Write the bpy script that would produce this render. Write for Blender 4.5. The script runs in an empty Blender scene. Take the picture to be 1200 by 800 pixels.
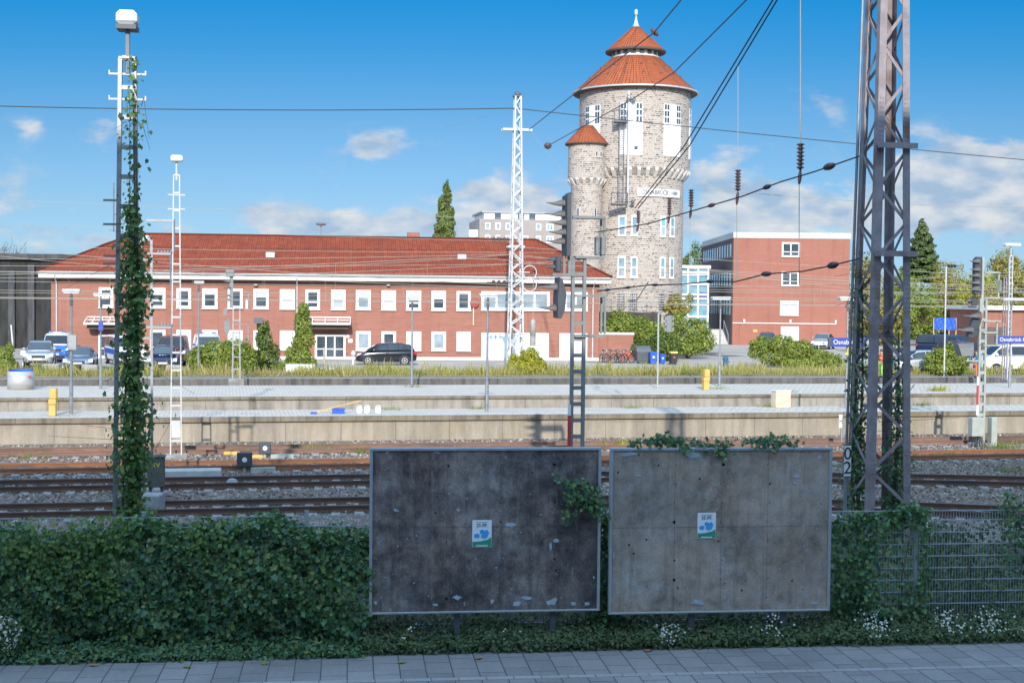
import bpy, math, random
import numpy as np
from mathutils import Vector, Matrix, Euler
R = math.radians
scn = bpy.context.scene
# ------------------------------------------------------------------ camera
FPX, CAMZ, PITCH, ROLL = 1600.0, 5.5, R(1.83), 0.010
cF = Vector((0, math.cos(PITCH), -math.sin(PITCH)))
_u0 = Vector((0, math.sin(PITCH), math.cos(PITCH))); _r0 = Vector((1, 0, 0))
cR = _r0*math.cos(ROLL) + _u0*math.sin(ROLL)
cU = _u0*math.cos(ROLL) - _r0*math.sin(ROLL)
camd = bpy.data.cameras.new('camera'); cam = bpy.data.objects.new('camera', camd)
scn.collection.objects.link(cam)
cam.matrix_world = Matrix(((cR.x, cU.x, -cF.x, 0), (cR.y, cU.y, -cF.y, 0), (cR.z, cU.z, -cF.z, CAMZ), (0, 0, 0, 1)))
camd.sensor_width = 36.0; camd.lens = 48.0; camd.clip_start = 0.1; camd.clip_end = 6000
scn.camera = cam
# ------------------------------------------------------------------ light
SUN_EL, SUN_AZ = R(24.0), R(-1.4)          # shadows fall straight away from the camera
sd = bpy.data.lights.new('sun', 'SUN'); sd.energy = 3.7; sd.angle = R(0.53); sd.color = (1.0, 0.945, 0.86)
sun = bpy.data.objects.new('sun', sd); scn.collection.objects.link(sun)
sdir = Vector((math.sin(SUN_AZ)*math.cos(SUN_EL), math.cos(SUN_AZ)*math.cos(SUN_EL), -math.sin(SUN_EL)))
sun.rotation_euler = sdir.to_track_quat('-Z', 'Y').to_euler(); sun.location = (0, -40, 60)
world = bpy.data.worlds.new('World'); scn.world = world; world.use_nodes = True
scn.view_settings.view_transform = 'Standard'; scn.view_settings.look = 'None'
scn.view_settings.gamma = 1.0; scn.view_settings.use_curve_mapping = False
scn.view_settings.exposure = 0.40
scn.cycles.use_denoising = True
scn.cycles.max_bounces = 6; scn.cycles.diffuse_bounces = 3; scn.cycles.glossy_bounces = 3
scn.cycles.transmission_bounces = 4; scn.cycles.transparent_max_bounces = 8
wn = world.node_tree.nodes; wl = world.node_tree.links
for n in list(wn): wn.remove(n)
def N(t, **kw):
    n = wn.new(t)
    for k, v in kw.items(): setattr(n, k, v)
    return n
wout = N('ShaderNodeOutputWorld'); wbg = N('ShaderNodeBackground'); wbg.inputs['Strength'].default_value = 0.10
sky = N('ShaderNodeTexSky', sky_type='NISHITA'); sky.sun_disc = False
sky.sun_elevation = SUN_EL; sky.sun_rotation = math.pi + SUN_AZ
sky.altitude = 60; sky.air_density = 1.0; sky.dust_density = 0.6; sky.ozone_density = 2.2
hs = N('ShaderNodeHueSaturation'); hs.inputs['Saturation'].default_value = 1.0; hs.inputs['Value'].default_value = 1.0
hs.inputs['Hue'].default_value = 0.5
wl.new(sky.outputs[0], hs.inputs['Color'])
# clouds: small fair-weather cumulus by direction (u = x/y, v = z/y)
tc = N('ShaderNodeTexCoord'); sx = N('ShaderNodeSeparateXYZ'); wl.new(tc.outputs['Generated'], sx.inputs[0])
def M(op, a, b=None, clamp=False):
    n = N('ShaderNodeMath', operation=op); n.use_clamp = clamp
    for i, v in enumerate((a, b)):
        if v is None: continue
        if isinstance(v, (int, float)): n.inputs[i].default_value = v
        else: wl.new(v, n.inputs[i])
    return n.outputs[0]
ymax = M('MAXIMUM', sx.outputs['Y'], 0.05)
cu = M('DIVIDE', sx.outputs['X'], ymax); cv = M('DIVIDE', sx.outputs['Z'], ymax)
def uv_of(px, py):
    d = cF + cR*((px-600)/FPX) + cU*((400-py)/FPX); return d.x/d.y, d.z/d.y
acc = None
for (px, py, rx, ry, a) in [(445,172,45,17,.85),(395,262,100,22,.8),(330,258,45,14,.5),(590,238,60,34,1.0),(500,265,70,14,.5),(1130,215,95,44,1.1),(1195,235,70,34,1.0),(1150,185,60,16,.8),(1110,255,80,16,.8),(1080,240,50,18,.7),
        (880,242,75,30,1.1),(960,250,70,26,.9),(835,262,50,14,.8),(850,190,45,22,.5),(960,120,40,22,.33),(120,158,24,20,.55),(85,280,60,16,.5),(200,270,60,14,.45),(35,150,25,12,.3),(640,245,40,26,.7),
        (380,205,30,16,.3),(20,240,45,10,.35),(1040,160,70,16,.25),(-150,230,140,50,.9),(1400,220,150,50,.9)]:
    u0, v0 = uv_of(px, py)
    du = M('DIVIDE', M('SUBTRACT', cu, u0), rx/FPX); dv = M('DIVIDE', M('SUBTRACT', cv, v0), ry/FPX)
    r2 = M('ADD', M('MULTIPLY', du, du), M('MULTIPLY', dv, dv))
    g = M('MULTIPLY', M('POWER', 2.718, M('MULTIPLY', r2, -1.0)), a)
    acc = g if acc is None else M('ADD', acc, g)
cxy = N('ShaderNodeCombineXYZ'); wl.new(M('MULTIPLY', cu, 1.0), cxy.inputs[0]); wl.new(M('MULTIPLY', cv, 2.1), cxy.inputs[1])
nz = N('ShaderNodeTexNoise'); nz.inputs['Scale'].default_value = 24; nz.inputs['Detail'].default_value = 9; nz.inputs['Roughness'].default_value = 0.58
nz.inputs['Distortion'].default_value = 0.25
wl.new(cxy.outputs[0], nz.inputs['Vector'])
dens = M('ADD', M('MULTIPLY', acc, 0.80), M('MULTIPLY', M('SUBTRACT', nz.outputs[0], 0.5), 2.1))
ms = N('ShaderNodeMapRange', interpolation_type='SMOOTHSTEP'); ms.inputs[1].default_value = 0.12; ms.inputs[2].default_value = 0.62
ms.inputs[4].default_value = 0.85
wl.new(dens, ms.inputs[0])
mask = M('MULTIPLY', ms.outputs[0], M('MULTIPLY', acc, 3.2, True), True)
# clear-air tint of the dome by elevation (deep polarised blue away from the sun, paler at the horizon)
tn = N('ShaderNodeValToRGB'); te = tn.color_ramp.elements
stops = [(0.0,(.53,.88,1.55)),(.03,(.43,.66,1.12)),(.065,(.40,.585,.88)),(.123,(.30,.53,.765)),(.18,(.125,.485,.755)),(.218,(.045,.47,.78)),(.34,(.20,.60,.95)),(.75,(.70,.92,1.2))]
while len(te) < len(stops): te.new(.5)
for e_, (p_, c_) in zip(te, stops): e_.position = p_; e_.color = (*c_, 1)
wl.new(cv, tn.inputs[0])
tmx = N('ShaderNodeMix', data_type='RGBA', blend_type='MULTIPLY'); tmx.inputs[0].default_value = 1.0
wl.new(hs.outputs[0], tmx.inputs[6]); wl.new(tn.outputs[0], tmx.inputs[7])
# cloud colour: brighter where noise is high (tops), grey-blue below
nz2 = N('ShaderNodeTexNoise'); nz2.inputs['Scale'].default_value = 30; nz2.inputs['Detail'].default_value = 6
off = N('ShaderNodeVectorMath', operation='ADD'); off.inputs[1].default_value = (0.0, 0.012, 0)
wl.new(cxy.outputs[0], off.inputs[0]); wl.new(off.outputs[0], nz2.inputs['Vector'])
cr = N('ShaderNodeValToRGB'); e = cr.color_ramp.elements
e[0].position = 0.36; e[0].color = (6.0, 6.0, 6.0, 1); e[1].position = 0.62; e[1].color = (2.9, 3.9, 5.2, 1)
wl.new(nz2.outputs[0], cr.inputs[0])
mx = N('ShaderNodeMix', data_type='RGBA'); wl.new(mask, mx.inputs[0]); wl.new(tmx.outputs[2], mx.inputs[6]); wl.new(cr.outputs[0], mx.inputs[7])
# made-up bright cloud, unseen overhead and behind the camera, added to fill the foreground shade
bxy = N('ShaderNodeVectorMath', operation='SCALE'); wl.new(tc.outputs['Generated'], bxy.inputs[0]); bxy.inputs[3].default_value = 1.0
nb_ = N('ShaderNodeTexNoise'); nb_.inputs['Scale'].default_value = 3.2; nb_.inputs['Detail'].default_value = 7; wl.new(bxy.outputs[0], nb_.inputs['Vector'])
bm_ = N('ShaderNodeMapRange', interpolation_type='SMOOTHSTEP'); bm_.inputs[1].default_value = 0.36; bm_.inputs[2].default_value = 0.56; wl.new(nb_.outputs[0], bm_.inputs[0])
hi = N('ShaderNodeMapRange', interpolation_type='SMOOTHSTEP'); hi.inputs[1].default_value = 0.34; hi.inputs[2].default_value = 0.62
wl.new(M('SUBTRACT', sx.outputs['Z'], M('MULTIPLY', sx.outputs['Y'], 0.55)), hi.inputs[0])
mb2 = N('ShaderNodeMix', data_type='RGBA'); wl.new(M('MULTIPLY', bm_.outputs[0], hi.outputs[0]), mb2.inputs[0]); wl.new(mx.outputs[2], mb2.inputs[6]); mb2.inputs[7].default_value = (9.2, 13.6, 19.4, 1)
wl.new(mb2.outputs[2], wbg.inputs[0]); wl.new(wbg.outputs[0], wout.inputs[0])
# ------------------------------------------------------------------ pixel of the photograph -> point in the place
def ray(px, py): return cF + cR*((px-600)/FPX) + cU*((400-py)/FPX)
CAM = Vector((0, 0, CAMZ))
def G(px, py, z=0.0):
    d = ray(px, py); return CAM + d*((z-CAMZ)/d.z)
def D(px, py, Y):
    d = ray(px, py); return CAM + d*(Y/d.y)
def frame(a):
    return Vector((math.cos(a), math.sin(a), 0)), Vector((-math.sin(a), math.cos(a), 0))
AT, AB = R(11.7), R(6.8)           # bearing of the tracks; bearing of pavement, fence and long building
uT, nT = frame(AT); uB, nB = frame(AB)
def onplane(px, py, n, t):
    d = ray(px, py); k = t/(d.x*n.x + d.y*n.y); return CAM + d*k
def onT(px, py, t): return onplane(px, py, nT, t)
def onB(px, py, t): return onplane(px, py, nB, t)
def TP(s, t, z=0.0): return uT*s + nT*t + Vector((0, 0, z))
def BP(s, t, z=0.0): return uB*s + nB*t + Vector((0, 0, z))
# ------------------------------------------------------------------ helpers
def link(o): scn.collection.objects.link(o); return o
def tag(o, label=None, cat=None, group=None, kind=None):
    if label: o['label'] = label
    if cat: o['category'] = cat
    if group: o['group'] = group
    if kind: o['kind'] = kind
    return o
def thing(name, label, cat, loc=(0, 0, 0), rz=0.0, group=None):
    o = link(bpy.data.objects.new(name, None)); o.location = loc; o.rotation_euler = (0, 0, rz); o.empty_display_size = 0.2
    return tag(o, label, cat, group)
class MB:
    def __init__(s): s.v = []; s.f = []; s.m = []; s.mi = 0; s.M = None; s.sm = []; s.smooth = False
    def add(s, vs, fs):
        b = len(s.v)
        for p in vs:
            p = Vector(p)
            s.v.append(tuple(s.M @ p) if s.M else tuple(p))
        for f in fs:
            s.f.append([i+b for i in f]); s.m.append(s.mi); s.sm.append(s.smooth)
        return s
    def box(s, x0, x1, y0, y1, z0, z1):
        return s.add([(x0,y0,z0),(x1,y0,z0),(x1,y1,z0),(x0,y1,z0),(x0,y0,z1),(x1,y0,z1),(x1,y1,z1),(x0,y1,z1)],
            [(0,3,2,1),(4,5,6,7),(0,1,5,4),(1,2,6,5),(2,3,7,6),(3,0,4,7)])
    def cbox(s, c, d): return s.box(c[0]-d[0]/2,c[0]+d[0]/2,c[1]-d[1]/2,c[1]+d[1]/2,c[2]-d[2]/2,c[2]+d[2]/2)
    def bbox(s, x0, x1, y0, y1, z0, z1, b=0.02):     # box with chamfered edges
        X=(x0,x1);Y=(y0,y1);Z=(z0,z1); vs=[]; idx={}
        for i in (0,1):
            for j in (0,1):
                for k in (0,1):
                    sx,sy,sz=(1-2*i)*b,(1-2*j)*b,(1-2*k)*b
                    for a,p in (('x',(X[i],Y[j]+sy,Z[k]+sz)),('y',(X[i]+sx,Y[j],Z[k]+sz)),('z',(X[i]+sx,Y[j]+sy,Z[k]))):
                        idx[(i,j,k,a)]=len(vs); vs.append(p)
        q=lambda *a:tuple(idx[t] for t in a)
        fs=[]
        for i in (0,1):
            fs.append(q((i,0,0,'x'),(i,1,0,'x'),(i,1,1,'x'),(i,0,1,'x')) if i else q((i,0,0,'x'),(i,0,1,'x'),(i,1,1,'x'),(i,1,0,'x')))
            fs.append(q((0,i,0,'y'),(0,i,1,'y'),(1,i,1,'y'),(1,i,0,'y')) if i else q((0,i,0,'y'),(1,i,0,'y'),(1,i,1,'y'),(0,i,1,'y')))
            fs.append(q((0,0,i,'z'),(1,0,i,'z'),(1,1,i,'z'),(0,1,i,'z')) if i else q((0,0,i,'z'),(0,1,i,'z'),(1,1,i,'z'),(1,0,i,'z')))
        for i in (0,1):
            for j in (0,1):
                fs.append(q((i,j,0,'x'),(i,j,1,'x'),(i,j,1,'y'),(i,j,0,'y')))
                fs.append(q((i,0,j,'x'),(i,1,j,'x'),(i,1,j,'z'),(i,0,j,'z')))
                fs.append(q((0,i,j,'y'),(1,i,j,'y'),(1,i,j,'z'),(0,i,j,'z')))
                for k in (0,1): fs.append(q((i,j,k,'x'),(i,j,k,'y'),(i,j,k,'z')))
        return s.add(vs,fs)
    def bar(s, p0, p1, w, h=None, up=(0,0,1)):       # rectangular bar between two points
        p0=Vector(p0);p1=Vector(p1);h=h or w;d=(p1-p0).normalized();up=Vector(up)
        if abs(d.dot(up))>.98: up=Vector((0,1,0))
        r=d.cross(up).normalized();u=r.cross(d)
        vs=[]
        for p in (p0,p1):
            for a,b in ((-1,-1),(1,-1),(1,1),(-1,1)): vs.append(p+r*(a*w/2)+u*(b*h/2))
        return s.add(vs,[(3,2,1,0),(4,5,6,7),(0,1,5,4),(1,2,6,5),(2,3,7,6),(3,0,4,7)])
    def tube(s, pts, r, n=6, cap=True):
        pts=[Vector(p) for p in pts]; rs=r if isinstance(r,(list,tuple)) else [r]*len(pts)
        vs=[];fs=[];pr=None
        for i,p in enumerate(pts):
            d=(pts[min(i+1,len(pts)-1)]-pts[max(i-1,0)]).normalized()
            if pr is None:
                a=Vector((0,0,1)) if abs(d.z)<.9 else Vector((1,0,0)); pr=d.cross(a).normalized()
            else: pr=(pr-d*pr.dot(d)).normalized()
            q=d.cross(pr)
            for k in range(n):
                a=2*math.pi*k/n; vs.append(p+(pr*math.cos(a)+q*math.sin(a))*rs[i])
        for i in range(len(pts)-1):
            for k in range(n): fs.append((i*n+k,i*n+(k+1)%n,(i+1)*n+(k+1)%n,(i+1)*n+k))
        if cap: fs.append(tuple(range(n-1,-1,-1))); fs.append(tuple(range((len(pts)-1)*n,len(pts)*n)))
        return s.add(vs,fs)
    def lathe(s, prof, n=24, c=(0,0,0), axis='z', a0=0, a1=2*math.pi):   # prof: (r, z)
        vs=[];fs=[];full=abs(a1-a0-2*math.pi)<1e-6; m=n if full else n+1; ring=prof[0]==prof[-1]
        for (r,z) in prof:
            for k in range(m):
                a=a0+(a1-a0)*k/n
                p=(r*math.cos(a),r*math.sin(a),z)
                if axis=='x': p=(p[2],p[0],p[1])
                elif axis=='y': p=(p[1],p[2],p[0])
                vs.append((p[0]+c[0],p[1]+c[1],p[2]+c[2]))
        for i in range(len(prof)-1):
            for k in range(n):
                k2=(k+1)%m
                fs.append((i*m+k,i*m+k2,(i+1)*m+k2,(i+1)*m+k))
        if full and not ring:
            if prof[0][0]>1e-4: fs.append(tuple(range(m-1,-1,-1)))
            if prof[-1][0]>1e-4: fs.append(tuple(range((len(prof)-1)*m,len(prof)*m)))
        return s.add(vs,fs)
    def prism(s, poly, y0, y1):                      # poly in (x, z), extruded along y
        n=len(poly); vs=[(x,y0,z) for x,z in poly]+[(x,y1,z) for x,z in poly]
        fs=[tuple(range(n)),tuple(range(2*n-1,n-1,-1))]+[(i,i+n,(i+1)%n+n,(i+1)%n) for i in range(n)]
        return s.add(vs,fs)
    def prismz(s, poly, z0, z1):
        n=len(poly); vs=[(x,y,z0) for x,y in poly]+[(x,y,z1) for x,y in poly]
        fs=[tuple(range(n-1,-1,-1)),tuple(range(n,2*n))]+[(i,(i+1)%n,(i+1)%n+n,i+n) for i in range(n)]
        return s.add(vs,fs)
    def sphere(s, c, r, n=10, m=6):
        rr=r if isinstance(r,(tuple,list)) else (r,r,r); vs=[];fs=[]
        for j in range(m+1):
            b=math.pi*j/m
            for k in range(n):
                a=2*math.pi*k/n
                vs.append((c[0]+rr[0]*math.sin(b)*math.cos(a),c[1]+rr[1]*math.sin(b)*math.sin(a),c[2]-rr[2]*math.cos(b)))
        for j in range(m):
            for k in range(n): fs.append((j*n+k,j*n+(k+1)%n,(j+1)*n+(k+1)%n,(j+1)*n+k))
        return s.add(vs,fs)
    def quad(s, a, b, c, d): return s.add([a,b,c,d],[(0,1,2,3)])
    def build(s, name, mats, parent=None, **tags):
        me=bpy.data.meshes.new(name); me.from_pydata(s.v,[],s.f); 
        if not isinstance(mats,(list,tuple)): mats=[mats]
        for m in mats: me.materials.append(m)
        if len(mats)>1: me.polygons.foreach_set('material_index',s.m)
        if any(s.sm): me.polygons.foreach_set('use_smooth',s.sm)
        me.update()
        o=link(bpy.data.objects.new(name,me))
        if parent: o.parent=parent
        if tags: tag(o,**tags)
        return o
def fixn(o):
    import bmesh
    bm=bmesh.new(); bm.from_mesh(o.data); bmesh.ops.recalc_face_normals(bm,faces=bm.faces); bm.to_mesh(o.data); bm.free(); return o
def bevel(o, w, seg=2):
    m=o.modifiers.new('bevel','BEVEL'); m.width=w; m.segments=seg; m.limit_method='ANGLE'; m.angle_limit=R(35); return o
def copy_tree(root, loc, rz=None, label=None, group=None):
    r=root.copy(); scn.collection.objects.link(r); r.location=loc
    if rz is not None: r.rotation_euler=(0,0,rz)
    if label: r['label']=label
    if group: r['group']=group
    for ch in list(root.children):
        c=ch.copy(); scn.collection.objects.link(c); c.parent=r
        for g in list(ch.children):
            d=g.copy(); scn.collection.objects.link(d); d.parent=c
    return r
def text_mesh(body, size, align='CENTER', depth=0.004, sx=1.0, bold=0.0):
    cu_=bpy.data.curves.new('text','FONT'); cu_.body=body; cu_.size=size; cu_.align_x=align; cu_.align_y='CENTER'; cu_.extrude=depth/2; cu_.resolution_u=3; cu_.offset=size*bold
    ob=bpy.data.objects.new('text',cu_); link(ob); dg=bpy.context.evaluated_depsgraph_get(); dg.update()
    me=bpy.data.meshes.new_from_object(ob.evaluated_get(dg)); bpy.data.objects.remove(ob); bpy.data.curves.remove(cu_)
    if sx!=1.0:
        for v in me.vertices: v.co.x*=sx
    return me
def text_obj(name, body, size, mat, parent, M_, align='CENTER', sx=1.0, depth=0.004):
    me=text_mesh(body,size,align,depth,sx); me.transform(M_); me.materials.clear(); me.materials.append(mat)
    o=link(bpy.data.objects.new(name,me)); o.parent=parent; return o
# ------------------------------------------------------------------ materials
MATS={}
def newmat(name):
    m=bpy.data.materials.new(name); m.use_nodes=True; nt=m.node_tree
    for n in list(nt.nodes): nt.nodes.remove(n)
    out=nt.nodes.new('ShaderNodeOutputMaterial'); b=nt.nodes.new('ShaderNodeBsdfPrincipled'); nt.links.new(b.outputs[0],out.inputs[0])
    MATS[name]=m
    return m,nt,b
def nd(nt,t,inp=None,**kw):
    n=nt.nodes.new(t)
    for k,v in kw.items(): setattr(n,k,v)
    for k,v in (inp or {}).items():
        if hasattr(v,'is_linked') or isinstance(v,bpy.types.NodeSocket): nt.links.new(v,n.inputs[k])
        else: n.inputs[k].default_value=v
    return n
def c4(c): return (c[0],c[1],c[2],1) if len(c)==3 else c
def srgb(r,g,b): 
    f=lambda x:(x/255/12.92) if x/255<=.04045 else ((x/255+.055)/1.055)**2.4
    return (f(r),f(g),f(b))
def ramp(nt,fac,stops):
    n=nt.nodes.new('ShaderNodeValToRGB'); el=n.color_ramp.elements
    while len(el)<len(stops): el.new(.5)
    for e_,(p,c) in zip(el,stops): e_.position=p; e_.color=c4(c)
    nt.links.new(fac,n.inputs[0]); return n.outputs[0]
def mixc(nt,fac,a,b,mode='MIX'):
    n=nt.nodes.new('ShaderNodeMix'); n.data_type='RGBA'; n.blend_type=mode
    for k,v in ((0,fac),(6,a),(7,b)):
        if isinstance(v,bpy.types.NodeSocket): nt.links.new(v,n.inputs[k])
        else: n.inputs[k].default_value=v if k==0 else c4(v)
    return n.outputs[2]
def coords(nt,kind='Object',scale=None):
    t=nt.nodes.new('ShaderNodeTexCoord'); o=t.outputs[kind]
    if scale:
        mp=nt.nodes.new('ShaderNodeMapping'); mp.inputs['Scale'].default_value=scale; nt.links.new(o,mp.inputs[0]); o=mp.outputs[0]
    return o
def noise(nt,vec,scale,detail=5,rough=.55,dist=0):
    return nd(nt,'ShaderNodeTexNoise',{'Vector':vec,'Scale':scale,'Detail':detail,'Roughness':rough,'Distortion':dist}).outputs[0]
def bump(nt,b,h,strength,dist=.02):
    n=nd(nt,'ShaderNodeBump',{'Height':h,'Strength':strength,'Distance':dist}); nt.links.new(n.outputs[0],b.inputs['Normal'])
def pm(name,c,rough=.6,var=.18,scale=3.0,c2=None,patch=.0,metal=0,bumpy=0.0,stretch=None,spec=None):
    """plain procedural material: base colour with worn, uneven variation (c2 = colour of the patches)"""
    m,nt,b=newmat(name); v=coords(nt,'Object',stretch)
    n1=noise(nt,v,scale,6,.62); n2=noise(nt,v,scale*.23,3,.5)
    k=1-var; lo=tuple(x*k for x in c); hi=tuple(min(1,x*(1+var)) for x in c)
    col=ramp(nt,n1,[(.3,lo),(.7,hi)])
    if c2: col=mixc(nt,ramp(nt,n2,[(.62-patch,(0,0,0)),(.74-patch,(1,1,1))]),col,c2)
    nt.links.new(col,b.inputs['Base Color']); b.inputs['Roughness'].default_value=rough; b.inputs['Metallic'].default_value=metal
    nr=nd(nt,'ShaderNodeMapRange',{0:n1,3:max(0,rough-.1),4:min(1,rough+.1)}); nt.links.new(nr.outputs[0],b.inputs['Roughness'])
    if spec is not None: b.inputs['Specular IOR Level'].default_value=spec
    if bumpy: bump(nt,b,n1,bumpy,.02)
    return m
def leafmat(name,cols,rough=.5,trans=.35):
    m,nt,b=newmat(name); out=[n for n in nt.nodes if n.type=='OUTPUT_MATERIAL'][0]
    g=nt.nodes.new('ShaderNodeNewGeometry')
    st=[(i/(len(cols)-1),c) for i,c in enumerate(cols)]
    col=ramp(nt,g.outputs['Random Per Island'],st)
    nt.links.new(col,b.inputs['Base Color']); b.inputs['Roughness'].default_value=rough; b.inputs['Specular IOR Level'].default_value=.35
    t=nd(nt,'ShaderNodeBsdfTranslucent',{'Color':mixc(nt,1.0,col,(1.25,1.35,.6),'MULTIPLY')})
    mxs=nd(nt,'ShaderNodeMixShader',{0:trans}); nt.links.new(b.outputs[0],mxs.inputs[1]); nt.links.new(t.outputs[0],mxs.inputs[2])
    nt.links.new(mxs.outputs[0],out.inputs[0]); return m
# ------------------------------------------------------------------ surface materials
def m_brick(name,c1,c2,mortar,streak,bs=1.0):
    m,nt,b=newmat(name); t=coords(nt,'Object'); s=nd(nt,'ShaderNodeSeparateXYZ',{0:t})
    a=nd(nt,'ShaderNodeMath',{0:s.outputs[0],1:s.outputs[1]},operation='ADD')
    cv_=nd(nt,'ShaderNodeCombineXYZ',{0:a.outputs[0],1:s.outputs[2]})
    br=nd(nt,'ShaderNodeTexBrick',{'Vector':cv_.outputs[0],'Color1':c4(c1),'Color2':c4(c2),'Mortar':c4(mortar),'Scale':1.0,'Mortar Size':.008,'Brick Width':.25*bs,'Row Height':.083*bs,'Bias':-.1})
    st=nd(nt,'ShaderNodeMapping',{'Scale':(.5,5.5,1)}); nt.links.new(cv_.outputs[0],st.inputs[0])
    n1=noise(nt,st.outputs[0],1.0,6,.65); n2=noise(nt,cv_.outputs[0],.25,4)
    col=mixc(nt,ramp(nt,n1,[(.36,(0,0,0)),(.72,(.85,.85,.85))]),br.outputs[0],streak)
    col=mixc(nt,ramp(nt,n2,[(.4,(0,0,0)),(.8,(.35,.35,.35))]),col,tuple(x*.72 for x in c1))
    n3=noise(nt,coords(nt,'Object',(2.2,2.2,.16)),1.0,6,.7); col=mixc(nt,ramp(nt,n3,[(.52,(0,0,0)),(.75,(.55,.55,.55))]),col,tuple(x*.55 for x in c1))
    n4=noise(nt,t,.12,3); col=mixc(nt,ramp(nt,n4,[(.45,(0,0,0)),(.7,(.4,.4,.4))]),col,tuple(min(1,x*1.1+.035) for x in c1))
    nt.links.new(col,b.inputs['Base Color']); b.inputs['Roughness'].default_value=.85; bump(nt,b,br.outputs[1],-.25,.01); return m
brick_long=m_brick('brick_long',(.30,.108,.072),(.24,.083,.058),(.34,.20,.15),(.38,.175,.12))
brick_block=m_brick('brick_block',(.32,.112,.075),(.27,.092,.063),(.35,.19,.14),(.37,.15,.10))
def m_slabs(name,c1,c2,mortar,w,h,ms=.012,off=.5,dirt=(.2,.19,.17),rough=.8,var=.5,turn=False):
    m,nt,b=newmat(name); t=coords(nt,'Object')
    if turn: mp=nd(nt,'ShaderNodeMapping',{0:t,'Rotation':(0,0,math.pi/2)}); t=mp.outputs[0]
    br=nd(nt,'ShaderNodeTexBrick',{'Vector':t,'Color1':c4(c1),'Color2':c4(c2),'Mortar':c4(mortar),'Scale':1.0,'Mortar Size':ms,'Mortar Smooth':.2,'Brick Width':w,'Row Height':h})
    br.offset=off
    n1=noise(nt,t,.55,7,.6); n2=noise(nt,t,14,4,.6)
    col=mixc(nt,ramp(nt,n1,[(.42,(0,0,0)),(.75,(var,)*3)]),br.outputs[0],dirt)
    col=mixc(nt,.35,col,ramp(nt,n2,[(.3,(.55,.55,.55)),(.7,(1.1,1.1,1.1))]),'MULTIPLY')
    nt.links.new(col,b.inputs['Base Color']); b.inputs['Roughness'].default_value=rough; bump(nt,b,br.outputs[1],-.35,.01); return m
pave=m_slabs('pave',(.29,.285,.28),(.225,.222,.22),(.06,.06,.064),.60,.385,.010,.37,(.12,.118,.115),.8,.6,True)
plat_top=m_slabs('plat_top',(.68,.60,.49),(.59,.52,.43),(.35,.31,.265),.34,.34,.022,.5,(.48,.44,.38),.9,.6)
guide=m_slabs('guide',(.36,.36,.355),(.30,.30,.295),(.13,.13,.13),.40,.40,.01,.0,(.15,.15,.15),.7,.4)
def m_concrete_wall(name,base,dark,moss,panel=2.2):
    m,nt,b=newmat(name); t=coords(nt,'Object')
    n1=noise(nt,coords(nt,'Object',(1.6,1.6,.35)),1.3,7,.65); n2=noise(nt,t,.7,4); n3=noise(nt,t,18,4)
    col=ramp(nt,n1,[(.32,dark),(.55,base),(.78,tuple(min(1,x*1.22) for x in base))])
    col=mixc(nt,ramp(nt,n2,[(.52,(0,0,0)),(.72,(.55,.55,.55))]),col,moss)
    col=mixc(nt,.3,col,ramp(nt,n3,[(.3,(.6,.6,.6)),(.7,(1.15,1.15,1.15))]),'MULTIPLY')
    st_=noise(nt,coords(nt,'Object',(5,5,.22)),1.0,5,.7); col=mixc(nt,ramp(nt,st_,[(.55,(0,0,0)),(.72,(.75,.75,.75))]),col,dark)
    br=nd(nt,'ShaderNodeTexBrick',{'Vector':t,'Color1':(1,1,1,1),'Color2':(.93,.93,.93,1),'Mortar':(.45,.44,.42,1),'Scale':1.0,'Mortar Size':.012,'Brick Width':panel,'Row Height':30.0})
    col=mixc(nt,1.0,col,br.outputs[0],'MULTIPLY')
    nt.links.new(col,b.inputs['Base Color']); b.inputs['Roughness'].default_value=.9; bump(nt,b,n1,.2,.02); return m
wall_front=m_concrete_wall('wall_front',(.37,.315,.245),(.25,.215,.17),(.31,.25,.15))
wall_edge=m_concrete_wall('wall_edge',(.24,.20,.145),(.12,.10,.075),(.20,.16,.08),1.0)
wall_mid=m_concrete_wall('wall_mid',(.36,.32,.27),(.21,.19,.16),(.27,.23,.16))
wall_back_dark=m_concrete_wall('wall_back_dark',(.15,.14,.13),(.07,.066,.06),(.16,.14,.09),.5)
conc=pm('conc',(.36,.34,.31),.9,.2,4,(.22,.20,.17),.1,bumpy=.2)
conc_light=pm('conc_light',(.50,.49,.46),.9,.15,4,(.36,.34,.31),.0)
conc_shade=pm('conc_shade',(.30,.31,.30),.9,.2,5,(.2,.2,.19),.05)
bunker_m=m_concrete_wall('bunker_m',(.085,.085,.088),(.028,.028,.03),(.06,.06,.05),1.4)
def m_ballast():
    m,nt,b=newmat('ballast'); t=coords(nt,'Object')
    vo=nd(nt,'ShaderNodeTexVoronoi',{'Vector':t,'Scale':13.0,'Randomness':1.0}); vo2=nd(nt,'ShaderNodeTexVoronoi',{'Vector':t,'Scale':13.0},feature='DISTANCE_TO_EDGE')
    s=nd(nt,'ShaderNodeSeparateXYZ',{0:vo.outputs['Color']})
    col=ramp(nt,s.outputs[0],[(0,(.10,.085,.075)),(.35,(.21,.16,.12)),(.7,(.30,.235,.18)),(1,(.50,.45,.39))])
    n=noise(nt,t,.35,5); col=mixc(nt,ramp(nt,n,[(.4,(0,0,0)),(.7,(.7,.7,.7))]),col,mixc(nt,.65,col,(.22,.115,.065)))
    col=mixc(nt,ramp(nt,vo2.outputs[0],[(.0,(.85,.85,.85)),(.16,(0,0,0))]),col,(.03,.028,.026))
    nt.links.new(col,b.inputs['Base Color']); b.inputs['Roughness'].default_value=.95
    bump(nt,b,vo.outputs['Distance'],-.8,.06); return m
ballast_m=m_ballast()
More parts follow.
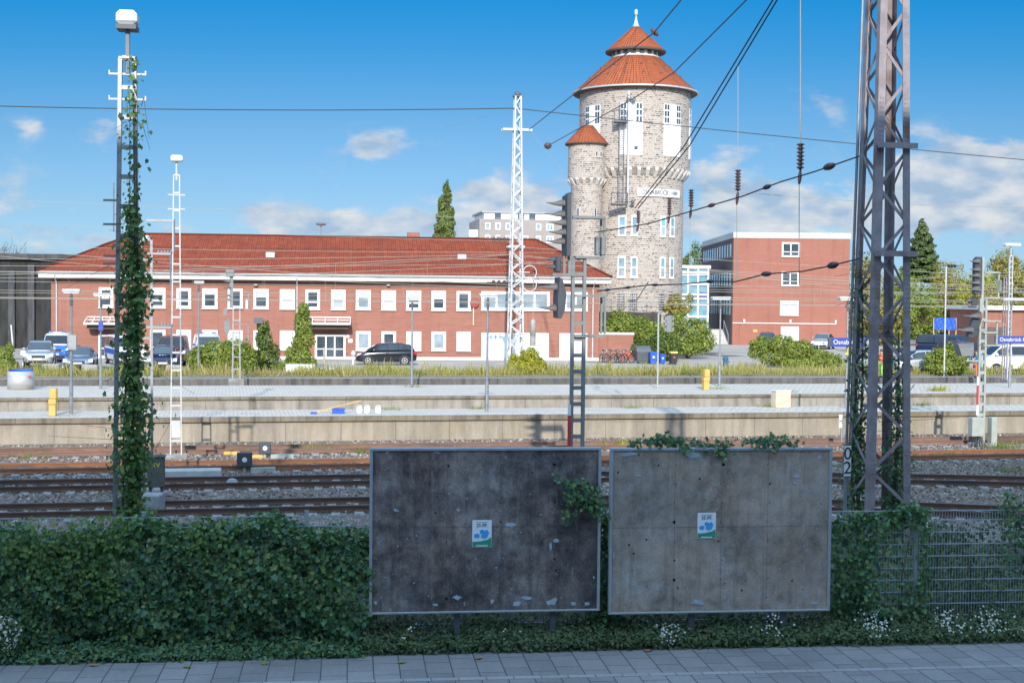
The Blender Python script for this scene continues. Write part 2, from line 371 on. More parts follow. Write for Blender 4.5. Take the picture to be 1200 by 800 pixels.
def m_asphalt(name,c,patch):
    m,nt,b=newmat(name); t=coords(nt,'Object'); n=noise(nt,t,.16,6,.6,.4); n2=noise(nt,t,9,4)
    col=ramp(nt,n,[(.38,tuple(x*.82 for x in c)),(.6,c)]); col=mixc(nt,ramp(nt,noise(nt,t,.11,3),[(.6,(0,0,0)),(.64,(1,1,1))]),col,patch)
    col=mixc(nt,.4,col,ramp(nt,n2,[(.3,(.6,.6,.6)),(.7,(1.2,1.2,1.2))]),'MULTIPLY')
    nt.links.new(col,b.inputs['Base Color']); b.inputs['Roughness'].default_value=.92; return m
asphalt=m_asphalt('asphalt',(.46,.40,.335),(.105,.095,.09))
asphalt_dark=m_asphalt('asphalt_dark',(.07,.07,.07),(.05,.05,.05))
earth=pm('earth',(.16,.13,.085),.95,.3,1.5,(.11,.13,.05),.08)
earth_dark=pm('earth_dark',(.05,.045,.03),.95,.3,1.5)
lawn=pm('lawn',(.115,.145,.04),.95,.3,3,(.2,.19,.08),.05)
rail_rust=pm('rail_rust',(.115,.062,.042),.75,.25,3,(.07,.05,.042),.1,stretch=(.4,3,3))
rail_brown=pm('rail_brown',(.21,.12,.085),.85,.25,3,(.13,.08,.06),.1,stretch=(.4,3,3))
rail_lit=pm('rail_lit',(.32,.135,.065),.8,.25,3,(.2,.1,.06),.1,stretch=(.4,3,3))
rail_top=pm('rail_top',(.22,.19,.175),.45,.25,3,stretch=(.3,3,3),metal=.6)
sleeper_m=pm('sleeper_m',(.30,.29,.275),.9,.25,6,(.16,.13,.11),.08)
clip_m=pm('clip_m',(.16,.09,.06),.8,.3,8)
steel=pm('steel',(.30,.31,.32),.5,.15,5,(.30,.30,.30),.0,metal=.55)
galv=pm('galv',(.38,.41,.44),.5,.12,4,metal=.2)
steel_white=pm('steel_white',(.52,.52,.51),.55,.12,6,(.45,.44,.42),-.02)
steel_rust=pm('steel_rust',(.29,.245,.25),.72,.25,4,(.18,.115,.10),.08)
steel_dark=pm('steel_dark',(.09,.10,.11),.55,.2,5)
signal_grey=pm('signal_grey',(.20,.215,.21),.6,.15,5,(.13,.14,.14),.0)
hood_m=pm('hood_m',(.115,.11,.10),.6,.2,6)
signal_dark=pm('signal_dark',(.06,.065,.075),.55,.15,6)
cab_green=pm('cab_green',(.36,.385,.34),.6,.1,3,(.27,.28,.25),.0)
cab_dark=pm('cab_dark',(.10,.10,.085),.65,.15,4)
white_p=pm('white_p',(.78,.78,.76),.6,.05,2)
white_old=pm('white_old',(.68,.66,.62),.7,.12,3,(.5,.47,.43),-.04)
black_p=pm('black_p',(.025,.026,.03),.5,.2,5)
red_p=pm('red_p',(.50,.05,.05),.5,.1,5)
yellow_p=pm('yellow_p',(.70,.40,.10),.5,.08,5)
yellow_b=pm('yellow_b',(.72,.55,.10),.5,.1,5)
blue_sign=pm('blue_sign',(.055,.075,.33),.4,.06,3)
blue_p=pm('blue_p',(.02,.10,.50),.5,.1,4)
cream=pm('cream',(.72,.56,.40),.7,.1,3)
orange_p=pm('orange_p',(.85,.16,.03),.7,.1,8)
brown_ins=pm('brown_ins',(.10,.058,.05),.3,.2,8)
wire_dark=pm('wire_dark',(.05,.047,.045),.6,.1,2)
wire_lit=pm('wire_lit',(.36,.33,.27),.7,.1,2)
wood_y=pm('wood_y',(.70,.42,.10),.6,.15,8)
bark=pm('bark',(.10,.08,.06),.9,.3,6)
canis=pm('canis',(.72,.74,.75),.4,.05,4)
# ------------------------------------------------------------------ the setting
ZB, ZP = -.30, .70       # bed of the tracks, top of the platforms and of the yard behind
def sheet(name,mat,pts,rot=None,loc=None,**k):
    """flat polygon; local axes turned by rot so that its slabs run with it"""
    mb=MB(); a=rot or 0; q=Matrix.Rotation(-a,3,'Z'); mb.add([q@Vector(p) for p in pts],[tuple(range(len(pts)))])
    o=mb.build(name,mat,kind='structure',**k); o.rotation_euler=(0,0,a); return o
def slab(name,mat,fr,s0,s1,t0,t1,z0,z1,mats=None,kind='structure'):
    """box along one of the two bearings: top face gets the first material, the sides the second"""
    mb=MB(); mb.box(s0,s1,t0,t1,z0,z1)
    if mats: mb.m=[1,0,1,1,1,1]
    o=mb.build(name,mats or mat,kind=kind); o.rotation_euler=(0,0,fr); return o
sheet('ground',earth,[(-1500,-300,-.5),(1500,-300,-.5),(1500,2600,-.5),(-1500,2600,-.5)])
slab('pavement',None,AB,-40,60,4.0,21.0,-.45,0,[pave,conc_shade])
slab('guide_strip',guide,AB,-40,60,19.42,19.56,-.05,.004)
slab('verge',earth_dark,AB,-40,60,21.003,29.5,-.45,.03)
slab('road',None,AB,-40,60,-2.2,3.9,-.45,-.12,[asphalt_dark,conc_shade])
slab('trackbed',ballast_m,AT,-75,95,21.5,54.9,-.49,ZB)
slab('trench',ballast_m,AT,-75,95,58.3,80.4,-.48,ZB+.004)
# platforms: a wall, a stained overhanging edge and a paved top
def platform(name,t0,t1,z1,wall,edge,top,over=.12,eh=.2):
    slab(name+'_wall',wall,AT,-75,95,t0+over,t1-.02,-.46,z1-eh-.003)
    slab(name+'_edge',None,AT,-75,95,t0,t0+.42,z1-eh,z1+.012,[conc_light,edge])
    slab(name,top,AT,-75,95,t0+.423,t1,z1-eh,z1)
platform('near_platform',54.8,58.1,ZP,wall_front,wall_edge,plat_top)
platform('far_platform',65.6,73.9,ZP,wall_mid,wall_edge,plat_top,.1,.14)
platform('yard_kerb',80.2,82.2,ZP-.02,wall_mid,wall_back_dark,earth,.1,.42)
q=MB(); q.M=Matrix.Rotation(-AB,4,'Z'); q.prismz([tuple(TP(*p)[:2]) for p in ((-160,82.21),(190,82.21),(260,420),(-260,420))],-.44,ZP); o=q.build('yard',asphalt,kind='structure'); o.rotation_euler=(0,0,AB)
sheet('grass_strip',earth,[TP(-75,82.21,ZP+.004),TP(95,82.21,ZP+.004),BP(100,90,ZP+.004),BP(-75,90,ZP+.004)])
sheet('lawn',lawn,[BP(-60,101,ZP+.006),BP(-36.5,101,ZP+.006),BP(-37,125,ZP+.006),BP(-60,125,ZP+.006)])
# ------------------------------------------------------------------ tracks: every sleeper and rail its own part
def rail_mesh(path,mat_side):
    prof=[(-.07,0),(.07,0),(.07,.012),(.012,.035),(.012,.115),(.036,.125),(.036,.165),(-.036,.165),(-.036,.125),(-.012,.115),(-.012,.035),(-.07,.012)]
    mb=MB(); n=len(prof); vs=[];fs=[];ms=[]
    for i,p in enumerate(path):
        d=(path[min(i+1,len(path)-1)]-path[max(i-1,0)]).normalized(); nn=Vector((-d.y,d.x,0))
        for a,z in prof: vs.append(p+nn*a+Vector((0,0,z)))
    for i in range(len(path)-1):
        for k in range(n): fs.append((i*n+k,i*n+(k+1)%n,(i+1)*n+(k+1)%n,(i+1)*n+k)); ms.append(1 if k==6 else 0)
    mb.add(vs,fs); mb.m=ms; return mb
_slp=None
def track(label,tfun,rmat,s0=-28,ns=98,pitch=.65,clips=False):
    global _slp
    root=thing('railway_track',label,'railway track',TP(0,tfun(0),ZB),AT,'tracks in front of the platforms')
    inv=root.matrix_basis.inverted()
    for sgn in (-1,1):
        path=[]
        for i in range(86):
            s=-75+i*2.0; ds=(tfun(s+.1)-tfun(s-.1))/.2
            path.append(inv@(TP(s,tfun(s)+sgn*.753,ZB+.03)))
        rail_mesh(path,None).build('rail',[rmat,rail_top],root)
    if _slp is None:
        mb=MB(); mb.bbox(-.13,.13,-1.3,1.3,-.14,.035,.025)
        for y in (-.753,.753):
            for e_ in (-.11,.11): mb.mi=1; mb.box(-.07,.07,y+e_-.03,y+e_+.03,.03,.075); mb.mi=0
        _slp=mb.build('sleeper',[sleeper_m,clip_m],root)
        first=_slp
    else: first=_slp.copy(); link(first); first.parent=root
    rnd=random.Random(int(tfun(0)*10))
    for i in range(ns):
        s=s0+i*pitch; q=first if i==0 else first.copy()
        if i: link(q); q.parent=root
        q.location=(s,tfun(s)-tfun(0),rnd.uniform(-.012,.01)); q.rotation_euler=(0,0,math.atan((tfun(s+.1)-tfun(s-.1))/.2))
tA=lambda s:37.4-(max(0,s-4)/16)**2*3.6; tB=lambda s:42.3-(max(0,s-6)/17.2)**2*2.6; tC=lambda s:46.5; tD=lambda s:51.25
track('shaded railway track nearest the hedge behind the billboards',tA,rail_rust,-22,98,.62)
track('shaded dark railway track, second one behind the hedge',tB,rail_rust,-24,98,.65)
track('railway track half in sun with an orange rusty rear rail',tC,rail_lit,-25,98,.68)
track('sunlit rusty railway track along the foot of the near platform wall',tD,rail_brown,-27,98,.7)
# loose ballast stones standing proud of the bed
def stones(name,label,region,n,size,mat,seed):
    rg=np.random.default_rng(seed); mb=MB()
    base=[Vector(p) for p in ((-1,-.8,-.4),(1,-.7,-.5),(.8,.9,-.4),(-.9,.8,-.5),(-.7,-.5,.6),(.6,-.6,.5),(.7,.5,.7),(-.5,.7,.5))]
    fs=[(0,3,2,1),(4,5,6,7),(0,1,5,4),(1,2,6,5),(2,3,7,6),(3,0,4,7)]
    for i in range(n):
        p=region(rg); e_=Euler(rg.uniform(0,6,3)).to_matrix(); sc_=size*rg.uniform(.6,1.4)
        mb.add([p+e_@(v*sc_*Vector((1,1,1)).length*.4) for v in base],fs)
    return mb.build(name,mat,label=label,cat='ballast',kind='stuff')
def m_stone():
    m,nt,b=newmat('stone_m'); g=nt.nodes.new('ShaderNodeNewGeometry')
    nt.links.new(ramp(nt,g.outputs['Random Per Island'],[(0,(.10,.08,.065)),(.4,(.21,.165,.13)),(.75,(.30,.25,.205)),(1,(.48,.43,.37))]),b.inputs['Base Color']); b.inputs['Roughness'].default_value=.9; return m
stone_m=m_stone()
def reg(rg):
    s=rg.uniform(-26,38); t=rg.uniform(36,54.6); return TP(s,t,ZB+.02)
stones('ballast_stones','loose grey and rust brown ballast stones between the tracks',reg,26000,.05,stone_m,5)
# ------------------------------------------------------------------ materials of the buildings
def m_tiles(name,c1,c2,c3,w=.24,h=.33):
    m,nt,b=newmat(name); t=coords(nt,'UV')
    br=nd(nt,'ShaderNodeTexBrick',{'Vector':t,'Color1':c4(c1),'Color2':c4(c2),'Mortar':c4(tuple(x*.35 for x in c2)),'Scale':1.0,'Mortar Size':.02,'Mortar Smooth':.6,'Brick Width':w,'Row Height':h}); br.offset=0
    n=noise(nt,t,.35,6,.65); n2=noise(nt,coords(nt,'Object'),2.2,5)
    col=mixc(nt,ramp(nt,n,[(.42,(0,0,0)),(.75,(.75,.75,.75))]),br.outputs[0],c3)
    col=mixc(nt,.5,col,ramp(nt,n2,[(.3,(.72,.72,.72)),(.7,(1.12,1.12,1.12))]),'MULTIPLY')
    nt.links.new(col,b.inputs['Base Color']); b.inputs['Roughness'].default_value=.8; b.inputs['Specular IOR Level'].default_value=.15
    s=nd(nt,'ShaderNodeSeparateXYZ',{0:t}); wv=nd(nt,'ShaderNodeMath',{0:s.outputs[0],1:2*math.pi/w},operation='MULTIPLY'); sn=nd(nt,'ShaderNodeMath',{0:wv.outputs[0]},operation='SINE')
    bump(nt,b,sn.outputs[0],.8,.035); return m
tiles_long=m_tiles('tiles_long',(.33,.080,.038),(.265,.060,.031),(.19,.046,.028),.34,.42)
tiles_tower=m_tiles('tiles_tower',(.45,.125,.052),(.40,.105,.045),(.35,.09,.04),.22,.2)
def m_stonewall(name,cyl=True,R0=1.0):
    m,nt,b=newmat(name); t=coords(nt,'UV')
    wob=nd(nt,'ShaderNodeTexNoise',{'Vector':t,'Scale':2.2,'Detail':2}); w2=nd(nt,'ShaderNodeVectorMath',{0:wob.outputs['Color'],1:(.5,.5,.5)},operation='SUBTRACT')
    w3=nd(nt,'ShaderNodeVectorMath',{0:w2.outputs[0],3:.14},operation='SCALE'); v=nd(nt,'ShaderNodeVectorMath',{0:t,1:w3.outputs[0]},operation='ADD').outputs[0]
    br=nd(nt,'ShaderNodeTexBrick',{'Vector':v,'Color1':(0,0,0,1),'Color2':(1,1,1,1),'Mortar':(.5,.5,.5,1),'Scale':1.0,'Mortar Size':.034,'Mortar Smooth':.25,'Bias':0.0,'Brick Width':.31,'Row Height':.172}); br.squash=1.5; br.squash_frequency=3
    stone=ramp(nt,br.outputs[0],[(0,(.10,.088,.08)),(.2,(.21,.18,.16)),(.42,(.33,.28,.24)),(.8,(.43,.37,.315)),(1,(.37,.34,.315))])
    n=noise(nt,t,5,5); stone=mixc(nt,.5,stone,ramp(nt,n,[(.3,(.6,.6,.6)),(.7,(1.25,1.25,1.25))]),'MULTIPLY')
    col=mixc(nt,br.outputs[1],stone,(.52,.44,.37))
    n2=noise(nt,t,.22,5); col=mixc(nt,ramp(nt,n2,[(.45,(0,0,0)),(.75,(.4,.4,.4))]),col,(.50,.42,.36))
    nt.links.new(col,b.inputs['Base Color']); b.inputs['Roughness'].default_value=.9; bump(nt,b,br.outputs[1],.5,.03); return m
stone_tower=m_stonewall('stone_tower')
def m_glass(name,c,rough=.08):
    m,nt,b=newmat(name); t=coords(nt,'Object'); n=noise(nt,t,.9,3)
    nt.links.new(ramp(nt,n,[(.35,c),(.65,tuple(x*1.7 for x in c))]),b.inputs['Base Color']); b.inputs['Roughness'].default_value=rough; b.inputs['Specular IOR Level'].default_value=.8; return m
glass_d=m_glass('glass_d',(.045,.058,.072)); glass_b=m_glass('glass_b',(.20,.24,.27)); glass_sky=m_glass('glass_sky',(.14,.26,.32))
blind_w=pm('blind_w',(.56,.57,.57),.7,.06,6); blind_g=pm('blind_g',(.36,.38,.40),.7,.1,6); door_w=pm('door_w',(.78,.78,.77),.55,.03,2)
zinc=pm('zinc',(.56,.58,.58),.45,.08,2,metal=.3); soffit=pm('soffit',(.11,.085,.07),.8,.15,3); seam_m=pm('seam_m',(.11,.07,.05),.8,.1,3)
copper=pm('copper',(.42,.58,.50),.7,.12,6); white_stone=pm('white_stone',(.60,.57,.52),.85,.08,4); panel_w=pm('panel_w',(.80,.79,.77),.7,.04,1.5)
block_grey=m_brick('block_grey',(.33,.285,.25),(.30,.26,.23),(.26,.23,.2),(.36,.31,.28),2.0)
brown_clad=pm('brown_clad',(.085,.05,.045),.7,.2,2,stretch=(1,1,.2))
def planar_uv(o,f):
    me=o.data; uv=me.uv_layers.new(name='UVMap'); buf=np.zeros(len(me.loops)*2)
    for li,l in enumerate(me.loops):
        c=me.vertices[l.vertex_index].co; buf[2*li:2*li+2]=f(c)
    uv.data.foreach_set('uv',buf)
def cyl_uv(o,rad):
    me=o.data; uv=me.uv_layers.new(name='UVMap')
    for p in me.polygons:
        a0=None
        for li in p.loop_indices:
            c=me.vertices[me.loops[li].vertex_index].co; a=math.atan2(c.x,-c.y)
            if a0 is None: a0=a
            if a-a0>math.pi: a-=2*math.pi
            if a-a0<-math.pi: a+=2*math.pi
            uv.data[li].uv=(a*rad,c.z)
def roof_uv(o):
    """each face: u along the horizontal, v up the slope"""
    me=o.data; uv=me.uv_layers.new(name='UVMap')
    for p in me.polygons:
        n=p.normal; h=Vector((-n.y,n.x,0)); h=h.normalized() if h.length>1e-4 else Vector((1,0,0)); v=n.cross(h)
        for li in p.loop_indices:
            c=me.vertices[me.loops[li].vertex_index].co; uv.data[li].uv=(c.dot(h),c.dot(v))
def window(parent,x0,x1,z0,z1,y,fw=.1,depth=.12,mull=(),bars=(),pane=None,frame_m=None,sill=True,proud=.09,blind=0):
    """frame ring proud of the wall face at y (facing -y), pane set back inside the ring, optional mullions/bars (fractions)"""
    mb=MB(); a,bk=y-proud,y+depth
    mb.box(x0,x1,a,bk,z1-fw,z1); mb.box(x0,x1,a,bk,z0,z0+fw); mb.box(x0,x0+fw,a,bk,z0+fw,z1-fw); mb.box(x1-fw,x1,a,bk,z0+fw,z1-fw)
    w,h=x1-x0-2*fw,z1-z0-2*fw
    for f in mull: mb.box(x0+fw+w*f-fw*.35,x0+fw+w*f+fw*.35,a+.02,y-.002,z0+fw,z1-fw)
    for f in bars: mb.box(x0+fw,x1-fw,a+.03,y-.004,z0+fw+h*f-fw*.25,z0+fw+h*f+fw*.25)
    o=mb.build('window',frame_m or white_p,parent)
    MB().box(x0+fw,x1-fw,y-.045,y-.02,z0+fw,z1-fw).build('pane',pane or glass_d,o)
    if blind: MB().box(x0+fw+.02,x1-fw-.02,y-.056,y-.046,z1-fw-(z1-z0-2*fw)*blind,z1-fw).build('blind',blind_w,o)
    if sill: MB().box(x0-.05,x1+.05,y-proud-.08,y-proud-.001,z0-.05,z0-.002).build('sill',zinc,o)
    return o
# ------------------------------------------------------------------ long brick building with red hip roof
TB=104.2; ORG=onB(60,420,TB); ORG.z=ZP
LB=thing('brick_building','long two storey red brick building with a red tiled hip roof and white gutter','building',ORG,AB)
Binv=(Matrix.Translation(ORG)@Matrix.Rotation(AB,4,'Z')).inverted()
def fx(px,py,t=TB):
    p=Binv@onB(px,py,t); return p.x,p.z
L=fx(702,380)[0]; DEP=13.0; ez=fx(400,330)[1]-.0
mb=MB(); mb.box(0,L,0,DEP,-.35,ez)
mb.build('wall',brick_long,LB)
MB().box(-.02,L+.02,-.04,DEP+.02,-.3,.22).build('plinth',white_old,LB)
ov=.75
MB().box(-ov,L+ov,-ov,DEP+ov,ez+.002,ez+.06).build('soffit',soffit,LB)
mb=MB(); z0,z1=ez+.062,ez+.55
for (a,b_,c,d) in ((-ov,L+ov,-ov,-ov+.12),(-ov,L+ov,DEP+ov-.12,DEP+ov),(-ov,-ov+.12,-ov+.121,DEP+ov-.121),(L+ov-.12,L+ov,-ov+.121,DEP+ov-.121)): mb.box(a,b_,c,d,z0,z1)
mb.build('fascia',white_old,LB)
mb=MB(); mb.smooth=True
for k in range(10):
    a=math.pi+math.pi*k/9; b2=math.pi+math.pi*(k+1)/9
    if k<9: mb.quad((-ov-.05,-ov-.1+.13*math.cos(a),ez+.5+.13*math.sin(a)),(L+ov+.05,-ov-.1+.13*math.cos(a),ez+.5+.13*math.sin(a)),(L+ov+.05,-ov-.1+.13*math.cos(b2),ez+.5+.13*math.sin(b2)),(-ov-.05,-ov-.1+.13*math.cos(b2),ez+.5+.13*math.sin(b2)))
mb.build('gutter',zinc,LB)
rz0=ez+.555; rx0=fx(158,276,TB+6.5)[0]; rx1=fx(628,281,TB+6.5)[0]; rz=fx(400,277.5,TB+6.5)[1]
o1=ov+.06
mb=MB(); A_=[(-o1,-o1,rz0),(L+o1,-o1,rz0),(L+o1,DEP+o1,rz0),(-o1,DEP+o1,rz0)]; B_=[(rx0,6.5,rz),(rx1,6.5,rz)]
mb.add(A_+B_,[(0,1,5,4),(1,2,5),(2,3,4,5),(3,0,4),(3,2,1,0)])
o=mb.build('roof',tiles_long,LB); roof_uv(o)
mb=MB()
for a,b_ in ((A_[0],B_[0]),(A_[1],B_[1]),(B_[0],B_[1]),(A_[2],B_[1]),(A_[3],B_[0])): mb.tube([a,b_],.11,6)
mb.build('ridge_cap',tiles_long,o)
def on_roof(px,py):
    # point of the front roof slope seen at a pixel, in the building's own axes
    n=Vector((0,-(rz-rz0),6.5+o1)).normalized(); d=Binv.to_3x3()@ray(px,py); c=Binv@CAM
    return c+d*(((Vector(A_[0])-c).dot(n))/d.dot(n))
for (px,py) in ((317,300.5),(541,303),(171,281)):
    p=on_roof(px,py); q=MB(); q.bbox(p.x-.35,p.x+.35,p.y-.4,p.y+.35,p.z-.1,p.z+.32,.04); q.build('roof_hatch',zinc,o)
for (px,py) in ((376,262),):
    p=on_roof(px,278); q=MB(); q.tube([(p.x,6.5,rz-.1),(p.x,6.5,rz+.85)],.035); q.lathe([(.0,rz+.85),(.38,rz+.92),(.42,rz+1.02),(.1,rz+1.12)],14,(p.x,6.5,0)); q.build('roof_ventilator',steel,o)
# windows: pixel spans of the two rows
up=[(116,133),(176,194),(207,224),(237,255),(267,284.5),(297,315),(328,345.5),(358,375),(388,405),(417,434.5),(447,464),(476,493.5),(505.5,522.5),(535,551.5)]
lo=[(176,194),(207,224),(237,255),(267,284.5),(297,315),(328,345.5),(417,434.5),(447,464),(476,493.5),(505.5,522.5),(535,551.5)]
kinds_u=[glass_d,glass_d,glass_d,glass_d,glass_d,glass_d,blind_w,glass_d,blind_g,glass_b,blind_w,glass_d,glass_d,glass_d]
kinds_l=[glass_d,blind_w,blind_w,blind_w,glass_b,blind_w,glass_b,glass_d,blind_w,glass_b,blind_w]
cx_=fx(455,350)[0]; zu0,zu1=fx(455,363.2)[1],fx(455,340.2)[1]; zl0,zl1=fx(455,410.6)[1],fx(455,388.2)[1]
for i,(a,b_) in enumerate(up):
    window(LB,fx(a,350)[0],fx(b_,350)[0],zu0,zu1,0,.2,.1,bars=(.32,) if i in (1,7,11,2) else ((.5,) if i==0 else ()),pane=kinds_u[i],blind=(0,.3,0,.22,0,.4,0,0,.5,.35,0,.25,.4,0)[i])
for i,(a,b_) in enumerate(lo):
    window(LB,fx(a,400)[0],fx(b_,400)[0],zl0,zl1,0,.2,.1,bars=(.35,) if i in (7,) else (),pane=kinds_l[i])
for (a,b_,n) in ((564,644,5),(661,688.5,2)):
    window(LB,fx(a,350)[0],fx(b_,350)[0],fx(600,363.6)[1],fx(600,341.5)[1],0,.2,.1,mull=[(k+1)/n for k in range(n-1)],pane=glass_b)
def door(parent,x0,x1,z1,y,mat,leaf=2,frame_m=None):
    mb=MB(); mb.box(x0,x0+.1,y-.04,y+.1,.0,z1); mb.box(x1-.1,x1,y-.04,y+.1,.0,z1); mb.box(x0+.1,x1-.1,y-.04,y+.1,z1-.1,z1)
    o=mb.build('door',frame_m or white_p,parent); w=(x1-x0-.2)/leaf
    q=MB()
    for k in range(leaf): q.box(x0+.1+k*w+.012,x0+.1+(k+1)*w-.012,y-.015,y+.02,.03,z1-.11)
    q.build('door_leaf',mat,o)
    MB().box((x0+x1)/2-.1,(x0+x1)/2-.06,y-.07,y-.016,.95,1.12).build('handle',steel_dark,o); return o
for (a,b_) in ((564,597),(600.5,643),(655.5,688)): door(LB,fx(a,410)[0],fx(b_,410)[0],fx(600,390)[1],0,door_w)
# glazed entrance and its canopy, the left door and its canopy
for (a,b_,ca,cb,m_) in ((369,405,352,410.5,3),(115.5,134.5,103,140,1)):
    x0,x1=fx(a,410)[0],fx(b_,410)[0]; zt=fx(a,391.5)[1]
    o=window(LB,x0,x1,.05,zt,0,.16,.1,mull=[(k+1)/m_ for k in range(m_-1)],bars=(.38,),pane=glass_d,sill=False)
    c0,c1=fx(ca,380)[0],fx(cb,380)[0]; zc=fx(ca,378.5)[1]
    q=MB(); q.box(c0,c1,-1.7,0,zc-.05,zc+.03); q.box(c0,c1,-1.76,-1.705,zc-.07,zc+.07); q.box(c0,c1,-.06,-.001,zc+.42,zc+.5)
    for k in range(5):
        xx=c0+(c1-c0)*k/4; q.bar((xx,-1.65,zc+.04),(xx,-.05,zc+.48),.06)
    q.box(c0+.1,c1-.1,-.75,-.7,zc+.24,zc+.29)
    q.build('canopy',white_p,LB)
    q=MB(); q.box(c0+.15,c1-.15,-1.2,-.1,zc-.40,zc-.055); q.build('canopy_box',soffit,LB)
for px in (66.5,348,694.5):
    x=fx(px,380)[0]; q=MB(); q.tube([(x,-.85,ez+.4),(x,-.85,ez+.2),(x,-.08,ez-.35),(x,-.08,.2)],.055,8); q.build('downpipe',zinc,LB)
# satellite-dish-like red disc on a post beside the upper window, small wall boxes
x,z=fx(556,355); q=MB(); q.lathe([(0,-.3),(.34,-.26),(.37,-.2),(.2,-.12),(.0,-.1)],16,(x,0,z),'y'); q.build('wall_dish',pm('dish_red',(.30,.06,.05),.6,.1,3),LB)
x2,z2=fx(554.5,381); MB().tube([(x2,-.12,z2),(x2,-.12,z-.3),(x,-.02,z-.2)],.035).build('dish_pole',white_old,LB)
x,z=fx(410.5,399.5); MB().bbox(x-.17,x+.17,-.1,-.002,z-.14,z+.16,.03).build('letter_box',white_p,LB)
x,z=fx(407.5,394); MB().lathe([(0,-.14),(.13,-.12),(.16,-.002)],12,(x,0,z),'y').build('wall_lamp',white_p,LB)
for px in (300,455,640):
    x,z=fx(px,333.5); MB().bbox(x-.14,x+.14,-.35,-.05,z-.1,z+.08,.03).build('eave_lamp',steel,LB)
# ------------------------------------------------------------------ round stone water tower
tc_=D(741.2,350,120.0); TW=thing('water_tower','round rough stone water tower with red tiled conical roof and lantern','water tower',(tc_.x,tc_.y,ZP))
def tz(py,front): # height seen at pixel row py at depth `front`
    return D(741.2,py,front).z-ZP
zc=tz(202.3,120); zc0=tz(209.5,120); ze=tz(111.5,120)
RU,RL=4.84,4.30
def lathe_obj(name,prof,mat,parent,n=72,c=(0,0,0),rad=None,smooth=False):
    mb=MB(); mb.smooth=smooth; mb.lathe(prof,n,c); o=mb.build(name,mat,parent)
    return o
o=lathe_obj('wall',[(RL+.05,-.8),(RL,zc0),(RL+.12,zc0+.02),(RU,zc),(RU,ze+.05)],stone_tower,TW); cyl_uv(o,RU)
mb=MB()
for k in range(40):
    a=2*math.pi*k/40; mb.M=Matrix.Rotation(a,4,'Z')
    mb.prism([(RL-.02,zc0-.28),(RL+.16,zc0-.2),(RU+.05,zc-.18),(RU+.05,zc+.05),(RL-.02,zc+.05)],-.14,.14)
mb.M=None; mb.build('corbel_ring',white_stone,TW)
re=5.42; zl=tz(70.0,120)
o=lathe_obj('eave_gutter',[(RU-.05,ze-.05),(re-.1,ze-.06),(re+.02,ze+.02),(re+.02,ze+.1),(re-.14,ze+.14)],soffit,TW)
lathe_obj('gutter_rim',[(re+.022,ze+.0),(re+.1,ze+.02),(re+.1,ze+.13),(re+.022,ze+.13)],zinc,o)
o=lathe_obj('roof',[(re,ze+.12),(re-.75,ze+.12+.62),(2.12,zl+.05)],tiles_tower,TW); cyl_uv(o,3.6)
q=MB()
for k in range(12):
    a=2*math.pi*(k+.35)/12; q.tube([(math.cos(a)*re,math.sin(a)*re,ze+.13),(math.cos(a)*(re-.75),math.sin(a)*(re-.75),ze+.76),(math.cos(a)*2.12,math.sin(a)*2.12,zl+.07)],.025,4)
for k in range(16):
    a=2*math.pi*(k+.2)/16
    for f in (.25,.62):
        rr=re-.75+(2.12-re+.75)*f; zz=ze+.74+(zl+.05-ze-.74)*f; q.box(rr*math.cos(a)-.06,rr*math.cos(a)+.06,rr*math.sin(a)-.06,rr*math.sin(a)+.06,zz,zz+.14)
q.build('roof_seam',seam_m,o)
zd=tz(60.5,120); ln=lathe_obj('lantern',[(2.12,zl-.2),(2.12,zl+.14),(2.06,zl+.15),(2.06,zd+.3)],white_stone,TW)
for k in range(18):
    q=MB(); a=2*math.pi*k/18; q.M=Matrix.Rotation(a,4,'Z'); q.box(2.03,2.09,-.2,.2,zl+.2,zl+.66); q.build('lantern_pane',glass_d,ln)
r2=2.6; zr=tz(62,120)
lathe_obj('lantern_eave',[(2.0,zr-.06),(r2,zr-.08),(r2+.05,zr),(r2+.05,zr+.08),(r2-.1,zr+.1)],soffit,ln)
ztop=tz(31.5,120)
o=lathe_obj('lantern_roof',[(r2,zr+.1),(r2-.4,zr+.5),(.3,ztop)],tiles_tower,ln); cyl_uv(o,2.2)
lathe_obj('finial',[(.36,ztop-.05),(.2,ztop+.25),(.09,ztop+.7),(.07,ztop+1.0),(.1,ztop+1.02),(.17,ztop+1.1),(.13,ztop+1.22),(.16,ztop+1.34),(.1,ztop+1.48),(.0,ztop+1.52)],copper,TW,14,smooth=True)
def curved(parent,name,r0,r1,a0,a1,z0,z1,mat,n=8):
    """block bent round the tower between two bearings (degrees from the side that faces the camera)"""
    mb=MB(); vs=[];fs=[]
    for i in range(n+1):
        a=R(a0+(a1-a0)*i/n)
        for r,z in ((r0,z0),(r1,z0),(r1,z1),(r0,z1)): vs.append((r*math.sin(a),-r*math.cos(a),z))
    for i in range(n):
        b=i*4
        for k in range(4): fs.append((b+k,b+(k+1)%4,b+4+(k+1)%4,b+4+k))
    fs+= [(3,2,1,0),(n*4,n*4+1,n*4+2,n*4+3)]
    mb.add(vs,fs); return mb.build(name,mat,parent)
yaw0=math.degrees(math.atan2(tc_.x,tc_.y))   # the camera does not stand on the tower's -y axis
zt,zm,zb=tz(120.5,115.2),tz(143.5,115.2),tz(181.5,115.2)
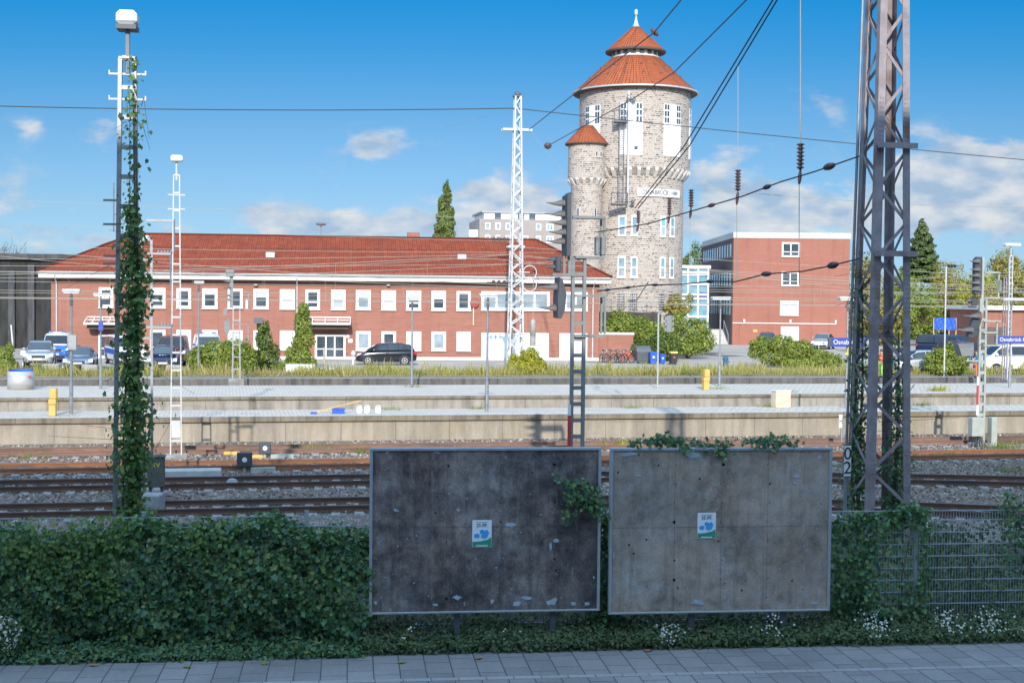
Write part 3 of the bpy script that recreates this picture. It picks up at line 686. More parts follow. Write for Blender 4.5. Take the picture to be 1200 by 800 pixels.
for k in range(8):
    a=-yaw0-3.5+45*k
    if not -100<a+yaw0<100 and k not in (7,): continue
    p=curved(TW,'wall_panel',RU-.05,RU+.05,a-11.3,a+11.3,zb,zm-.03,panel_w)
    curved(TW,'panel_post',RU-.05,RU+.06,a-4,a+4,zm-.028,zt,panel_w)
    for s in (-1,1):
        w=curved(TW,'window',RU-.05,RU+.03,a+s*7.8-3.6,a+s*7.8+3.6,zm-.026,zt,white_p)
        q=MB()
        for i in (0,1):
            for j in (0,1,2):
                aa=R(a+s*7.8-1.6+3.2*i); rr=RU+.035; h=(zt-zm)/3; q.M=Matrix.Rotation(aa,4,'Z'); q.box(-.1,.1,-rr-.01,-rr+.03,zm+h*j+.07,zm+h*(j+1)-.05)
        q.build('pane',glass_d,w)
for (za,zb_) in ((252.5,276),(300.5,325)):
    z1,z0=tz(za,115.7),tz(zb_,115.7)
    for (a0,a1) in ((-17.3,-8),(-2.5,5.2),(31.6,39.4),(45.7,53.6),(-66,-58)):
        w=curved(TW,'window',RL-.1,RL+.06,a0-yaw0,a1-yaw0,z0,z1,white_p)
        curved(w,'sill',RL-.02,RL+.12,a0-1-yaw0,a1+1-yaw0,z0-.1,z0-.005,white_stone)
        curved(w,'pane',RL-.02,RL+.075,a0+1.6-yaw0,a1-1.6-yaw0,z0+.12,z0+(z1-z0)*.46,glass_b); curved(w,'pane',RL-.02,RL+.075,a0+1.6-yaw0,a1-1.6-yaw0,z0+(z1-z0)*.52,z1-.12,glass_sky)
z1,z0=tz(343.5,115.7),tz(364,115.7)
for (a0,a1) in ((-17.6,-8.4),(-3,5.5),(30.8,38.4),(45,53)):
    w=curved(TW,'glass_block_window',RL-.1,RL+.03,a0-yaw0,a1-yaw0,z0,z1,white_stone); q=MB()
    for i in range(4):
        for j in range(7):
            aa=R(a0-yaw0+(a1-a0)*(i+.5)/4); h=(z1-z0)/7; q.M=Matrix.Rotation(aa,4,'Z'); q.box(-.065,.065,-RL-.04,-RL,z0+h*j+.04,z0+h*(j+1)-.035)
    q.build('pane',glass_d,w)
# name board bent round the wall
z1,z0=tz(220.6,115.7),tz(229.8,115.7); sg=curved(TW,'name_board',RL+.05,RL+.14,4-yaw0,62-yaw0,z0,z1,white_p,20)
me=text_mesh('OSNABRÜCK',.52,'LEFT',.01); 
def bend(me,a_start,rad,zc_):
    for v in me.vertices:
        a=R(a_start)+v.co.x/rad; r=rad+v.co.z; z=zc_+v.co.y; v.co=(r*math.sin(a),-r*math.cos(a),z)
def bent_text(body,size,a0,a1,zc_,mat,parent):
    me=text_mesh(body,size,'LEFT',.01,1.0,.03); xs=[v.co.x for v in me.vertices]; k=(R(a1-a0)*(RL+.155))/(max(xs)-min(xs)); x0=min(xs)
    for v in me.vertices: v.co.x=(v.co.x-x0)*k
    bend(me,a0,RL+.15,zc_); me.materials.clear(); me.materials.append(mat); ob=link(bpy.data.objects.new('lettering',me)); ob.parent=parent
bpy.data.meshes.remove(me)
letter_g=pm('letter_g',(.17,.17,.17),.7,.05,4)
bent_text('OSNABRÜCK',.56,8-yaw0,42-yaw0,(z0+z1)/2,letter_g,sg); bent_text('HBF',.42,46-yaw0,57-yaw0,(z0+z1)/2,letter_g,sg)
# service ladder, pole and two small platforms on the front
a=R(-5.5-yaw0); q=MB(); sr=RU+.45; X,Y=sr*math.sin(a),-sr*math.cos(a); zt2,zb2=tz(107,115),tz(236,115)
q.tube([(X,Y,zb2),(X,Y,zt2)],.09,8); q.build('mast_pole',steel_white,TW)
q=MB(); X2=X-.55
for s in (-.2,.2): q.tube([(X2+s,Y+.1,zb2-.3),(X2+s,Y+.1,tz(121,115))],.03,4)
nr=44
for k in range(nr): z=zb2+(tz(121,115)-zb2)*k/nr; q.tube([(X2-.2,Y+.1,z),(X2+.2,Y+.1,z)],.02,4)
q.build('ladder',steel,TW)
for py,wd in ((144.5,.7),(240.5,.85)):
    z=tz(py,115); q=MB(); q.box(X2-wd,X2+wd*.6,Y-.6,Y+.5,z,z+.12)
    for xx in (X2-wd,X2+wd*.6):
        q.tube([(xx,Y-.58,z+.1),(xx,Y-.58,z+.95)],.025,4); q.tube([(xx,Y-.58,z+.95),(xx,Y+.45,z+.95)],.025,4)
    q.tube([(X2-wd,Y-.58,z+.95),(X2+wd*.6,Y-.58,z+.95)],.025,4); q.build('work_platform',steel_dark,TW)
q=MB(); q.sphere((X,Y,zt2-.6),.22,10,6); q.sphere((X+.4,Y-.1,zt2-.75),.18,8,5); q.tube([(X,Y,zt2-.6),(X+.4,Y,zt2-.75)],.04); q.build('floodlight',steel,TW)
for py,aa in ((172.5,1.5),(236.5,-1)):
    aa=R(aa-yaw0); q=MB(); q.bbox(RU*math.sin(aa)-.14,RU*math.sin(aa)+.14,-RU*math.cos(aa)-.25,-RU*math.cos(aa)+.1,tz(py,115)-.12,tz(py,115)+.12,.03); q.build('wall_lamp',steel_dark,TW)
# stair turret
tp=D(686,350,116.6); TU=thing('stair_turret','small round stone stair turret with red cone roof against the water tower','turret',(tp.x,tp.y,ZP))
uz=lambda py:D(686,py,116.6).z-ZP
o=lathe_obj('wall',[(1.36,-.8),(1.34,uz(216.5)),(1.62,uz(210.5)),(1.60,uz(168))],stone_tower,TU,40); cyl_uv(o,1.6)
mb=MB()
for k in range(16):
    mb.M=Matrix.Rotation(2*math.pi*(k+.5)/16,4,'Z'); mb.prism([(1.3,uz(217.5)-.1),(1.44,uz(217)),(1.68,uz(212)),(1.68,uz(210)),(1.3,uz(210))],-.12,.12)
mb.M=None; mb.build('corbel_ring',white_stone,TU)
lathe_obj('eave',[(1.55,uz(170.3)),(1.86,uz(170.6)),(1.9,uz(169.5)),(1.8,uz(168.6))],soffit,TU,40)
o=lathe_obj('roof',[(1.88,uz(169.2)),(1.55,uz(164.5)),(.45,uz(147.5)),(.0,uz(147))],tiles_tower,TU,40); cyl_uv(o,1.4)
q=MB()
for k in range(12): a=2*math.pi*k/12; q.tube([(math.cos(a)*1.89,math.sin(a)*1.89,uz(169)),(math.cos(a)*1.56,math.sin(a)*1.56,uz(164.3)),(math.cos(a)*.46,math.sin(a)*.46,uz(147.2))],.018,4)
q.build('roof_seam',seam_m,o)
for aa,py0,py1 in ((26,179,186),(42,179,186),(24,245,256),(-28,245,256)):
    a=R(aa); q=MB(); q.M=Matrix.Rotation(a,4,'Z'); q.box(-.12,.12,-1.66,-1.28,uz(py1),uz(py0)); q.build('window',white_stone,TU) and None
    q=MB(); q.M=Matrix.Rotation(a,4,'Z'); q.box(-.07,.07,-1.675,-1.66,uz(py1)+.1,uz(py0)-.05); q.build('pane',glass_d,TU)
# ------------------------------------------------------------------ four storey brick block at the right
p0=G(858,404,ZP); p0=D(858,404,p0.y); p0.z=ZP; AR=R(-.6)
BK=thing('brick_block','four storey flat roofed red brick block with a pale concrete roof edge','building',p0,AR)
Kinv=(Matrix.Translation(p0)@Matrix.Rotation(AR,4,'Z')).inverted(); uR,nR=frame(AR); tR=p0.dot(nR)
def kx(px,py):
    p=Kinv@onplane(px,py,nR,tR); return p.x,p.z
W=kx(995,350)[0]; H=kx(925,272.5)[1]; Hp=kx(925,279.5)[1]; DB=26.0
MB().box(.0,W,0,DB,-.5,Hp).build('wall',brick_block,BK)
MB().box(-.06,W+.06,-.06,DB+.06,Hp+.002,H).build('parapet',conc_light,BK)
for (a,b_,c,d) in ((916,937,284,301),(916,936.5,318.5,335),(915,936.5,352,369.5)):
    window(BK,kx(a,300)[0],kx(b_,300)[0],kx(925,d)[1],kx(925,c)[1],0,.16,.1,mull=(.5,),bars=(.3,) if c<350 else (),pane=glass_d if c<350 else blind_w)
door(BK,kx(915,390)[0],kx(936,390)[0],kx(925,382.5)[1],0,blind_w,2)
zz=kx(925,379)[1]; q=MB(); q.tube([(.0,-.05,zz),(kx(980,379)[0],-.05,zz)],.05,5); q.build('wall_pipe',white_p,BK)
for px in (872,926,979): 
    x=kx(px,376)[0]; MB().bbox(x-.1,x+.1,-.2,-.002,zz+.1,zz+.4,.03).build('wall_lamp',white_p,BK)
x,z=kx(885,387.5); MB().box(x-.22,x+.22,-.03,-.002,z-.13,z+.13).build('wall_sign',yellow_p,BK)
# its shaded left side: dark cladding with bands of upright windows
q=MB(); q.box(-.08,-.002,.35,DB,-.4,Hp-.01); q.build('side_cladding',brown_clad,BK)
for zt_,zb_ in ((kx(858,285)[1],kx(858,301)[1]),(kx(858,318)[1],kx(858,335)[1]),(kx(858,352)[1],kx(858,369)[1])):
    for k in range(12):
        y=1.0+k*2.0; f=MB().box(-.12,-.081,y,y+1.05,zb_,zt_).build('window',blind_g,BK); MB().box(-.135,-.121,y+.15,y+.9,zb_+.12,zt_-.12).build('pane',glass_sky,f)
# glazed stair hall between tower and block
g0=G(793,402,ZP); g0=D(790,380,152.0); g0.z=ZP
GH=thing('glass_stair_hall','white framed glass stair hall linking stone tower and brick block','building',g0,AR)
ginv=(Matrix.Translation(g0)@Matrix.Rotation(AR,4,'Z')).inverted()
gx=lambda px,py:(lambda p:(p.x,p.z))(ginv@onplane(px,py,nR,g0.dot(nR)))
gw=gx(831,340)[0]; gh=gx(810,314.5)[1]
MB().box(0,gw,.3,6,-.5,gh-.01).build('wall',white_old,GH)
MB().box(-.15,gw+.15,-.1,6.1,gh-.008,gh+.35).build('roof_slab',white_p,GH)
cols=[0,gw*.1,gw*.385,gw*.68,gw*.97]; rows=[gx(810,r)[1] for r in (371,357,350,345,333,322,319)]
q=MB()
for c in cols: q.box(c-.09,c+.09,0,.3,-.3,gh-.012)
for r in rows: q.box(.0,gw,.02,.28,r-.1,r+.1)
q.build('window_frame',white_p,GH)
q=MB(); q.box(.1,gw-.1,.2,.22,-.2,gh-.1); q.build('pane',glass_sky,GH)
q=MB(); q.box(cols[3]+.1,cols[4]-.1,.05,.1,rows[2]+.12,rows[2]+.7); q.build('door_sign',blue_sign,GH)
# outside steps with a rail
s0=G(836,403,ZP); st=thing('outside_steps','pale concrete outside steps with a white handrail beside the brick block','steps',(s0.x,s0.y,ZP),AR)
q=MB(); 
for k in range(9): q.box(-.9,1.9,.4*k,4.2,.17*k,.17*(k+1)-.001)
q.build('step',conc_light,st); q=MB(); q.tube([(1.6,-.1,1.0),(1.6,3.4,2.5)],.05); q.tube([(1.6,-.1,0),(1.6,-.1,1.0)],.05); q.tube([(1.6,3.4,1.5),(1.6,3.4,2.5)],.05); q.build('handrail',white_p,st)
# low red brick wall behind the bicycles, dark retaining wall above the bushes
w0=onB(701,420,104.6); lw=thing('low_brick_wall','low red brick wall with a white coping behind the bicycles','wall',(w0.x,w0.y,ZP),AB); wl_=(onB(742,410,104.6)-w0).dot(uB)
zz=onB(720,392,104.6).z-ZP
MB().box(0.05,wl_,0,.35,-.2,zz-.003).build('wall',brick_long,lw); MB().box(.03,wl_+.06,-.06,.41,zz,zz+.17).build('coping',white_p,lw)
w0=D(700,380,113.2); o=thing('retaining_wall','dark weathered concrete retaining wall at the foot of the stone tower','wall',(w0.x,w0.y,ZP),AB)
z=D(700,365.5,113.2).z-ZP; MB().box(-.5,5.4,0,.6,-.2,z).build('wall',wall_back_dark,o)
q=MB()
for k in range(4): q.tube([(k*1.5-.3,.2,z),(k*1.5-.3,.2,z+.9)],.03,4)
for h in (.45,.9): q.tube([(-.4,.2,z+h),(5.3,.2,z+h)],.025,4)
q.build('railing',steel,o)
# apartment block far behind the long roof
a0=D(561.5,300,215.); AP=thing('apartment_block','far pale grey brick apartment block with a white roof storey','building',(a0.x,a0.y,ZP),R(9))
uA,nA=frame(R(9)); Ainv=(Matrix.Translation(AP.location)@Matrix.Rotation(R(9),4,'Z')).inverted(); tA_=AP.location.dot(nA)
ax=lambda px,py:(lambda p:(p.x,p.z))(Ainv@onplane(px,py,nA,tA_))
wA=ax(672,270)[0]; hA=ax(600,257)[1]; hA2=ax(600,248.5)[1]
MB().box(0,wA,0,13,-1,hA).build('wall',block_grey,AP)
MB().box(.8,wA-2,.6,12,hA+.002,hA2-.15).build('roof_storey',panel_w,AP); MB().box(.4,wA-1.8,.3,12.3,hA2-.148,hA2+.1).build('roof_slab',steel,AP)
MB().box(-.12,-.002,1.2,5.5,hA-12,hA-1.6).build('balcony_front',blind_g,AP)
q=MB(); 
for k in range(4): q.box(-1.5,-.125,1.2,5.5,hA-2.8-2.9*k,hA-1.7-2.9*k)
q.build('balcony',white_p,AP)
for zr_,prs in (((261.5,269.5),((568.5,574.5),(580.5,586.5),(592.5,598),(628,634),(640,648.5))),((276,284),((568.5,574.5),(580.5,586),(592.5,598),(612,619),(628,634),(640,648.5)))):
    for i,(a,b_) in enumerate(prs):
        w=window(AP,ax(a,270)[0],ax(b_,270)[0],ax(600,zr_[1])[1],ax(600,zr_[0])[1],0,.14,.1,mull=(.5,) if b_-a>7 else (),pane=glass_b,sill=False)
for px in (584,611,624.5): x,z=ax(px,253); MB().box(x-.5,x+.5,.5,.598,z-.6,z+.5).build('roof_window',glass_d,AP)
# weathered concrete bunker on the left edge
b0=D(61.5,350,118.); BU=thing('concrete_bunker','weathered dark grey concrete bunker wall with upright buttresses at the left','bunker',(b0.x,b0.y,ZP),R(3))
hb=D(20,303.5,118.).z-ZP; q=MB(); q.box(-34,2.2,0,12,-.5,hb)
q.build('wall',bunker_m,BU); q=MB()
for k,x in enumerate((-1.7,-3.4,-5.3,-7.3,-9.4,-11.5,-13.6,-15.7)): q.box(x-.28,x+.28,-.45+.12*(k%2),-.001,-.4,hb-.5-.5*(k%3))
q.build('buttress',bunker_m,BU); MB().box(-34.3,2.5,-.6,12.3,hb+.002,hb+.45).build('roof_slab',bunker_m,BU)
# low brick shed with white roof edge behind the right signal
r0=D(1152,395,128.); SH=thing('brick_shed','low brick shed with a white roof edge and dark gate, behind the white van','shed',(r0.x,r0.y,ZP),R(2))
hs_=D(1170,363,128).z-ZP
MB().box(-.3,12,0,8,-.3,hs_).build('wall',brick_long,SH); MB().box(-.6,12.3,-.6,8.3,hs_+.002,hs_+.38).build('roof_slab',white_p,SH)
MB().box(-.2,2.7,-.06,-.002,0,2.5).build('gate',soffit,SH)
# the station building whose shadow lies over hedge, pavement and the nearest tracks (behind the camera)
SB=thing('station_building','tall pale plastered station building along the street, behind the pavement','building',BP(0,-13.0,0),AT)
EH=26.5
mb=MB(); mb.box(-60,70,-16,-.01,-.4,EH); mb.build('wall',pm('plaster',(.70,.66,.60),.85,.1,.6),SB)
MB().box(-60.6,70.6,-16.6,.0,EH+.002,EH+.5).build('cornice',conc_light,SB)
proto=None
for r_ in range(5):
    for k in range(24):
        x=-57+k*5.2; z=1.0+r_*4.0
        if proto is None:
            q=MB(); 
            for (a,b_,c,d) in ((0,1.8,0,.12),(0,1.8,2.28,2.4),(0,.12,.121,2.279),(1.68,1.8,.121,2.279),(.86,.94,.121,2.279)): q.box(a,b_,-.008,.06,c,d)
            proto=q.build('window',white_p,SB); pp=MB().box(.12,1.68,-.006,.02,.12,2.28).build('pane',glass_d,proto); proto.location=(x,0,z)
        else:
            w=proto.copy(); link(w); w.parent=SB; w.location=(x,0,z); p_=pp.copy(); link(p_); p_.parent=w
# ------------------------------------------------------------------ foliage
ivy_m=leafmat('ivy_m',[(.035,.095,.055),(.065,.16,.085),(.10,.22,.105),(.15,.29,.11),(.075,.19,.125),(.21,.27,.08),(.05,.12,.06),(.17,.19,.08)],.36,.25)
ivy_l=leafmat('ivy_l',[(.05,.11,.045),(.09,.18,.06),(.14,.25,.075),(.20,.30,.08),(.10,.19,.085),(.24,.27,.07)],.4,.35)
ivy_sun=leafmat('ivy_sun',[(.05,.085,.02),(.085,.13,.03),(.13,.18,.04),(.19,.21,.05)],.5,.3)
bush_m=leafmat('bush_m',[(.12,.17,.03),(.19,.25,.045),(.28,.33,.06),(.38,.39,.09)],.6,.35)
bush_dark=leafmat('bush_dark',[(.06,.10,.025),(.10,.155,.035),(.155,.21,.045),(.21,.25,.06)],.6,.3)
bush_yel=leafmat('bush_yel',[(.24,.25,.03),(.40,.37,.045),(.52,.47,.06),(.32,.34,.045)],.6,.4)
autumn_m=leafmat('autumn_m',[(.15,.18,.04),(.30,.29,.07),(.42,.34,.10),(.36,.26,.09),(.50,.42,.15),(.14,.17,.05)],.65,.35)
poplar_m=leafmat('poplar_m',[(.08,.12,.035),(.14,.19,.05),(.21,.26,.07),(.27,.29,.10)],.55,.3)
conifer_m=leafmat('conifer_m',[(.055,.09,.03),(.09,.13,.04),(.15,.18,.06)],.7,.15)
dry_m=leafmat('dry_m',[(.42,.33,.15),(.54,.45,.20),(.30,.31,.09),(.24,.28,.07),(.45,.30,.15)],.8,.3)
weed_m=leafmat('weed_m',[(.20,.25,.045),(.29,.32,.06),(.42,.38,.10),(.50,.42,.17)],.7,.35)
grass_m=leafmat('grass_m',[(.13,.19,.035),(.19,.25,.05),(.26,.28,.07)],.7,.35)
weed_sh=leafmat('weed_sh',[(.05,.09,.045),(.085,.135,.06),(.12,.18,.075),(.13,.14,.065)],.6,.25)
flower_m=leafmat('flower_m',[(.62,.62,.58),(.74,.74,.70)],.7,.3)
def leaves(name,mat,P,Nn,S,seed=0,shape='leaf',jit=.8,parent=None,aspect=.8,**tags):
    """one small folded blade per point: P points, Nn facing directions, S sizes"""
    rg=np.random.default_rng(seed); P=np.asarray(P,float); n=len(P); Nn=np.asarray(Nn,float)+rg.normal(0,jit,(n,3))*.6
    Nn/=np.linalg.norm(Nn,axis=1)[:,None]+1e-9
    if shape=='blade': u=np.column_stack([rg.normal(0,.28,n),rg.normal(0,.28,n),np.ones(n)])
    else: u=rg.normal(0,1,(n,3)); u[:,2]-=.5
    u-=Nn*(u*Nn).sum(1)[:,None]; u/=np.linalg.norm(u,axis=1)[:,None]+1e-9
    w=np.cross(Nn,u); S=np.broadcast_to(np.asarray(S,float),(n,))*rg.uniform(.65,1.3,n); S=S[:,None]
    if shape=='blade':
        V=np.stack([P-w*S*.035,P+w*S*.035,P+u*S*.6+w*S*.02+Nn*S*.05,P+u*S+Nn*S*.18],1); k=4; F=[(0,1,2,3)]
    elif mat in (ivy_m,ivy_l):      # lobed ivy leaf, folded along its midrib
        a=aspect
        row=[(0,.0,0),(.42,.02,.10),(.30,.30,.08),(.52,.52,.10),(.24,.68,.05),(0,1.,-.08),(-.24,.68,.05),(-.52,.52,.10),(-.30,.30,.08),(-.42,.02,.10)]
        V=np.stack([P+w*S*(x_*a)+u*S*y_+Nn*S*z_ for x_,y_,z_ in row],1); k=10; F=[(0,1,2,3,4,5),(0,5,6,7,8,9)]
    else:
        a=aspect*.5
        V=np.stack([P,P+u*S*.32+w*S*a+Nn*S*.1,P+u*S*.72+w*S*a*.72+Nn*S*.06,P+u*S-Nn*S*.08,P+u*S*.72-w*S*a*.72+Nn*S*.06,P+u*S*.32-w*S*a+Nn*S*.1],1); k=6; F=[(0,1,2,3),(0,3,4,5)]
    me=bpy.data.meshes.new(name); V=V.reshape(-1,3); me.vertices.add(len(V)); me.vertices.foreach_set('co',V.ravel())
    idx=(np.arange(n)[:,None,None]*k+np.array(F)[None]).reshape(-1); nf=n*len(F)
    me.loops.add(len(idx)); me.loops.foreach_set('vertex_index',idx.astype(np.int32)); me.polygons.add(nf)
    me.polygons.foreach_set('loop_start',np.arange(nf,dtype=np.int32)*len(F[0])); me.polygons.foreach_set('loop_total',np.full(nf,len(F[0]),np.int32))
    me.materials.append(mat); me.update(calc_edges=True)
    o=link(bpy.data.objects.new(name,me))
    if parent: o.parent=parent
    if tags: tag(o,**tags)
    return o
def clump_pts(rg,clumps,n,shell=.55,flat=1.0):
    """points and outward directions spread through a set of ellipsoids (c, (rx,ry,rz)), denser near the skin"""
    vol=np.array([r[0]*r[1]+r[0]*r[2]+r[1]*r[2] for c,r in clumps]); k=rg.choice(len(clumps),n,p=vol/vol.sum())
    d=rg.normal(0,1,(n,3)); d/=np.linalg.norm(d,axis=1)[:,None]; f=shell+(1.05-shell)*rg.random(n)**.6
    C=np.array([c for c,r in clumps])[k]; Rr=np.array([r for c,r in clumps])[k]
    return C+d*Rr*f[:,None],d
def stems(mb,rg,base,tips,r0=.02,r1=.006):
    for t in tips:
        b=Vector(base); t=Vector(t); m=b.lerp(t,.5)+Vector(rg.normal(0,.08,3))*(t-b).length
        mb.tube([b,m,t],[r0,r0*.7,r1],4,False)
def shrub(name,label,cat,loc,clumps,n,size,mat,seed,group=None,stem=True,jit=.9,aspect=.75,rz=0,shell=.5,floor=None):
    jit=min(jit,.55) if cat in ('bush','tree') else jit
    rg=np.random.default_rng(seed); root=thing(name,label,cat,loc,rz,group)
    P,d=clump_pts(rg,clumps,n,shell); d[:,2]+=.25
    if floor is not None: P[:,2]=np.maximum(P[:,2],floor+rg.random(len(P))*.08)
    leaves('foliage',mat,P,d,size,seed+1,'leaf',jit,root,aspect)
    if stem:
        q=MB(); tips=[P[i] for i in rg.choice(n,min(14,n),False)]; stems(q,rg,(0,0,-.05),tips,.03,.008); q.build('stem',bark,root)
    return root
# ------------------------------------------------------------------ double rod mesh fence along the pavement
TF=21.75
def bpx(px,t=TF): return onB(px,650,t).dot(uB)
S0,S1=-16.0,22.0; FH=2.03
sp=bpx(1073); posts=[sp+2.52*k for k in range(-9,7)]; ORGF=BP(posts[0],TF,0)
FE=thing('mesh_fence','grey double rod steel mesh fence overgrown by ivy along the pavement','fence',ORGF,AB)
post0=None;pan0=None
for k,s in enumerate(posts):
    if post0 is None:
        q=MB(); q.box(-.03,.03,-.02,.02,0,FH+.06); q.box(-.034,.034,-.024,.024,FH+.061,FH+.075); post0=q.build('post',galv,FE); 
        q=MB()
        for j in range(11):
            z=.06+j*.2-(.0 if j<10 else .04)
            for y in (-.008,.008): q.bar((.035,y-.03,z),(2.48,y-.03,z),.013)
        for j in range(50): q.bar((.05+j*.049,-.03,.03),(.05+j*.049,-.03,FH),.006)
        pan0=q.build('mesh_panel',galv,FE)
    else:
        a=post0.copy(); link(a); a.parent=FE; a.location=(s-posts[0],0,0); b_=pan0.copy(); link(b_); b_.parent=FE; b_.location=(s-posts[0],0,0)
# ------------------------------------------------------------------ ivy hedge over the fence
def hedge(name,label,s0,s1,n,size,mat,seed,h0,h1,thick=.55,holes=(),bot=0.0,cat='hedge',tc=None,dens=None,aspect=.85):
    """leaves over the two faces and the top of an uneven hedge between two stations of the fence"""
    rg=np.random.default_rng(seed); tc=TF if tc is None else tc; root=thing(name,label,cat,BP((s0+s1)/2,tc,0),AB); L_=s1-s0
    ph=rg.uniform(0,6,12)
    x=rg.uniform(-L_/2,L_/2,n); v=rg.random(n)
    H=h0+(h1-h0)*(.5+.22*np.sin(x*1.1+ph[0])+.17*np.sin(x*2.9+ph[1])+.12*np.sin(x*6.3+ph[2]))
    b=.5+.5*np.sin(x*1.7+ph[3]+v*3.1)*np.sin(v*5.3+x*.8+ph[4]); b2=.5+.5*np.sin(x*4.7+ph[5]+v*7)*np.sin(v*9+x*2.2+ph[6]); b3=.5+.5*np.sin(x*11+ph[7]+v*17)*np.sin(v*19+x*7+ph[8])
    prof=thick*(.5+.5*np.sin(np.clip(v,0,1)*math.pi*.86+.35))*(.30+.36*b+.30*b2+.26*b3)
    side=np.where(rg.random(n)<.80,-1,1); top=rg.random(n)<.14
    z=bot+v*(H-bot); y=side*prof+rg.normal(0,.035,n)+rg.random(n)**2.5*prof*-side*1.1
    y=np.where(top,rg.uniform(-1,1,n)*prof*.8,y); z=np.where(top,H+rg.normal(0,.05,n)+.06*b3,z)
    nx=rg.normal(0,.25,n); ny=np.where(top,rg.normal(0,.5,n),side*1.0); nzv=np.where(top,1.0,.45)
    keep=np.ones(n,bool)
    for (hs_,hz,rs,rz_) in holes: keep&=~((((x-hs_)/rs)**2+((z-hz)/rz_)**2<1)&(rg.random(n)<.93))
    # gaps follow a soft noise so that darker hollows remain
    keep&=rg.random(n)<(.16+.84*np.clip(b*.45+b2*.35+b3*.5,0,1))
    P=np.column_stack([x,y,z])[keep]; Nn=np.column_stack([nx,ny,nzv])[keep]
    sz=size if np.isscalar(size) else size[:n][keep]
    leaves('foliage',mat,P,Nn,sz,seed+1,'leaf',.95,root,aspect)
    q=MB(); 
    for k in range(int(L_*2.2)):
        xx=rg.uniform(-L_/2,L_/2); yy=rg.normal(0,.05); q.tube([(xx,yy,0),(xx+rg.normal(0,.12),yy-.05,.9),(xx+rg.normal(0,.3),yy,1.75)],[.016,.011,.006],4,False)
    q.build('stem',bark,root); return root
sl=bpx(-60); sr_=bpx(437)
h=hedge('ivy_hedge','dense dark green ivy hedge covering the fence, left of the billboards',sl,sr_,33000,np.tile([.06,.085,.075,.115,.07],6600),ivy_m,11,1.58,1.98,.66,
    holes=[(bpx(145)-(sl+sr_)/2,1.25,.22,.2),(bpx(92)-(sl+sr_)/2,.95,.2,.16),(bpx(412)-(sl+sr_)/2,.75,.35,.3)])
rg=np.random.default_rng(19); cs=rg.uniform([-4.2,.35],[3.2,1.85],(16,2)); k=rg.choice(16,3000); P=np.column_stack([cs[k,0]+rg.normal(0,.26,3000),-.40-.16*rg.random(3000),np.clip(cs[k,1]+rg.normal(0,.2,3000),.1,2.1)])
leaves('light_shoots',ivy_l,P,np.tile((0,-1,.6),(3000,1)),.075,20,'leaf',.9,h,.85)
# long shoots that lift off the hedge
hedge('ivy_hedge','ivy and bramble clump on the fence right of the billboards, beside the lattice mast',bpx(968),bpx(1082),5200,.085,ivy_m,31,1.75,2.12,.45,
    holes=[(.25,1.1,.3,.75),(.55,1.3,.18,.5)])
hedge('ivy_hedge','narrow strip of ivy showing between the two billboards',bpx(690),bpx(728),1500,.09,ivy_m,41,1.6,2.5,.3)
hedge('bramble_hedge','sparse bramble and white aster growing through the bare fence at the right',bpx(1084),bpx(1290),2300,.075,weed_sh,51,1.5,2.15,.4,cat='bramble',tc=TF+.35)
hedge('bramble_hedge','thin bramble shoots hanging over the fence top at the right edge',bpx(1170),bpx(1290),1300,.08,ivy_m,61,1.85,2.25,.28,bot=1.1,cat='bramble')
# weeds at the foot of the boards, edges of the pavement
def weeds(name,label,s0,s1,t0,t1,n,h,mat,seed,size=.075,flowers=0,cat='weeds'):
    rg=np.random.default_rng(seed); root=tag(thing(name,label,cat,BP((s0+s1)/2,(t0+t1)/2,0),AB)); L_=s1-s0; W_=t1-t0
    x=rg.uniform(-L_/2,L_/2,n); y=rg.uniform(-W_/2,W_/2,n); hh=h*(.35+.4*(.5+.5*np.sin(x*3.1+seed)*np.sin(x*7.3+2))+.25*rg.random(n))*(.45+.55*(y+W_/2)/W_)
    z=rg.random(n)**.8*hh
    P=np.column_stack([x,y,z]); leaves('foliage',mat,P,np.column_stack([rg.normal(0,.5,n),-np.ones(n)*.6,np.ones(n)]),size,seed+1,'leaf',.9,root,.6)
    if flowers:
        cx=rg.uniform(-L_/2,L_/2,max(3,flowers//45)); k=rg.choice(len(cx),flowers); fx_=cx[k]+rg.normal(0,.12,flowers)
        P=np.column_stack([np.clip(fx_,-L_/2,L_/2),rg.uniform(-W_*.5,W_*.15,flowers),h*rg.uniform(.3,.95,flowers)*(.7+.3*np.sin(k*2.1))])
        leaves('blossom',flower_m,P,np.column_stack([np.zeros(flowers),-np.ones(flowers),np.ones(flowers)]),.034,seed+2,'leaf',.6,root,1.0)
    return root
weeds('weed_strip','low green weeds along the pavement below the left billboard',bpx(425),bpx(708),20.85,21.7,6500,.52,weed_sh,71,.07,30)
weeds('weed_strip','green weeds with white aster below the right billboard',bpx(709),bpx(975),20.85,21.7,6500,.52,weed_sh,72,.07,150)
weeds('weed_strip','weeds with many white aster flowers at the foot of the bare fence',bpx(976),bpx(1290),20.8,21.7,7500,.55,weed_sh,73,.07,380)
weeds('weed_strip','fringe of ivy creeping onto the pavement at the left hedge foot',bpx(-60),bpx(424),20.75,21.3,5200,.32,ivy_m,74,.085)
p=G(14,774,0); shrub('aster_clump','white flowering aster clump at the far left edge of the pavement','flowers',(p.x-.15,p.y,0),[((0,0,.3),(.3,.25,.32))],700,.06,weed_sh,81,stem=False)
_r=bpy.context.scene.objects[-1] if False else None
rg=np.random.default_rng(4); o=[x for x in scn.objects if x.name=='aster_clump'][0]
P_,d_=clump_pts(rg,[((0,-.05,.38),(.3,.25,.3))],420,.8); leaves('blossom',flower_m,P_,d_,.036,5,'leaf',.5,o,1.0)
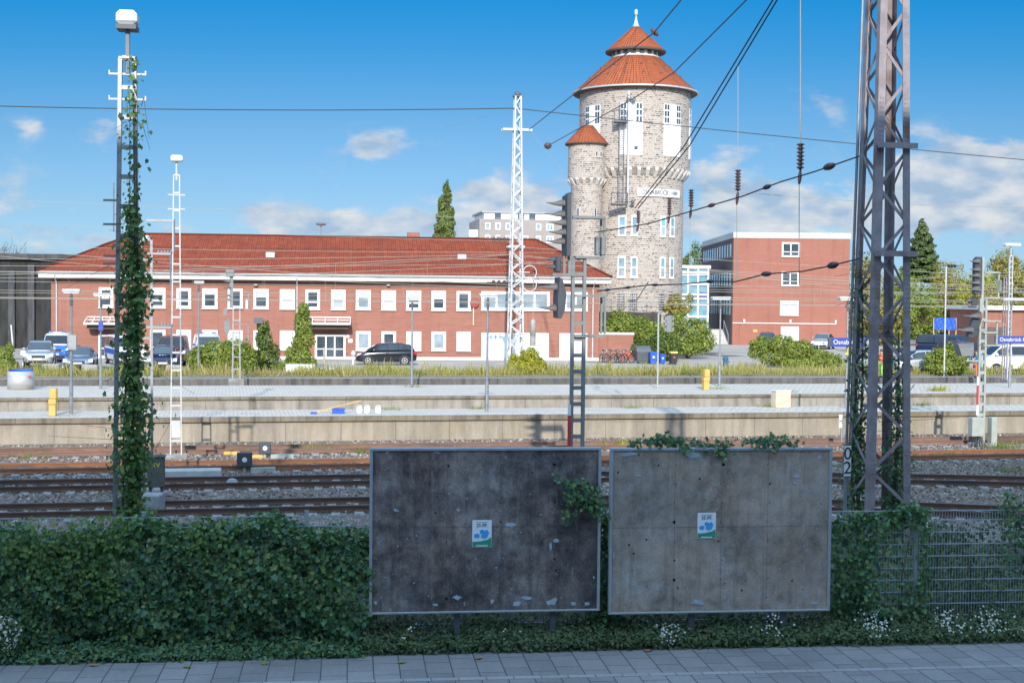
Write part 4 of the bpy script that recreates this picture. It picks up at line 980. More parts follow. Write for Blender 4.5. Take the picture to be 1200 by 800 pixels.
# growth on the strip between fence and tracks
weeds('weed_thicket','dark green weed thicket behind the fence and the billboards',bpx(300),bpx(1060),22.3,27.5,10000,1.25,weed_sh,75,.11)
weeds('weed_thicket','lower weed thicket behind the bare mesh fence at the right',bpx(1060),bpx(1290),22.4,28.5,8000,1.25,weed_sh,77,.10)
weeds('weed_thicket','dark green weed thicket behind the ivy hedge at the left',bpx(-90),bpx(300),22.4,26.5,3000,.7,weed_sh,76,.11)
# a few fallen leaves on the pavement
dead_leaf=pm('dead_leaf',(.34,.17,.07),.8,.3,20)
rg=np.random.default_rng(9)
for i,(px,py) in enumerate(((470,776),(760,762),(1120,751),(109,779),(219,781),(1013,753),(880,757),(560,771),(310,777))):
    p=G(px,py,.01); lf=MB(); s=.07
    lf.add([(0,-s,0),(s*.7,-s*.2,.02),(s*.5,s*.7,.01),(0,s*1.2,.025),(-s*.5,s*.6,.0),(-s*.7,-s*.2,.015)],[(0,1,2,3),(0,3,4,5)])
    o=lf.build('fallen_leaf',dead_leaf if i%2 else dry_m); o.location=p; o.rotation_euler=(0,.1,rg.uniform(0,6)); 
    tag(o,'single dry fallen leaf lying on the pavement slabs','leaf','fallen leaves on the pavement')
# ------------------------------------------------------------------ billboards
def m_board(name,base,dark,lite,contrast,seed):
    m,nt,b=newmat(name); t=coords(nt,'Object'); mp=nd(nt,'ShaderNodeMapping',{'Location':(seed,seed*.7,0)}); nt.links.new(t,mp.inputs[0]); v=mp.outputs[0]
    n1=noise(nt,v,1.15,8,.62,.5); n2=noise(nt,v,4.5,8,.7); n3=noise(nt,v,.5,3); n4=noise(nt,v,38,3,.6)
    f=nd(nt,'ShaderNodeMath',{0:n1,1:n2},operation='ADD'); f2=nd(nt,'ShaderNodeMath',{0:f.outputs[0],1:.5},operation='MULTIPLY')
    col=ramp(nt,f2.outputs[0],[(.38,dark),(.5,base),(.64,lite)])
    col=mixc(nt,ramp(nt,n3,[(.45,(0,0,0)),(.62,(contrast,)*3)]),col,mixc(nt,.6,col,dark))
    col=mixc(nt,.55,col,ramp(nt,n4,[(.3,(.55,.55,.55)),(.7,(1.3,1.3,1.3))]),'MULTIPLY')
    st_=noise(nt,coords(nt,'Object',(9,9,.5)),1.0,6,.7); col=mixc(nt,ramp(nt,st_,[(.5,(0,0,0)),(.72,(.6,.6,.6))]),col,dark)
    st2=noise(nt,coords(nt,'Object',(5,5,1.2)),1.7,7,.75); col=mixc(nt,ramp(nt,st2,[(.56,(0,0,0)),(.70,(.65,.65,.65))]),col,lite)
    n6=noise(nt,v,22,5,.7); col=mixc(nt,ramp(nt,n6,[(.66,(0,0,0)),(.72,(.7,.7,.7))]),col,tuple(min(1,x*1.5) for x in lite))
    w1=noise(nt,v,.85,6,.7,.8); col=mixc(nt,ramp(nt,w1,[(.42,(0,0,0)),(.66,(.75,.75,.75))]),col,mixc(nt,1.0,col,(1.14,.96,.83),'MULTIPLY'))
    w2=noise(nt,v,2.6,7,.7,.6); col=mixc(nt,ramp(nt,w2,[(.54,(0,0,0)),(.68,(.8,.8,.8))]),col,mixc(nt,1.0,col,(1.05,1.22,1.42),'MULTIPLY'))
    nt.links.new(col,b.inputs['Base Color']); b.inputs['Roughness'].default_value=.85; bump(nt,b,n2,.25,.01); return m
board_a=m_board('board_a',(.16,.135,.125),(.035,.033,.038),(.36,.315,.285),.9,3.1)
board_b=m_board('board_b',(.37,.315,.265),(.17,.15,.13),(.50,.44,.38),.45,9.4)
joint_m=pm('joint_m',(.085,.075,.07),.9,.3,9)
paper_m=pm('paper_m',(.38,.46,.52),.8,.18,12); alu=pm('alu',(.40,.43,.46),.5,.12,4,metal=.4)
poster_w=pm('poster_w',(.80,.86,.90),.6,.05,6); poster_b=pm('poster_b',(.05,.38,.78),.6,.08,8); poster_g=pm('poster_g',(.03,.30,.19),.6,.1,8); poster_g2=pm('poster_g2',(.07,.36,.20),.6,.1,8); ink=pm('ink',(.02,.025,.03),.6,.1,8)
hole_m=pm('hole_m',(.008,.008,.009),.95,.1,4)
def billboard(label,pxl,pxr,tt,seed,mat,poster_px,scraps,streaks,joints):
    TBD=21.2; a=onB(pxl,620,TBD); c=onB(pxr,620,TBD); w=(c-a).dot(uB); z0,z1=onB((pxl+pxr)/2,717.2,TBD).z,onB((pxl+pxr)/2,524.3,TBD).z
    o=thing('billboard',label,'billboard',(a.x,a.y,0),AB,'weathered billboards on the fence')
    inv=(Matrix.Translation(o.location)@Matrix.Rotation(AB,4,'Z')).inverted()
    def bx(px,py): p=inv@onB(px,py,TBD); return p.x,p.z
    MB().box(.03,w-.03,0,.05,z0+.03,z1-.03).build('panel',mat,o)
    f=.045; q=MB()
    q.box(0,w,-.03,.075,z1-f,z1); q.box(0,w,-.03,.075,z0,z0+f*.7); q.box(0,f,-.03,.075,z0+f*.7,z1-f); q.box(w-f,w,-.03,.075,z0+f*.7,z1-f); bevel(q.build('frame',alu,o),.006,1)
    for fr in (.38,.80):
        q=MB(); q.box(w*fr-.045,w*fr+.045,.08,.17,-.02,z1-.25); q.build('post',steel_dark,o)
    q=MB(); q.box(.1,w-.1,.081,.15,z0+.45,z0+.53); q.box(.1,w-.1,.081,.15,z1-.6,z1-.52); q.build('rail',steel_dark,o)
    # joints between the boards of the panel
    q=MB()
    for jx in joints: q.box(jx*w-.0012,jx*w+.0012,-.0025,-.0005,z0+.04,z1-.05)
    q.box(.05,w-.05,-.0024,-.0004,z0+.52*(z1-z0)-.0015,z0+.52*(z1-z0)+.0015); q.build('panel_joint',joint_m,o)
    rg=np.random.default_rng(seed); q=MB()
    for k in range(46):
        jx=joints[k%len(joints)]*w+rg.normal(0,.02) if k<24 else rg.uniform(.08,w-.08); zz=z0+.08+(z1-z0-.2)*(rg.random() if k>=24 else (k//len(joints)+.5)/(24/len(joints))); r=rg.choice([.008,.011,.018,.03],p=[.4,.35,.2,.05])
        n=8; q.add([(jx+r*math.cos(i*math.pi/4)*rg.uniform(.6,1.2),-.004,zz+r*math.sin(i*math.pi/4)*rg.uniform(.6,1.2)) for i in range(n)],[tuple(range(n))])
    o_=q.build('screw_hole',hole_m,o); o_['kind']='stuff'
    # torn remains of paper
    for (px,py,rx,ry,np_) in scraps:
        x,z=bx(px,py); sx_=rx/105; sz=ry/100; n=np_*2; q=MB(); tilt=rg.uniform(-.35,.35); an=np.sort(rg.uniform(0,2*math.pi,n)); rr=rg.uniform(.35,1.15,n); rr=.6*rr+.4*np.roll(rr,1)
        pts=[(x+sx_*math.cos(an[i])*rr[i],z+sz*math.sin(an[i])*rr[i]*1.1+tilt*sx_*math.cos(an[i])*.6) for i in range(n)]
        pts=[(min(max(px_,.05),w-.05),min(max(pz_,z0+.035),z1-.05)) for px_,pz_ in pts]
        q.prism(pts,-.006-.004*rg.random(),-.001); q.build('paper_scrap',paper_m,o)
    q=MB()      # tiny flecks of old paper
    for k in range(60):
        x=rg.uniform(.08,w-.08); z=z0+.06+(z1-z0-.15)*(rg.random()**1.8 if rg.random()<.7 else rg.random()); r=rg.choice([.006,.01,.016]); q.add([(x+r*math.cos(i*1.257)*rg.uniform(.5,1.3),-.0032,z+r*math.sin(i*1.257)*rg.uniform(.4,1.2)) for i in range(5)],[(0,1,2,3,4)])
    o_=q.build('paper_fleck',paper_m,o); o_['kind']='stuff'
    # small event poster with a date
    x0,zt=bx(poster_px[0],poster_px[1]); x1,zb=bx(poster_px[2],poster_px[3]); W_=x1-x0; H_=zt-zb
    P=MB().box(x0,x1,-.006,-.001,zb,zt).build('poster',poster_w,o)
    T=lambda x,z:Matrix.Translation((x,-.0085,z))@Matrix.Rotation(math.pi/2,4,'X')
    text_obj('date','25.09.',W_*.24,ink,P,T(x0+W_*.5,zb+H_*.80),depth=.003); 
    q=MB(); q.box(x0+W_*.2,x0+W_*.8,-.0085,-.0066,zb+H_*.905,zb+H_*.918); q.build('small_print',ink,P)
    q=MB(); zz=zb+H_*.2
    q.prism([(x0+.004,zb+.006),(x1-.004,zb+.006),(x1-.004,zz+H_*.1),(x0+W_*.75,zz+H_*.07),(x0+W_*.4,zz+H_*.02),(x0+.004,zz)],-.0085,-.0065); q.build('hills',poster_g,P)
    q=MB(); q.prism([(x1-W_*.22,zz+H_*.07),(x1-.005,zz+H_*.06),(x1-.005,zz+H_*.16),(x1-W_*.12,zz+H_*.13)],-.0098,-.0088); q.build('bush',poster_g2,P)
    q=MB()
    for (cx_,cz_,rx,rz_) in ((.24,.42,.17,.10),(.5,.56,.14,.10),(.72,.52,.16,.13),(.62,.40,.2,.09)):
        q.prism([(x0+W_*(cx_+rx*math.cos(i*math.pi/5)*(1-.2*(i%2))),zb+H_*(cz_+rz_*math.sin(i*math.pi/5)*(1-.2*(i%2)))) for i in range(10)],-.0086-.0003*cx_*10,-.0066)
    q.build('blue_shape',poster_b,P)
    q=MB(); q.box(x0+W_*.2,x0+W_*.8,-.0105,-.0092,zb+H_*.035,zb+H_*.075); q.build('foot_line',white_p,P)
    return o
billboard('left weathered billboard, darker and blackened, with a small blue poster',433,703.5,0,1,board_a,(553.5,609,576,640.5),
   [(464,597.5,6,2.5,8),(537,597,4,2.5,7),(598,615,11,3,7),(536,700,8,4.5,9),(606,707,9,4,8),(652,633,7,3,8),(648,704,12,6,10),(672,707,5,3,7),(688,707,7,3,8),(454,526+4,3,2,6),(512,530,6,1.2,6),(617,700,10,3,9),(440,706,4,4,7),(510,708,5,2,7),(577,704,4,5,6),(696,676,2,3,6),(645,641,3,9,6)],0,(.33,.56,.80))
billboard('right weathered billboard, lighter brown grey, with ivy along its top edge',714,973.5,0,2,board_b,(817.5,600.5,838.5,630.5),
   [(736,531.5,16,4,11),(812,533,16,6,10),(818,705,15,5,11),(934,558,8,2.5,8),(932,566,5,2,7),(960,535,5,3,7),(746,545+12,9,2,7),(738,703,3,3,6),(955,706,8,2.5,8),(719,652,1.5,6,6),(941,616,2,2,6)],0,(.29,.50,.71))
# leftovers of a red and white poster corner on the right board
# vine hanging over the left board, ivy along the top of the right one
def spray(name,label,cat,org,pts,n,spread,size,mat,seed,rz=AB,stem_r=.012):
    rg=np.random.default_rng(seed); root=thing(name,label,cat,org,rz); P=[];q=MB()
    for path in pts:
        path=[Vector(p) for p in path]; q.tube(path,[stem_r]*len(path),4,False)
        for i in range(len(path)-1):
            m=int(n*(path[i+1]-path[i]).length)
            for k in range(m): P.append(tuple(path[i].lerp(path[i+1],rg.random())+Vector(rg.normal(0,spread,3))))
    q.build('stem',bark,root); P=np.array(P); leaves('foliage',mat,P,np.tile((0,-1,.5),(len(P),1)),size,seed+1,'leaf',.8,root,.8); return root
o0=onB(705,590,21.1); J=lambda px,py,t=21.1:(lambda p:((p-o0).dot(uB),(p-o0).dot(nB),p.z-o0.z))(onB(px,py,t))
spray('hanging_vine','green bramble vine hanging over the right edge of the left billboard','vine',o0,[[J(706,604),J(692,585),J(672,570),J(650,562)],[J(704,600),J(690,575),J(676,566)],[J(700,602),J(685,590),J(668,580)],[J(672,576),J(667,590),J(666,612)],[J(704,575),J(690,590)]],115,.055,.075,ivy_m,91)
o0=onB(800,524,21.2); J=lambda px,py,t=21.25:(lambda p:((p-o0).dot(uB),(p-o0).dot(nB),p.z-o0.z))(onB(px,py,t))
spray('climbing_ivy','ivy growing along the top edge of the right billboard','ivy',o0,[[J(738,521),J(760,517),J(780,519),J(806,521)],[J(760,521),J(778,512),J(800,520)],[J(800,522),J(830,523),J(858,520)],[J(840,524,21.12),J(850,533,21.12),J(845,528,21.12)],[J(870,520),J(900,515),J(925,519),J(935,524)],[J(800,523,21.12),J(806,530,21.12)],[J(888,522,21.15),J(898,519,21.12),J(915,522,21.12)]],120,.05,.07,ivy_m,92)
# ------------------------------------------------------------------ lattice masts
def ladder_mast(mb,w0,w1,h,step,leg=.07,rung=.07,dep=.10,x0=0,z0=0):
    """two upright legs tapering from w0 to w1, joined by rungs"""
    n=int(h/step)
    for s in (-1,1): mb.bar((x0+s*w0/2,0,z0),(x0+s*w1/2,0,z0+h),leg,dep,(0,1,0))
    for k in range(1,n+1):
        z=k*h/(n+.0001); w=w0+(w1-w0)*z/h-leg
        mb.box(x0-w/2,x0+w/2,-dep*.35,dep*.35,z0+z-rung/2,z0+z+rung/2)
mb_=D(149,605,26.8); mz=ZB
LM=thing('lamp_mast','tall ivy clad steel lamp mast in the left foreground with a white floodlight box','lamp mast',(mb_.x,mb_.y,mz),AB)
hM=D(146,68,26.8).z-mz; q=MB(); ladder_mast(q,.50,.27,hM,.56,.075,.085,.12); q.build('mast_frame',steel,LM)
q=MB(); q.tube([(0,0,hM-.3),(0,0,hM+.52)],.05,8); q.box(-.16,.16,-.07,.07,hM-.02,hM+.02); q.build('top_pipe',steel,LM)
q=MB(); q.bbox(-.2,.2,-.22,.22,hM+.62,hM+.9,.07); q.build('floodlight',white_p,LM); q=MB(); q.box(-.19,.19,-.21,.21,hM+.53,hM+.615); q.build('floodlight_glass',steel_dark,LM)
for py in (87,116.5):
    z=D(146,py,26.8).z-mz; q=MB(); q.box(-.36,.36,-.02,.02,z-.02,z+.02); q.box(-.36,-.33,-.02,.02,z+.021,z+.07); q.box(.33,.36,-.02,.02,z+.021,z+.07); q.build('cross_peg',steel,LM)
for py in (263,235,300,309):
    z=D(146,py,26.8).z-mz; q=MB(); q.box(-.46,-.2,-.02,.02,z-.02,z+.02); q.build('cross_peg',steel,LM)
q=MB(); q.bbox(-.45,.45,-.45,.45,-.3,.25,.04); q.build('foundation',conc,LM)
def mast_ivy(name,label,loc,rz,h,wf,n,size,mat,seed,dens):
    rg=np.random.default_rng(seed); root=thing(name,label,'ivy',loc,rz); z=[];
    while len(z)<n:
        c=rg.random()*h
        if rg.random()<dens(c/h): z.append(c)
    z=np.array(z); k=np.sin(z*2.3+seed)*.25+np.sin(z*5.7)*.18; w=np.array([wf(a/h) for a in z])*(1+k)
    P=np.column_stack([rg.normal(0,.5,n)*w+.05*k,rg.normal(0,.42,n)*w-.05,z]); d=np.column_stack([P[:,0]*3,-np.ones(n)*.7,np.ones(n)*.4])
    leaves('foliage',mat,P,d,size,seed+1,'leaf',.8,root,.85); q=MB()
    for i in range(26):
        zz=rg.random()*h*.95; x=rg.normal(0,.3)*wf(zz/h); q.tube([(x,-.05,zz),(x+rg.normal(0,.3),-.1+rg.normal(0,.2),zz+rg.normal(0,.35)),(x+rg.normal(0,.55),-.1+rg.normal(0,.3),zz+rg.normal(-.1,.5))],[.008,.006,.003],3,False)
    for i in range(5): x=rg.normal(0,.12); q.tube([(x,-.06,0),(x*.8,-.08,h*.3),(x*.5+.05,-.07,h*.6),(x*.3,-.05,h*.92)],[.02,.015,.01,.006],4,False)
    q.build('stem',bark,root); return root
mast_ivy('climbing_ivy','thick green ivy climbing up the tall lamp mast in the left foreground',(mb_.x+.13,mb_.y-.06,mz),AB,hM,lambda f:.29*(1-f)**.3+.05,4400,np.tile([.07,.085,.10,.12],1100),ivy_l,101,lambda f:(.74+.26*math.sin(f*37+1)*math.sin(f*17))*(max(.05,1.1-f**1.6*1.12) if f<.72 else .07)+.012)
# big lattice mast on the right
rb=D(1031,605,28.0); RM=thing('lattice_mast','large rusty riveted steel lattice mast in the right foreground','lattice mast',(rb.x+.08,rb.y+.45,ZB),AT)
HM=16.0; wA=lambda z:1.0-.030*z; dA=lambda z:1.05-.030*z
for sx_ in (-1,1):
    for sy in (-1,1):
        q=MB(); a=.155; w0,d0,w1,d1=wA(0)/2,dA(0)/2,wA(HM)/2,dA(HM)/2; t_=.018
        # angle section: two plates meeting at the outer edge
        q.add([(sx_*w0,sy*d0,0),(sx_*(w0-a),sy*d0,0),(sx_*(w1-a),sy*d1,HM),(sx_*w1,sy*d1,HM),(sx_*w0,sy*(d0-t_),0),(sx_*(w0-a),sy*(d0-t_),0),(sx_*(w1-a),sy*(d1-t_),HM),(sx_*w1,sy*(d1-t_),HM)],[(0,1,2,3),(7,6,5,4),(0,3,7,4),(1,5,6,2)])
        q.add([(sx_*w0,sy*(d0-t_),0),(sx_*w0,sy*(d0-a),0),(sx_*w1,sy*(d1-a),HM),(sx_*w1,sy*(d1-t_),HM),(sx_*(w0-t_),sy*(d0-t_),0),(sx_*(w0-t_),sy*(d0-a),0),(sx_*(w1-t_),sy*(d1-a),HM),(sx_*(w1-t_),sy*(d1-t_),HM)],[(0,1,2,3),(7,6,5,4),(0,3,7,4),(1,5,6,2)])
        leg=fixn(q.build('leg',steel_rust,RM)); q=MB()
        for zc_ in (1.9,5.6,9.1):
            for k in range(10):
                for c_ in (.35,.72):
                    zz=zc_+k*.095; q.sphere((sx_*(wA(zz)/2-a*c_),sy*(dA(zz)/2+.004),zz),.014,6,4)
        q.build('rivet',steel_rust,leg)
nb=22
for fce in range(4):
    for k in range(nb):
        z0,z1=.15+k*HM/nb,.15+(k+1)*HM/nb
        if z1>HM: continue
        s=1 if (k+fce)%2 else -1; i_=.06
        if fce<2:
            sy=-1 if fce==0 else 1; q=MB(); q.bar((-s*(wA(z0)/2-i_),sy*(dA(z0)/2-.03),z0),(s*(wA(z1)/2-i_),sy*(dA(z1)/2-.03),z1),.065,.014,(0,1,0)); q.build('brace',steel_rust,RM)
        else:
            sx_=-1 if fce==2 else 1; q=MB(); q.bar((sx_*(wA(z0)/2-.03),-s*(dA(z0)/2-i_),z0),(sx_*(wA(z1)/2-.03),s*(dA(z1)/2-i_),z1),.014,.065,(1,0,0) if False else (0,0,1)); q.build('brace',steel_rust,RM)
for py in (167.5,295):
    z=D(1048,py,27.8).z-ZB; q=MB(); w=wA(z)/2
    q.box(-w-.06,w+.1,-dA(z)/2-.14,-dA(z)/2-.015,z-.045,z+.02); q.box(-w-.06,w+.1,-dA(z)/2-.15,-dA(z)/2-.141,z-.09,z+.025); q.build('platform_plate',steel_rust,RM)
q=MB(); q.bbox(-.85,.85,-.85,.85,-.4,.12,.05); q.build('foundation',conc,RM)
q=MB(); q.tube([(-.55,.5,0),(-.32,.3,HM)],.03,6); q.build('cable_pipe',steel,RM)
rg=np.random.default_rng(7)
def lat_ivy(label,ox,oy,h,n,w,seed):
    return mast_ivy('climbing_ivy',label,RM.matrix_basis@Vector((ox,oy,0)),AT,h,lambda f:w*(1-.45*f),n,.075,ivy_m,seed,lambda f:.4+.6*(1-f) if f<.5 else .65*(1.05-f)*1.2)
lat_ivy('thin ivy climbing the back left leg of the rusty lattice mast',-.30,.35,6.9,1900,.33,111)
lat_ivy('ivy climbing the right legs of the rusty lattice mast',.46,.1,5.6,1750,.30,115)
# ------------------------------------------------------------------ platform lamps
LAMPS='platform lamps on steel posts'
def lamp(label,px,pyb,pyt,hx0,hx1,z=ZP,dist=None,cam_h=.12,mat=None):
    """post lamp with a flat head; hx0..hx1 = pixel span of the head"""
    p=G(px,pyb,z) if dist is None else D(px,pyb,dist); p.z=z; Y=p.y; h=D(px,pyt,Y).z-z
    o=thing('platform_lamp',label,'street lamp',p,AT,LAMPS); q=MB(); q.tube([(0,0,0),(0,0,1.3),(0,0,1.31),(0,0,h)],[.075,.075,.052,.045],8); q.build('pole',steel,o)
    q=MB(); q.tube([(0,0,h-.55),(0,0,h-.12)],.06,8); q.build('pole_sleeve',steel_dark,o)
    k=Y/FPX; a,b_=(hx0-px)*k,(hx1-px)*k; q=MB(); q.bbox(a,b_,-.16,.16,h-.02,h+cam_h,.03); hd=q.build('lamp_head',mat or conc_light,o)
    q=MB(); q.box(a+.06,b_-.06,-.13,.13,h-.05,h-.021); q.build('lamp_glass',white_p,hd); return o
l1=lamp('platform lamp with a grey info box on its post, left on the near platform',83.5,485,342,73.5,94)
lamp('platform lamp with a small sign box, behind the ivy clad mast',118,455.5,346,109.5,130)
lamp('thin lamp on the yard side, left of the round bush',232.5,445,331.5,227,239,ZP,84)
lamp('platform lamp in front of the black parked car',482.5,453,350.5,477,490)
lamp('platform lamp at the centre of the near platform, left of the white lattice mast',570.5,482.5,347,560,582)
lamp('platform lamp right of the upper yellow pillar, in front of the brick block',843,452.5,350,831.5,855)
ls=lamp('platform lamp carrying the blue station name sign beside the lattice mast',991.5,478,350.5,979.5,1003)
lr=lamp('right hand platform lamp carrying the blue station name sign by the signal mast',1183,454,351.5,1171,1200)
for o_,py0,py1,w,off in ((l1,392,410,.34,.05),):
    Y=o_.location.y; z0,z1=D(83,py1,Y).z-ZP,D(83,py0,Y).z-ZP; MB().bbox(-.12,.22,-.14,-.05,z0,z1,.02).build('info_box',steel,o_)
o_=[x for x in scn.objects if x.get('label','').startswith('platform lamp with a small')][0]; Y=o_.location.y
MB().bbox(-.1,.14,-.2,-.07,D(118,387.5,Y).z-ZP,D(118,376.5,Y).z-ZP,.02).build('sign_box',blue_sign,o_)
def station_sign(parent,px0,px1,py0,py1,body,pxc,size,fr=None):
    Y=parent.location.y; k=Y/FPX; p0=parent.location; x0,x1=D(px0,400,Y).x-p0.x,D(px1,400,Y).x-p0.x; z0,z1=D(pxc,py1,Y).z-ZP,D(pxc,py0,Y).z-ZP
    q=MB(); q.bbox(x0,x1,-.2,-.07,z0,z1,.015); s=q.build('station_sign',blue_sign,parent)
    M_=Matrix.Translation((x0+(x1-x0)*.06,-.206,(z0+z1)/2))@Matrix.Rotation(math.pi/2,4,'X'); 
    me=text_mesh(body,(z1-z0)*size,'LEFT',.004); me.transform(M_); me.materials.clear(); me.materials.append(white_p)
    t=link(bpy.data.objects.new('lettering',me)); t.parent=s
    q=MB(); q.box(x0-.1,x0-.005,-.2,-.07,z0,z1); q.build('sign_end',steel_dark,s)
station_sign(ls,970,1015,395.5,406,'Osnabrück Hbf',990,.72)
station_sign(lr,1164.5,1215,393.5,402,'Osnabrück Hbf',1185,.74)
for par,pyc in ((ls,411),):
    Y=par.location.y; z=D(991,pyc,Y).z-ZP; q=MB(); q.prism([(-.14,z-.18),(.14,z-.18),(0,z+.2)],-.12,-.09); q.build('warning_sign',yellow_b,par)
# ------------------------------------------------------------------ masts with rungs
def mast_thing(name,label,cat,px,pyt,dist,w0,w1,step,mat,leg=.06,dep=.1,zb=ZB,group=None,rung=.06,found=True):
    p=D(px,400,dist); h=D(px,pyt,dist).z-zb; o=thing(name,label,cat,(p.x,p.y,zb),AT,group); q=MB(); ladder_mast(q,w0,w1,h,step,leg,rung,dep); q.build('mast_frame',mat,o)
    if found: q=MB(); q.bbox(-w0/2-.22,w0/2+.22,-.4,.4,-.3,.14,.03); q.build('foundation',conc,o)
    return o,h
o,h=mast_thing('lamp_mast','slim white steel ladder mast with a floodlight, in front of the police cars','lamp mast',206.5,205,48.2,.38,.20,.62,steel_white,.042,.07)
q=MB(); q.tube([(0,0,h-.2),(0,0,h+.45)],.04,8); q.build('top_pipe',steel_white,o); q=MB(); q.bbox(-.2,.22,-.2,.2,h+.46,h+.68,.05); q.build('floodlight',white_p,o)
for f in (.93,.88): q=MB(); q.box(-.3,.3,-.03,.03,h*f-.02,h*f+.02); q.build('cross_peg',steel_white,o)
q=MB(); q.box(-.15,.15,-.08,-.05,.75,1.35); q.build('plate',steel_white,o)
# bracket mast behind the ivy mast, with RV cabinet
o,h=mast_thing('catenary_mast','pale steel bracket mast partly hidden behind the ivy clad mast','catenary mast',171,281,39.5,.36,.30,.55,steel,.07,.10)
for py,x1 in ((258,203),(297,199),(383,200)):
    z=D(171,py,39.5).z-ZB; xx=(x1-171)*39.5/FPX; q=MB(); q.box(0,xx,-.04,.04,z-.03,z+.03); q.tube([(xx,0,z+.05),(xx,0,z-.9)],.025,5)
    if py!=258:
        for k in range(5): q.sphere((xx*.5+k*.09,0,z+.05),(.045,.05,.05),8,4)
    q.build('bracket_arm',steel,o)
q=MB(); q.tube([(-.9,0,D(171,215,39.5).z-ZB),(-.9,0,D(171,272,39.5).z-ZB)],.022,5); q.tube([(-.9,0,D(171,250,39.5).z-ZB),(-.1,0,D(171,276,39.5).z-ZB)],.02,5); q.build('aerial_rod',steel,o)
p=G(183,573,ZB); p=D(183,570,38.6); cb=thing('signal_cabinet','dark grey trackside cabinet lettered RV beside the ivy clad mast','cabinet',(p.x,p.y,ZB),AT)
q=MB(); q.bbox(-.24,.24,-.2,.2,.35,1.18,.02); q.build('body',cab_dark,cb); q=MB(); q.bbox(-.27,.27,-.23,.23,1.185,1.24,.015); q.build('lid',steel_dark,cb); q=MB(); q.box(-.2,-.12,-.1,.1,-.05,.35); q.box(.12,.2,-.1,.1,-.05,.35); q.build('stand',steel_dark,cb)
text_obj('lettering','RV',.2,yellow_b,cb,Matrix.Translation((0,-.206,.98))@Matrix.Rotation(math.pi/2,4,'X'))
p=D(178,585,36.2); tag(MB().bbox(-.28,.28,-.3,.3,-.1,.5,.03).build('concrete_footing',conc_shade),'pale square concrete footing beside the ivy clad mast','footing').location=(p.x,p.y,ZB)
# white riveted lattice mast in the centre
p=D(603.5,430,90.); WM=thing('lattice_mast','white steel lattice mast in front of the long brick building','lattice mast',(p.x,p.y,ZP),AT); h=D(603.5,113,90.).z-ZP
wf=lambda z:.92-(.92-.36)*z/h
for sx_ in (-1,1):
    for sy in (-1,1): q=MB(); q.bar((sx_*wf(0)/2,sy*wf(0)/2,0),(sx_*wf(h)/2,sy*wf(h)/2,h),.105); q.build('leg',steel_white,WM)
nb=30
for f in range(4):
    q=MB()
    for k in range(nb):
        z0,z1=k*h/nb,(k+1)*h/nb; s=1 if k%2 else -1; a,b_=wf(z0)/2,wf(z1)/2
        if f<2: sy=1-2*f; q.bar((-s*a,sy*a,z0),(s*b_,sy*b_,z1),.075,.04,(0,1,0))
        else: sx_=1-2*(f-2); q.bar((sx_*a,-s*a,z0),(sx_*b_,s*b_,z1),.04,.075)
    q.build('lacing',steel_white,WM)
for py,w in ((152,17.5),(289,10)):
    z=D(603,py,90.).z-ZP; q=MB(); x=w*90/FPX; q.box(-x,x,-.12,.12,z-.08,z+.08); q.box(-x,x,.4,.5,z-.06,z+.06); q.build('cross_arm',steel_white,WM)
q=MB(); q.sphere((0,0,h+.12),.22,8,6); q.box(-.3,.3,-.2,.2,h-.05,h+.05); q.build('top_cap',steel_dark,WM)
q=MB(); z=D(603,319,90).z-ZP; x=15*90/FPX
q.lathe([(.42,-.03),(.48,-.03),(.48,.03),(.42,.03),(.42,-.03)],18,(x,-.4,z),'y'); q.lathe([(.42,-.03),(.48,-.03),(.48,.03),(.42,.03),(.42,-.03)],18,(x,-.4,z-.8),'y'); q.tube([(0,-.4,z),(x,-.4,z)],.04); q.build('tension_wheel',steel_white,WM)
zt=D(623,374,90).z-ZP; zb=D(623,405,90).z-ZP; x=19.5*90/FPX; q=MB(); q.lathe([(0,zb),(.2,zb),(.2,zt-.2),(.1,zt),(0,zt)],12,(x,-.4,0)); q.tube([(x,-.4,zt),(x,-.4,z)],.02,4); q.build('tension_weight',conc,WM)
for py in (331,281):
    z=D(590,py,90).z-ZP; q=MB()
    for k in range(3): q.sphere((-1.55+k*.36,-.3,z),(.13,.16,.16),8,5)
    q.tube([(-2.0,-.3,z),(.1,-.3,z)],.03,4); q.build('insulator',brown_ins,WM)
# ------------------------------------------------------------------ signals
def hood(mb,p,L_,r,drop=.12):
    """long tapering hood pointing to -x"""
    n=10; vs=[];fs=[]
    for i,(f,rr) in enumerate(((0,1.0),(.25,.95),(.55,.62),(1.0,.12))):
        for k in range(n+1):
            a=-.35+ (math.pi+.7)*k/n; vs.append((p[0]-L_*f,p[1]+math.cos(a)*r*rr,p[2]+math.sin(a)*r*rr*(1 if f<.5 else .75)+(.0 if f<.6 else r*.25)))
    for i in range(3):
        for k in range(n): fs.append((i*(n+1)+k,i*(n+1)+k+1,(i+1)*(n+1)+k+1,(i+1)*(n+1)+k))
    mb.add(vs,fs)
def sig(parent,dist,px,base): # pixel -> local x,z on the signal's own plane
    return lambda a,b_:((a-px)*dist/FPX,D(a,b_,dist).z-base)
SD=39.0; SM,h=mast_thing('signal_mast','tall grey railway signal mast with long hooded lamps, behind the left billboard','railway signal',677.2,302,SD,.34,.34,.46,signal_grey,.09,.12,rung=.11)
S=sig(SM,SD,677.2,ZB)
x,zb_=S(666.2,322); _,zt_=S(666.2,229); q=MB(); q.box(x-.05,x+.05,-.05,.05,zb_,zt_); q.box(x-.2,x-.13,-.04,.04,zb_,S(660,300)[1]); q.build('upper_post',signal_grey,SM)
q=MB(); x0,x1=S(659.5,0)[0],S(664.2,0)[0]; zt_,zb_=S(660,226)[1],S(660,300)[1]
